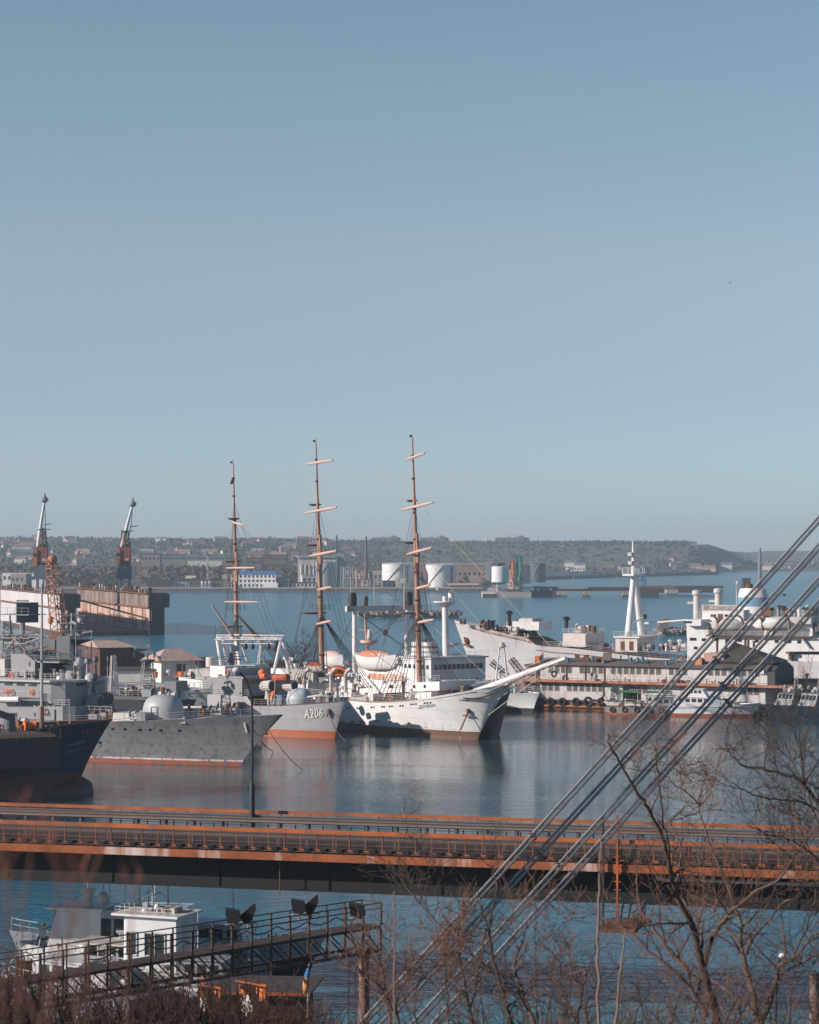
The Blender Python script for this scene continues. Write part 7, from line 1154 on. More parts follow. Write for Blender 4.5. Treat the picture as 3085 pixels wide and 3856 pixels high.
for i, (px, lab, fl_) in enumerate(((880, 'black floodlight facing left in the left pair on the walkway handrail', -1), (935, 'black floodlight tilted up in the left pair on the walkway handrail', 1), (1126, 'black floodlight facing left in the middle pair on the walkway handrail', -1), (1172, 'black floodlight tilted up in the middle pair on the walkway handrail', 1), (1345, 'big black and white floodlight at the walkway end', -1))):
    u = None; lo, hi = 0., LEN
    for _ in range(40):
        mid = (lo + hi) / 2; X = Wk.pos.x + mid * Wk.c - .05 * Wk.s; Y = Wk.pos.y + mid * Wk.s
        if CX + X * F / Y > px: lo = mid
        else: hi = mid
    t = T('floodlight', lab, 'floodlight', (X, Y, DZ + (1.12 if i < 4 else .55)), 0, 'floodlights on the walkway'); s_ = .34 if i < 4 else .42
    t.part('housing', MB().vprism([(-s_, .75), (s_ * .7, .62), (s_, .2), (s_ * .4, .05), (-s_ * .75, .12)] if fl_ < 0 else [(-s_, .3), (s_ * .9, .85), (s_, .5), (s_ * .3, .02), (-s_ * .6, .0)], -.28, .28), BLACK(), None, False); t.part('bracket', MB().cyl((0, 0, -.25), (0, 0, .1), .05, None, 6).beam((-.4, 0, -.02), (.4, 0, -.02), .06), OFFW()); t.part('lens', MB().beam((-s_ - .01, 0, .7), (-s_ * .78, 0, .15), .5, .03) if fl_ < 0 else MB().beam((-s_, 0, .34), (s_ * .85, 0, .88), .5, .03), OFFW() if i == 4 else glass(), None, False)
# ---- boats seen under the bridge ----
gx = random.Random(77)
BW = M('workboat_white', (.68, .68, .69), .5, .2, .6, dirt=(.3, .24, .22), amt=.3)
def railset(t, h, side=1): t.part('railing', MB().rail(h.edge(.3, .98, 10, side, 0, -.12), .9, 1.1, 2, .03), OFFW())
b1, hb1, _ = craft('pilot_boat', 'white pilot boat with tall bright wheelhouse, moored behind the lattice walkway', 'boat', 322, 3772, 158, 12.5, 4.0, lambda t: 1.9 + .3 * t ** 2, .8, BW)
a = b1.q(462, 3580, 1.4); c = b1.q(585, 3580, 1.4); wz0, wz1 = 1.7, b1.q(520, 3448, 1.4).z
wh = b1.part('wheelhouse', MB().prism([(a.x, -1.5), (a.x, 1.2), (a.x - .3, 1.5), (c.x - 1.6, 1.5), (c.x - 1.6, -1.5)], wz0, wz1), BW, None, False); b1.part('roof', MB().bx(c.x - 1.9, a.x + .6, -1.8, 1.9, wz1, wz1 + .14), WHITE(), wh, False)
for x0, x1 in ((a.x - 1.1, a.x - .4), (a.x - 3.2, a.x - 1.7)): b1.part('window', MB().bx(x0, x1, 1.48, 1.54, wz0 + (wz1 - wz0) * .45, wz0 + (wz1 - wz0) * .75), glass(), wh, False)
b1.part('bow_window', MB().bx(a.x - .02, a.x + .03, -.9, .8, wz0 + (wz1 - wz0) * .5, wz0 + (wz1 - wz0) * .8), glass(), wh, False); b1.part('mast', MB().cyl((a.x - 1.5, 0, wz1), (a.x - 1.5, 0, wz1 + 2.2), .06, .03, 6).beam((a.x - 1.5, -1.4, wz1 + 1.2), (a.x - 1.5, 1.4, wz1 + 1.2), .06), OFFW(), wh); b1.part('radar', MB().box((a.x - 1.1, .3, wz1 + .5), (.3, 1.5, .2), .5).cyl((a.x - 1.1, .3, wz1), (a.x - 1.1, .3, wz1 + .4), .2, None, 8), WHITE(), wh); b1.part('lamp', MB().ball((a.x - 2.4, 1.0, wz1 + .6), .22, 8).cyl((a.x - 2.4, 1, wz1), (a.x - 2.4, 1, wz1 + .5), .06, None, 5), WHITE(), wh)
b1.part('door', MB().bx(a.x - 1.68, a.x - 1.15, 1.5, 1.56, wz0 + .1, wz0 + 1.75), M('cabin_door', (.33, .36, .38), .6, .2, 1), wh, False)
for x0, x1 in ((a.x - 1.14, a.x - .36), (a.x - 3.25, a.x - 1.72)): z0_, z1_ = wz0 + (wz1 - wz0) * .43, wz0 + (wz1 - wz0) * .77; b1.part('window_frame', MB().beam((x0, 1.55, z0_), (x1, 1.55, z0_), .07).beam((x0, 1.55, z1_), (x1, 1.55, z1_), .07).beam((x0, 1.55, z0_), (x0, 1.55, z1_), .07).beam((x1, 1.55, z0_), (x1, 1.55, z1_), .07).beam(((x0 + x1) / 2, 1.55, z0_), ((x0 + x1) / 2, 1.55, z1_), .04), M('window_frame_pale'), wh, False)
b1.part('roof_rail', MB().rail([(c.x - 1.6, 1.7, wz1 + .14), (a.x + .4, 1.7, wz1 + .14), (a.x + .4, -1.6, wz1 + .14)], .45, .7, 2, .025), OFFW(), wh); b1.part('blue_band', MB().bx(c.x - 1.58, a.x - .3, 1.49, 1.53, wz0 + .55, wz0 + .75), STEELB(), wh, False); b1.part('roof_locker', MB().bx(c.x - 1, c.x, -.6, .6, wz1 + .14, wz1 + .5), OFFW(), wh, False)
for k in range(6): p, _, _, nn = hb1.frame(.25 + .12 * k, .7, 1); b1.part('fender', MB().cyl(p + nn * .18 - Vector((0, 0, .55)), p + nn * .18 + Vector((0, 0, .1)), .16, None, 8), BLACK() if k % 2 else STEELB())
b1.part('mooring_rope', MB().path(sag((-.5, 1.1, 2.1), (3.5, 3.5, .4), .5), .035, 4), ROPEL()); b1.part('deck_house', MB().bx(a.x + .8, a.x + 2.6, -1, 1, 1.9, 3.0, .1, .1), BW, None, False); clutter(b1, 14, (-11, 0), (-1.4, 1.4), 2.0, gx, [OFFW(), WHITE(), DGREY(), RUSTY()], .6); b1.part('ventilator_cowl', MB().path([(a.x + 1, .6, 1.8), (a.x + 1, .6, 3.0), (a.x + 1.3, .9, 3.3)], [.35, .28, .32], 8), BW); railset(b1, hb1)
b2, hb2, _ = craft('motor_cruiser', 'grey white motor cruiser with radar dome mast, farther back than the pilot boat', 'boat', 120, 3690, 165, 15, 4.2, lambda t: 2.2 + .5 * t ** 2, 1.0, BW)
a = b2.q(200, 3480, 1.4); wz0, wz1 = 2.2, b2.q(240, 3425, 1.4).z; wh = b2.part('wheelhouse', MB().vprism([(a.x + .6, wz0), (a.x - .3, wz1), (a.x - 3.6, wz1), (a.x - 3.6, wz0)], -1.4, 1.4), BW, None, False); b2.part('roof', MB().bx(a.x - 3.8, a.x + .5, -1.7, 1.7, wz1, wz1 + .16), WHITE(), wh, False); b2.part('saloon', MB().bx(a.x - 8.5, a.x - 3.65, -1.5, 1.5, wz0, wz1 + .1), M('teal_saloon', (.30, .38, .42), .6, .25, .6), None, False)
for k in range(5): b2.part('window', MB().bx(a.x - 8.2 + .95 * k, a.x - 7.5 + .95 * k, 1.49, 1.55, wz0 + .8, wz1 - .5), glass(), None, False)
b2.part('windscreen', MB().vprism([(a.x + .42, wz0 + .5), (a.x - .12, wz1 - .25), (a.x - .06, wz1 - .25), (a.x + .48, wz0 + .5)], -1.1, 1.1), glass(), wh, False); rd = b2.q(391, 3385, .2); b2.part('radar_dome', MB().ball(tuple(rd), .5, 12), WHITE()); b2.part('dome_mast', MB().cyl((rd.x, rd.y, wz1), (rd.x, rd.y, rd.z - .4), .16, .12, 8).cyl(rd + Vector((0, 0, .4)), rd + Vector((0, 0, 1)), .08, .03, 6), OFFW()); b2.part('funnel_vent', MB().lathe((b2.q(337, 3410, 0).x, 0, wz1 + .1), [(.3, 0), (.3, .9), (.55, .95), (.5, 1.2)], 10), WHITE()); clutter(b2, 10, (-13, -1), (-1.4, 1.4), 2.2, gx, [OFFW(), WHITE(), DGREY()], .6, 'vl'); railset(b2, hb2); b2.part('awning_frame', MB().path([(-1, -1.2, 2.2), (-1.3, -1.2, 3.8), (-1.3, 1.2, 3.8), (-1, 1.2, 2.2)], .05, 6).path([(-3, -1.2, 2.2), (-3.3, -1.2, 3.8), (-3.3, 1.2, 3.8), (-3, 1.2, 2.2)], .05, 6), OFFW()); b2.part('tall_aerial', MB().cyl((a.x - 5, .4, wz1), (a.x - 5.1, .4, wz1 + 3.4), .04, .02, 5), OFFW())
b3, hb3, _ = craft('work_launch', 'blue grey work launch with dark wheel shelter, nearest the walkway floodlights', 'boat', 1010, 3715, 8, 14, 4, lambda t: 2.0 + .5 * t ** 2, 1.0, M('launch_blue_grey', (.26, .30, .36), .5, .25, .6))
cabin(b3, -10.5, -6.5, 2.8, 1.9, 4.2, BW, .4, 3); cabin(b3, -6, -3.2, 2.4, 1.9, 3.2, BW, .5, 2); b3.part('mast', MB().cyl((-7, 0, 4.2), (-7, 0, 8.4), .07, .04, 6), OFFW()); b3.part('boat_hook', MB().cyl((-2, -1.2, 2.2), (-.8, -1.2, 4.6), .05, None, 5), OFFW()); clutter(b3, 10, (-5, 0), (-1.2, 1.2), 2.1, gx, [OFFW(), BLACK(), BW], .6); railset(b3, hb3, -1)
for k, (x, y) in enumerate(((-9.6, .5), (-8.4, -.4), (-7.6, .6), (-9, -.8))): b3.part('deck_lamp', MB().cyl((x, y, 4.2), (x, y, 4.9), .05, None, 5).ball((x, y, 5.05), .24, 8), WHITE())
b4, hb4, _ = craft('tug', 'black hulled tug with white raised bow, end-on beyond the walkway truss', 'tug', 1160, 3690, -6, 12, 4.2, lambda t: 2.0 + 1.1 * t ** 2, 1.3, M('tug_hull', (.03, .03, .034), .5, .25, .5, bands=[(1.6, (.52, .52, .53))]))
cabin(b4, -8, -4.2, 2.8, 2.0, 4.0, BW, .5, 3); clutter(b4, 8, (-4, .4), (-1.1, 1.1), 2.3, gx, [WHITE(), OFFW(), RUSTY()], .6); railset(b4, hb4, -1); b4.part('light_mast', MB().cyl((-5.4, 0, 4), (-5.4, 0, 6.6), .06, .03, 6).beam((-5.4, -.9, 5.6), (-5.4, .9, 5.6), .06), OFFW())
b5, hb5, _ = craft('cabin_launch', 'grey cabin launch with hooped frames, half hidden by brown brush at the frame edge', 'boat', 40, 3790, 150, 11, 3.6, lambda t: 1.7 + .3 * t, .8, M('launch_blue_grey'))
cabin(b5, -7, -2.5, 2.6, 1.7, 3.6, BW, .8, 3); b5.part('hoop_frame', MB().path(smoothline([(-1, -1.2, 1.7), (-1, -1.2, 3.2), (-1, 0, 3.7), (-1, 1.2, 3.2), (-1, 1.2, 1.7)], 3), .05, 6), OFFW()); clutter(b5, 8, (-9, 0), (-1.2, 1.2), 1.8, gx, [OFFW(), WHITE(), RUSTY()], .6); railset(b5, hb5)
b6, hb6, _ = craft('awning_boat', 'low white boat under a pale awning, between the cruiser and the frame edge', 'boat', 210, 3735, 160, 12, 3.8, lambda t: 1.8 + .3 * t, .8, BW)
b6.part('awning', MB().bx(-8, -2, -1.5, 1.5, 3.7, 3.8), OFFW(), None, False); b6.part('awning_post', MB().rail([(-8, 1.4, 1.8), (-2, 1.4, 1.8)], 1.9, 2, 1, .04), OFFW()); b6.part('sloping_windscreen', MB().vprism([(-1.6, 1.8), (-2.9, 3.5), (-3.0, 3.5), (-2.2, 1.8)], -1.3, 1.3), WHITE(), None, False); clutter(b6, 12, (-9, 0), (-1.3, 1.3), 1.9, gx, [OFFW(), M('crate_brown'), RUSTY(), DGREY()], .7); railset(b6, hb6)
for lab, px, py, hd, L, m_, s_ in (('dark launch with wheel shelter and tall mast, left edge of the water under the bridge', 70, 3600, 168, 11, 'launch_blue_grey', 7), ('small white launch with stub mast, right of the pilot boat wheelhouse', 760, 3660, 12, 9, 'workboat_white', 8), ('white open launch with cuddy, between the cruiser and the pilot boat', 330, 3680, 172, 9, 'workboat_white', 9), ('low grey work boat with winches, in front of the pilot boat', 480, 3800, 165, 10, 'launch_grey', 10), ('white trawler with high wheelhouse, farthest out of the boats under the bridge', 300, 3590, 168, 12, 'workboat_white', 11), ('grey blue launch with mast lamps, behind the left pair of floodlights', 690, 3610, 14, 12, 'launch_blue_grey', 12), ('pale launch with fenders, behind the brush left of the pilot boat', 150, 3650, 165, 11, 'workboat_white', 13)):
    t, h, o = craft('harbour_launch', lab, 'boat', px, py, hd, L, 3.2, lambda u: 1.6 + .4 * u * u, .8, M(m_)); cabin(t, -L * .72, -L * .38, 2.2, 1.5, 3.3 + .12 * (s_ - 7), BW if s_ % 2 else GREY(), .5, 3); t.part('mast', MB().cyl((-L * .5, 0, 3.3), (-L * .5, 0, 5.2 + s_ * .15), .05, .03, 6).beam((-L * .5, -.7, 4.6), (-L * .5, .7, 4.6), .06), OFFW())
    for k in range(3): t.part('mast_stay', MB().cyl((-L * .5, 0, 5.2), (-L * (.1 + .38 * k), (-1) ** k, 1.7), .015, None, 3), ROPE())
    t.part('radar', MB().box((-L * .55, 0, 3.6), (.25, 1.2, .18), .4), WHITE()); t.part('life_ring', MB().ring((-L * .6, 1.16 if hd > 90 else -1.16, 2.5), .3, .07), BUOY()); clutter(t, 14, (-L * .95, 0), (-1.1, 1.1), 1.7, random.Random(s_), [OFFW(), WHITE(), RUSTY(), DGREY(), BUOY()], .55, 'vlwvl'); railset(t, h, 1 if hd > 90 else -1)
for th_, n_, xr in ((b1, 16, (-11, -1)), (b2, 16, (-14, -1)), (b6, 14, (-11, 0)), (b5, 10, (-10, 0))): clutter(th_, n_, xr, (-1.5, 1.5), 2.15, gx, [OFFW(), WHITE(), DGREY(), RUSTY(), M('crate_brown')], .75, 'vlwv')
OP = M('orange_panel', (.78, .21, .035), .6, .35, 1.2, dirt=(.30, .07, .02), amt=.5, streak=False)
def booth(label, px, py, Y, w, h, hd):
    t = T('orange_booth', label, 'booth', (WX(px, Y), Y, WZ(py, Y)), hd); t.part('panel', MB().bx(-w / 2, -w * .08, 0, .05, .1, h * .8), OP, None, False); t.part('panel', MB().bx(w * .02, w * .5, .5, .55, .2, h * .95), OP, None, False); t.part('side_panel', MB().bx(-w / 2, -w / 2 + .05, .06, 1.2, 0, h * .9), OP, None, False)
    t.part('white_sheet', MB().add([(-w * .3, -.1, h * .6), (w * .1, -.15, h * .72), (w * .34, -.1, h * .35), (w * .05, -.2, h * .15), (-w * .2, -.15, h * .3)], [(0, 4, 3, 2, 1)]), WHITE(), None, False)
    for x in (-w / 2, -w * .1, w * .25, w / 2): t.part('post', MB().cyl((x, -.05, -.4), (x, -.05, h), .035, None, 5), RS)
    t.part('top_bar', MB().beam((-w / 2 - .1, -.05, h), (w / 2 + .1, -.05, h), .06), OR, None, False); return t
booth('smaller orange and white booth behind brown twigs, below the walkway', 775, 3830, 114, 1.0, 1.5, -48); booth('larger orange and white booth behind brown twigs, left of the small flag', 935, 3850, 114, 1.4, 1.9, -42)
t = T('boat_shed', 'dark boat shed with rust orange roof edge half hidden by bushes', 'shed', (WX(960, 121), 121, 5.0), -6); t.part('wall', MB().bx(-2.4, 2.4, 0, 4, -1, 3.2), M('dark_boards', (.05, .036, .03), .9, .4, 1), None, False); t.part('roof', MB().bx(-2.9, 2.9, -.5, 4.4, 3.2, 3.3), M('shed_roof', (.07, .05, .045), .9, .3, 1), None, False); t.part('roof_edge', MB().bx(-2.9, 2.9, -.58, -.5, 3.18, 3.33), OR, None, False); t.part('door', MB().bx(-.6, .6, -.05, .02, 0, 2.1), BLACK(), None, False)
t = T('small_flag', 'small furled blue and yellow flag on a thin staff before the water', 'flag', (WX(1155, 112), 112, 7.0), 0); z0 = WZ(3645, 112) - 7; t.part('staff', MB().cyl((-.05, 0, 0), (.12, 0, z0 + .2), .03, .02, 6), OFFW()); t.part('blue_cloth', MB().path([(.1, 0, z0 + .1), (.06, .04, z0 - .2), (.0, 0, z0 - .45)], [.05, .12, .14], 7), M('flag_blue')); t.part('yellow_cloth', MB().path([(.0, 0, z0 - .45), (-.02, .03, z0 - .8), (-.12, 0, z0 - 1.2)], [.14, .17, .04], 7), M('flag_yellow'))
# ---- people ----
def person(label, pos, hd, h, top, legs, lean=0, armup=0):
    t = T('person', label, 'person', pos, hd); s = h / 1.75
    V_ = [(0, 0, .95), (0, 0, 1.18), (lean * .5, 0, 1.42), (lean * .6, 0, 1.52), (lean * .75, 0, 1.60), (lean * .8, 0, 1.74), (lean * .5, .20, 1.42), (lean * .5 + .05, .27, 1.14 + armup), (.2, .24, .95 + armup * 1.8), (lean * .5, -.20, 1.42), (lean * .5 + .03, -.26, 1.14), (.16, -.23, .92), (0, .1, .92), (.03, .11, .50), (-.02, .12, .06), (.14, .13, .03), (0, -.1, .92), (.06, -.11, .50), (.04, -.12, .06), (.2, -.13, .03)]
    E_ = [(0, 1), (1, 2), (2, 3), (3, 4), (4, 5), (2, 6), (6, 7), (7, 8), (2, 9), (9, 10), (10, 11), (0, 12), (12, 13), (13, 14), (14, 15), (0, 16), (16, 17), (17, 18), (18, 19)]
    Rr = [.15, .15, .15, .06, .10, .09, .07, .055, .045, .07, .055, .045, .09, .07, .05, .05, .09, .07, .05, .05]
    me = bpy.data.meshes.new('body'); me.from_pydata([tuple(c * s for c in v) for v in V_], E_, []); o = bpy.data.objects.new('body', me); C.objects.link(o); o.modifiers.new('skin', 'SKIN'); sv = me.skin_vertices[0].data
    for i, r in enumerate(Rr): sv[i].radius = (r * s, r * s)
    sv[0].use_root = True; o.modifiers.new('sub', 'SUBSURF').levels = 1
    dg = bpy.context.evaluated_depsgraph_get(); dg.update(); m2 = bpy.data.meshes.new_from_object(o.evaluated_get(dg)); bpy.data.objects.remove(o)
    mats = [M(top, *{'navy_jacket': [(.03, .035, .05)], 'black_jacket': [(.02, .02, .024)], 'khaki_jacket': [(.16, .13, .09)]}[top], .9), M(legs, (.028, .028, .034), .9), M('skin', (.42, .25, .18), .6, .1)]; m2.materials.clear()
    for q in mats: m2.materials.append(q)
    for p in m2.polygons: z = p.center.z / s; y = abs(p.center.y) / s; p.material_index = 2 if z > 1.54 or (y > .19 and z < .99 and z > .7) else 1 if z < .93 else 0; p.use_smooth = True
    b = bpy.data.objects.new('body', m2); C.objects.link(b); b.parent = t.o; t.part('hair', MB().ball((lean * .82 * s - .02, 0, 1.70 * s), .105 * s, 9, 1.0), M('dark_hair', (.02, .016, .014), .9)); return t
def on(th, px, py, yl): p = th.q(px, py, yl); return (th.pos.x + p.x * th.c - p.y * th.s, th.pos.y + p.x * th.s + p.y * th.c, th.pos.z + p.z)
def ondeck(px, yl): p = Fr.q(px, 2700, yl); return (Fr.pos.x + p.x * Fr.c - yl * Fr.s, Fr.pos.y + p.x * Fr.s + yl * Fr.c, zf(p.x) - .02)
person('person in navy jacket standing by the turret breakwater on the frigate foredeck', ondeck(712, -2.2), -30, 1.8, 'navy_jacket', 'dark_trousers'); person('person in black jacket bent over the winches on the frigate foredeck', ondeck(766, -1.5), 200, 1.75, 'black_jacket', 'dark_trousers', .25); person('person in khaki jacket farthest forward on the frigate foredeck', ondeck(822, -.8), 160, 1.78, 'khaki_jacket', 'dark_trousers')
pz = Pr.pos; person('person in black jacket standing on the pier house balcony', (Pr.pos.x + Pr.q(2212, 2550, -1).x * Pr.c - 1 * Pr.s * 1, Pr.pos.y + Pr.q(2212, 2550, -1).x * Pr.s - Pr.c, zl(2557)), -110, 1.7, 'black_jacket', 'dark_trousers', .1); person('person in khaki jacket on the green canopied tour boat', on(c2, 2385, 2660, 0)[:2] + (1.5,), -60, 1.75, 'khaki_jacket', 'dark_trousers', .12, .2)
for px, py, Y, lab in ((2750, 1065, 900, 'lone gull high in the open sky'), (2953, 2243, 420, 'dark gull gliding low over the water near the cables'), (1077, 2376, 430, 'white gull over the water between middle and mizzen masts')):
    t = T('gull', lab, 'bird', W(px, py, Y), 30); m = MB().path([(-.42, 0, 0), (-.1, 0, .02), (.2, 0, .03), (.38, 0, .05)], [.02, .11, .12, .05], 8); t.part('body', m, WHITE() if py == 2376 else DGREY())
    for s_ in (-1, 1): t.part('wing', MB().add([(.15, 0, .08), (-.12, 0, .08), (-.1, s_ * .4, .3), (.12, s_ * .4, .3), (-.14, s_ * .85, .2), (-.02, s_ * .9, .2), (.15, 0, .1), (-.12, 0, .1), (-.1, s_ * .4, .325), (.12, s_ * .4, .325), (-.14, s_ * .85, .215), (-.02, s_ * .9, .215)], [(0, 1, 2, 3), (3, 2, 4, 5), (7, 6, 9, 8), (8, 9, 11, 10)]), WHITE() if py == 2376 else DGREY())
# ================= hillside, trees and brush =================
def hz_slope(px): return .196 + .026 * sst(1050, 1500, px)
def hill_z(x, y):
    if y < 8: return 27.6
    px = CX + x * F / y; z = H - y * hz_slope(px) * (1 + .9 / y) - 2.0 * math.exp(-y / 18) + .35 * math.sin(x * .7) * math.sin(y * .3)
    return max(z, -2) if y > 105 else z
m = MB(); xs = [i / 36 for i in range(-36, 37)]; ys = [-6, 4, 9, 14, 20, 27, 35, 44, 54, 64, 74, 84, 94, 104, 114, 124, 134, 140]
for y in ys:
    for u in xs: x = u * (10 + y * .42); m.v.append((x, y, hill_z(x, y) if y < 126 else -1.5))
n = len(xs); m.f = [(j * n + i, j * n + i + 1, (j + 1) * n + i + 1, (j + 1) * n + i) for j in range(len(ys) - 1) for i in range(n - 1)]
tag(m.build('hillside_ground', M('hillside_soil', (.085, .062, .045), .95, .5, .5, dirt=(.04, .03, .025), amt=.5, streak=False, bump=.6)), kind='structure')
tag(MB().bx(-60, 14, 126, 139, -2, 1.2).build('boat_quay', CONC, None, False), kind='structure')
BK = M('grey_brown_bark', (.14, .09, .07), .9, .4, 3, dirt=(.06, .042, .035), amt=.4, streak=False, bump=.4); BKD = M('dark_bark'); TW1 = M('twig_brown', (.14, .07, .047), .9, .3, 4); TW2 = M('twig_dark', (.06, .038, .03), .9, .3, 4); LB = M('pale_sapling_bark', (.27, .185, .15), .9, .3, 3)
P8 = lambda pts: [(2200 + .513 * x, 2750 + .513 * y) for x, y in pts]
P7 = lambda pts: [(1400 + .5217 * x, 2950 + .5217 * y) for x, y in pts]
rt = random.Random(101)
def limb(pts, Y, w0, w1, dY=0):
    n = len(pts); q = [W(x, y, Y + dY * i / max(1, n - 1)) for i, (x, y) in enumerate(pts)]; s = smoothline(q, 4); k = Y / F
    for i in range(1, len(s) - 1): s[i] = s[i] + Vector((rt.gauss(0, 1), rt.gauss(0, 1), rt.gauss(0, 1))) * k * 2.2
    return s, [(w0 + (w1 - w0) * (i / (len(s) - 1)) ** .7) * k * .43 for i in range(len(s))]
def tree(label, limbs, Y, bark, twm, dens=1.2, tl=1.9, depth=2, up=.25, rmin=.0075, foot=None):
    """limbs: list of (pixel polyline, start width, end width, depth drift); the first one is the trunk"""
    b = limbs[0][0][0]; base = W(b[0], b[1], Y); gz = hill_z(base.x, Y); t = T('bare_tree', label, 'tree', (base.x, Y, min(gz, base.z)), 0, None); off = -t.pos; tw = MB()
    for i, (pts, w0, w1, dy) in enumerate(limbs):
        s, r = limb(pts, Y, w0, w1, dy); s = [p + off for p in s]
        if i == 0: s = [Vector((s[0].x, 0, -.3))] + s; r = [r[0] * 1.1] + r
        t.part('trunk' if i == 0 else 'limb', MB().path(s, r, 8), bark); k0 = 0 if i else len(s) // 4; twigs(tw, s[k0:], [max(v, .02) for v in r[k0:]], rt, depth, dens * 1.6, tl * .92, up, 4, rmin)
    t.part('twigs', tw, twm); return t
tree('big leaning bare tree with dark trunk forking in front of the access platform', [(P8([(985, 2190), (960, 2060), (900, 1850), (850, 1650), (790, 1430), (690, 1230), (650, 1100), (600, 900), (560, 760), (470, 570), (400, 480), (330, 350), (210, 150), (170, 30)]), 44, 7, -4), (P8([(880, 1750), (930, 1550), (1010, 1420), (1140, 1280), (1280, 1170), (1430, 1090), (1520, 960), (1640, 780)]), 24, 6, -6), (P8([(790, 1400), (740, 1260), (670, 1160), (700, 1000), (710, 850), (640, 700), (660, 640), (720, 600)]), 16, 5, 3), (P8([(850, 1850), (700, 1700), (560, 1540), (480, 1400), (420, 1330), (380, 1100), (400, 950)]), 26, 6, 4), (P8([(910, 2100), (780, 1900), (640, 1750), (480, 1620), (350, 1500), (240, 1420), (130, 1380)]), 24, 6, 2), (P8([(560, 760), (570, 600), (545, 300), (520, 120)]), 12, 4, -3)], 70, BK, TW1, 1.15, 2.1)
tree('bare tree with upright grey trunk, right of the big leaning one', [(P8([(1300, 2190), (1240, 1950), (1190, 1750), (1150, 1560), (1150, 1430), (1090, 1230), (1000, 1020), (930, 850), (850, 620), (850, 560)]), 34, 6, 3), (P8([(1190, 1640), (1250, 1500), (1350, 1400), (1450, 1280), (1600, 1190)]), 18, 5, -3), (P8([(1250, 2080), (1100, 1950), (950, 1830), (800, 1740), (560, 1620)]), 20, 5, 4), (P8([(960, 1330), (970, 1250), (950, 1150), (960, 1000)]), 12, 4, 2), (P8([(1150, 1560), (1040, 1450), (990, 1380), (960, 1330)]), 14, 8, 2), (P8([(850, 560), (780, 480), (700, 420), (620, 380)]), 7, 3, -2), (P8([(850, 560), (870, 400), (900, 330)]), 7, 3, 2)], 76, BK, TW1, 1.1, 2.0)
tree('bare tree with pale crooked trunk bending right, beside the wooden pole', [(P8([(1290, 2190), (1390, 1930), (1430, 1750), (1500, 1700), (1570, 1640), (1640, 1550), (1740, 1470), (1850, 1420)]), 26, 7, -3), (P8([(1480, 1700), (1460, 1500), (1440, 1300), (1400, 1150)]), 13, 4, 3), (P8([(1420, 1790), (1560, 1720), (1700, 1650), (1850, 1600)]), 14, 5, -4), (P8([(1500, 1700), (1620, 1480), (1690, 1250), (1720, 1000), (1760, 800)]), 12, 4, 2)], 66, BK, TW2, 1.1, 1.9)
tree('bare tree outside the frame edge reaching in with long boughs above the bridge', [(P8([(1990, 2190), (1950, 1700), (1900, 1200), (1850, 800), (1790, 620), (1700, 520), (1600, 390), (1500, 330), (1350, 290), (1170, 260), (1090, 190), (1040, 90)]), 40, 5, 0), (P8([(1800, 640), (1600, 530), (1450, 510), (1300, 490), (1180, 440), (1090, 380)]), 12, 4, -3), (P8([(1820, 700), (1760, 450), (1700, 420), (1580, 340), (1520, 200), (1480, 120), (1360, 40)]), 12, 3, 3), (P8([(1900, 1200), (1800, 1050), (1640, 880), (1500, 800), (1350, 760), (1200, 700)]), 12, 4, -4), (P8([(1800, 650), (1680, 720), (1540, 640), (1400, 560)]), 9, 3, 2), (P8([(1850, 900), (1700, 640), (1600, 200), (1640, 60)]), 10, 3, 2)], 72, BKD, TW2, 1.2, 2.1)
tree('thin bare tree with two dark stems crossing behind the lowest cable', [(P7([(1010, 1750), (960, 1560), (900, 1350), (850, 1100), (880, 900), (910, 760), (880, 650), (860, 560)]), 24, 5, 2), (P7([(850, 1100), (830, 1000), (790, 900), (760, 760)]), 10, 3, -2), (P7([(1000, 1690), (900, 1420), (740, 1240), (540, 1060), (330, 850), (190, 660), (130, 560)]), 16, 5, 5), (P7([(350, 860), (370, 760), (420, 680), (490, 580)]), 8, 3, 3)], 64, BKD, TW2, 1.25, 1.7)
tree('forked bare tree with warm brown bark left of the pale saplings', [(P7([(1180, 1750), (1120, 1600), (1040, 1380), (1030, 1300), (1090, 1120), (1120, 1010)]), 24, 6, 2), (P7([(1130, 1640), (1060, 1480), (1180, 1430), (1400, 1380), (1550, 1340)]), 12, 4, -3), (P7([(1550, 1370), (1450, 1290), (1260, 1060), (1160, 1010), (1090, 920)]), 9, 5, 3), (P7([(1480, 1750), (1500, 1600), (1550, 1370)]), 12, 9, 2), (P7([(1200, 1730), (1180, 1450), (1185, 1000)]), 9, 5, 3)], 62, BK, TW1, 1.25, 1.7)
tree('slim twisted bare tree in front of where the cables meet the brush', [(P7([(730, 1750), (700, 1600), (650, 1350), (620, 1150), (640, 950), (660, 800)]), 18, 4, 2), (P7([(700, 1640), (760, 1450), (800, 1200), (830, 1000)]), 13, 4, -3), (P7([(700, 1600), (560, 1330), (540, 1200)]), 9, 4, 3)], 60, BK, TW1, 1.3, 1.6)
tree('spindly bare tree right of the walkway column, dense fine twigs', [(P7([(130, 1760), (120, 1600), (90, 1450), (60, 1250), (70, 1100)]), 20, 5, 2), (P7([(200, 1760), (180, 1560), (250, 1400), (300, 1250)]), 13, 4, -2), (P7([(120, 1640), (20, 1450), (-60, 1300), (-100, 1180)]), 10, 4, 3), (P7([(560, 1760), (540, 1600), (530, 1300), (500, 1150)]), 13, 4, 3), (P7([(330, 1760), (320, 1540), (380, 1350)]), 10, 4, 2)], 58, BK, TW1, 1.7, 1.5)
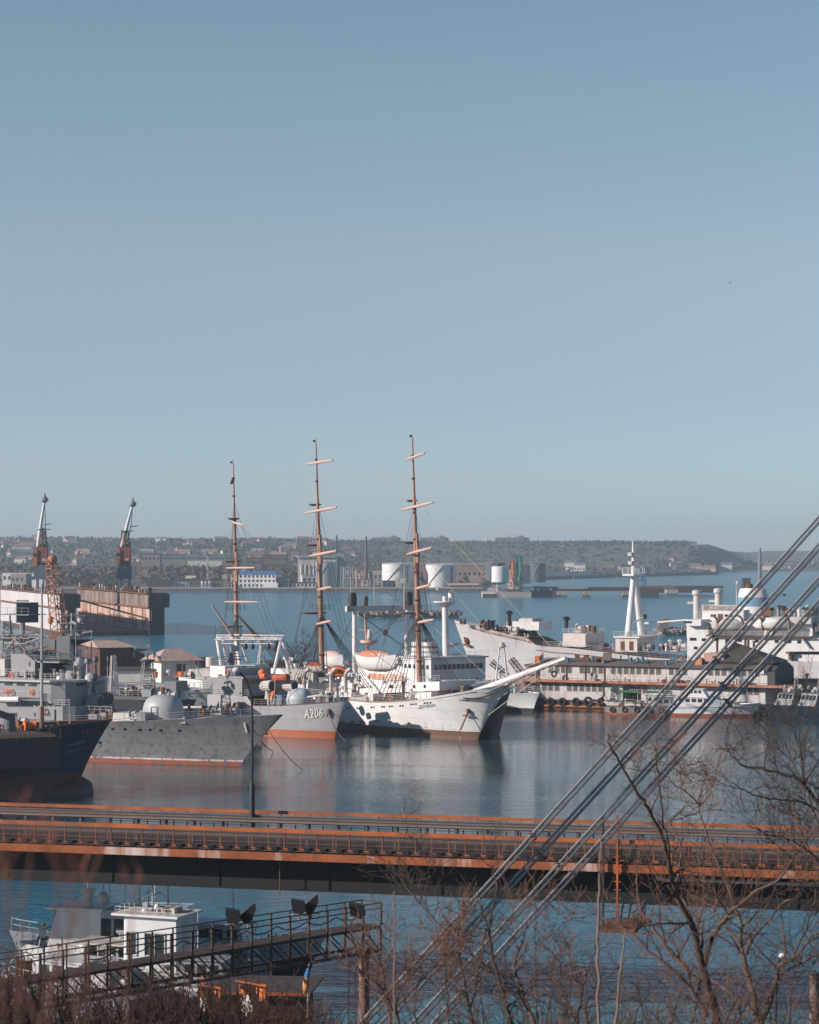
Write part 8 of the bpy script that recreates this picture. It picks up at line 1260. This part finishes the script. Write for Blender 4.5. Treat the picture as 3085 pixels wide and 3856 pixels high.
def sapling(label, pts, Y, w0, w1, m_): b = W(*pts[0], Y); t = T('sapling', label, 'tree', (b.x, Y, min(b.z, hill_z(b.x, Y))), 0); s, r = limb(pts, Y, w0, w1); s = [p - t.pos for p in s]; t.part('trunk', MB().path([Vector((s[0].x, 0, -.2))] + s, [r[0]] + r, 8), m_); tw = MB(); twigs(tw, s[len(s) // 3:], r[len(s) // 3:], rt, 1, .7, 1.0, .3, 4, .008); t.part('twigs', tw, TW1)
sapling('taller pale straight sapling, just left of the access platform', P8([(110, 2190), (100, 1700), (105, 1400), (115, 1100), (125, 850), (120, 760)]), 52, 14, 7, LB); sapling('shorter pale straight sapling under the access platform', P8([(225, 2190), (255, 1900), (270, 1700), (295, 1530), (300, 1480)]), 52, 13, 6, LB); sapling('blurred thin sapling crossing the girder, right of the walkway end', P7([(165, 1760), (165, 1290), (158, 1050), (162, 830), (160, 780)]), 44, 9, 5, LB)
t = T('wooden_pole', 'grey wooden pole with flat top at the edge of the frame', 'pole', (WX(3068, 80), 80, 13.0), 0); zt = WZ(3672, 80) - 13; t.part('shaft', MB().lathe((0, 0, 0), [(.19, -3), (.165, zt), (.02, zt + .02)], 14), M('weathered_wood', (.20, .145, .115), .9, .35, 2, dirt=(.07, .05, .04), amt=.5)); t.part('cap', MB().lathe((0, 0, zt + .02), [(.17, 0), (.17, .05)], 14), DGREY())
t = T('lamp_fixture_post', 'slim dark post with a small white lamp among the branches', 'lamp post', (WX(2922, 82), 82, 12.5), 0); k = 82 / F; zt = WZ(3645, 82) - 12.5; t.part('post', MB().path([(0, 0, -2), (0, 0, zt), (22 * k, 0, zt + .45)], [.06, .055, .04], 8), BLACK()); t.part('lamp', MB().ball((25 * k, 0, zt + .42), .14, 10, .7), WHITE()); t.part('lower_lamp', MB().ball((8 * k, 0, zt - .5), .12, 10, .7), WHITE())
# brush: shrubs of many thin stems
def shrub(label, px, Y, w, h, n, m_, seed, lean=0, grp='brown shrubs on the slope'):
    g = random.Random(seed); x = WX(px, Y); z = hill_z(x, Y); t = T('shrub', label, 'shrub', (x, Y, z), 0, grp); st, tw = MB(), MB()
    for _ in range(n):
        a = g.uniform(-1, 1); p = Vector((a * w * .35, g.gauss(0, w * .2), -.1)); d = Vector((a * .55 + lean, g.gauss(0, .3), 1)).normalized(); L = h * g.uniform(.55, 1.1); q = [p]; k = 5
        for j in range(k): d = (d + Vector((g.gauss(0, .12), g.gauss(0, .12), .03))).normalized(); q.append(q[-1] + d * L / k)
        rr_ = [.028 * (1 - j / k * .75) for j in range(k + 1)]; st.path(q, rr_, 4, False); twigs(tw, q, rr_, g, 1, 2.4, L * .32, .2, 3, .007)
    t.part('stems', st, m_)['kind'] = 'stuff'; t.part('twigs', tw, m_)['kind'] = 'stuff'; return t
gs = random.Random(131); i = 0
where = ['at the far left of the slope', 'below the grey cabin launch', 'below the pilot boat bow', 'below the walkway middle', 'hiding the first rescue boat', 'beside the boat shed', 'under the small flag', 'at the foot of the walkway column']
for px in range(-60, 1460, 66):
    for Y, hh in ((64, 1.0), (86, 1.25), (108, 1.5)):
        i += 1; h_ = hh * gs.uniform(.75, 1.3) * (1.7 if px < 230 else 1.3 if px < 1000 else .9); wd = where[min(7, max(0, int((px + 60) / 190)))]
        shrub(f"{'rust brown' if i % 3 else 'dark brown'} twiggy shrub {wd}, {'nearest row' if Y == 64 else 'middle row' if Y == 86 else 'farthest row'}", px + gs.uniform(-30, 30), Y + gs.uniform(-8, 8), gs.uniform(1.6, 2.6), h_, 16, M('brush_rust', (.07, .03, .02), .9, .35, 3) if i % 3 else TW2, 200 + i)
for px in range(1440, 3110, 62): i += 1; shrub('fine brown undergrowth twigs along the bottom edge beneath the bare trees', px + gs.uniform(-40, 40), 62 + gs.uniform(-8, 16), 2.4, 3.0 * gs.uniform(.5, 1.25), 11, TW2 if i % 3 == 0 else TW1, 300 + i, 0, 'undergrowth beneath the bare trees')
# tall dry weeds close to the camera, out of focus
def weed(label, pts, Y, w0, head):
    Y = Y * .58; b = W(*pts[0], Y); t = T('dry_weed', label, 'weed', (b.x, Y, min(b.z, hill_z(b.x, Y))), 0, 'tall dry weeds near the viewer'); s, r = limb(pts, Y, w0, w0 * .4); s = [p - t.pos for p in s]; t.part('stem', MB().path([Vector((s[0].x, 0, -.2))] + s, [r[0]] + r, 6), M('dry_stem', (.20, .095, .065), .9, .3, 5)); h = MB(); g = random.Random(int(pts[0][0])); twigs(h, s[-7:], [.006] * 7, g, 1, 11, .14 * head, .6, 3, .0022); t.part('seed_head', h, M('seed_rust', (.24, .085, .05), .9, .3, 6))
for k, (pts, Y, w, hd_, lab) in enumerate((([(130, 3960), (180, 3750), (270, 3480), (350, 3300), (395, 3140), (420, 3030), (440, 2990)], 19, 16, 1.3, 'tallest dry weed, its head blurred against the bridge railing'), ([(60, 3960), (90, 3400), (115, 3240), (130, 3080)], 17, 15, 1.2, 'dry weed leaning left before the dark girder'), ([(300, 3960), (270, 3600), (265, 3420), (285, 3300)], 18, 15, 2.0, 'dry weed with the fullest rusty head, before the cruiser'), ([(330, 3960), (325, 3560), (320, 3380), (310, 3250)], 21, 11, 1.6, 'dry weed just right of the fullest headed one'), ([(10, 3960), (15, 3400), (20, 3200), (0, 3080)], 16, 14, 1.2, 'dry weed at the very edge of the frame'), ([(180, 3960), (215, 3360), (190, 3230), (170, 3180)], 18, 12, 1.2, 'dry weed bending left between taller ones'), ([(470, 3960), (500, 3500), (515, 3330), (530, 3270)], 22, 10, 1.0, 'thin dry weed before the pilot boat wheelhouse'), ([(200, 3960), (60, 3650), (30, 3300), (10, 3200)], 15, 18, 1.3, 'thick dry weed crossing the lower corner'))): weed(lab, pts, Y, w, hd_)
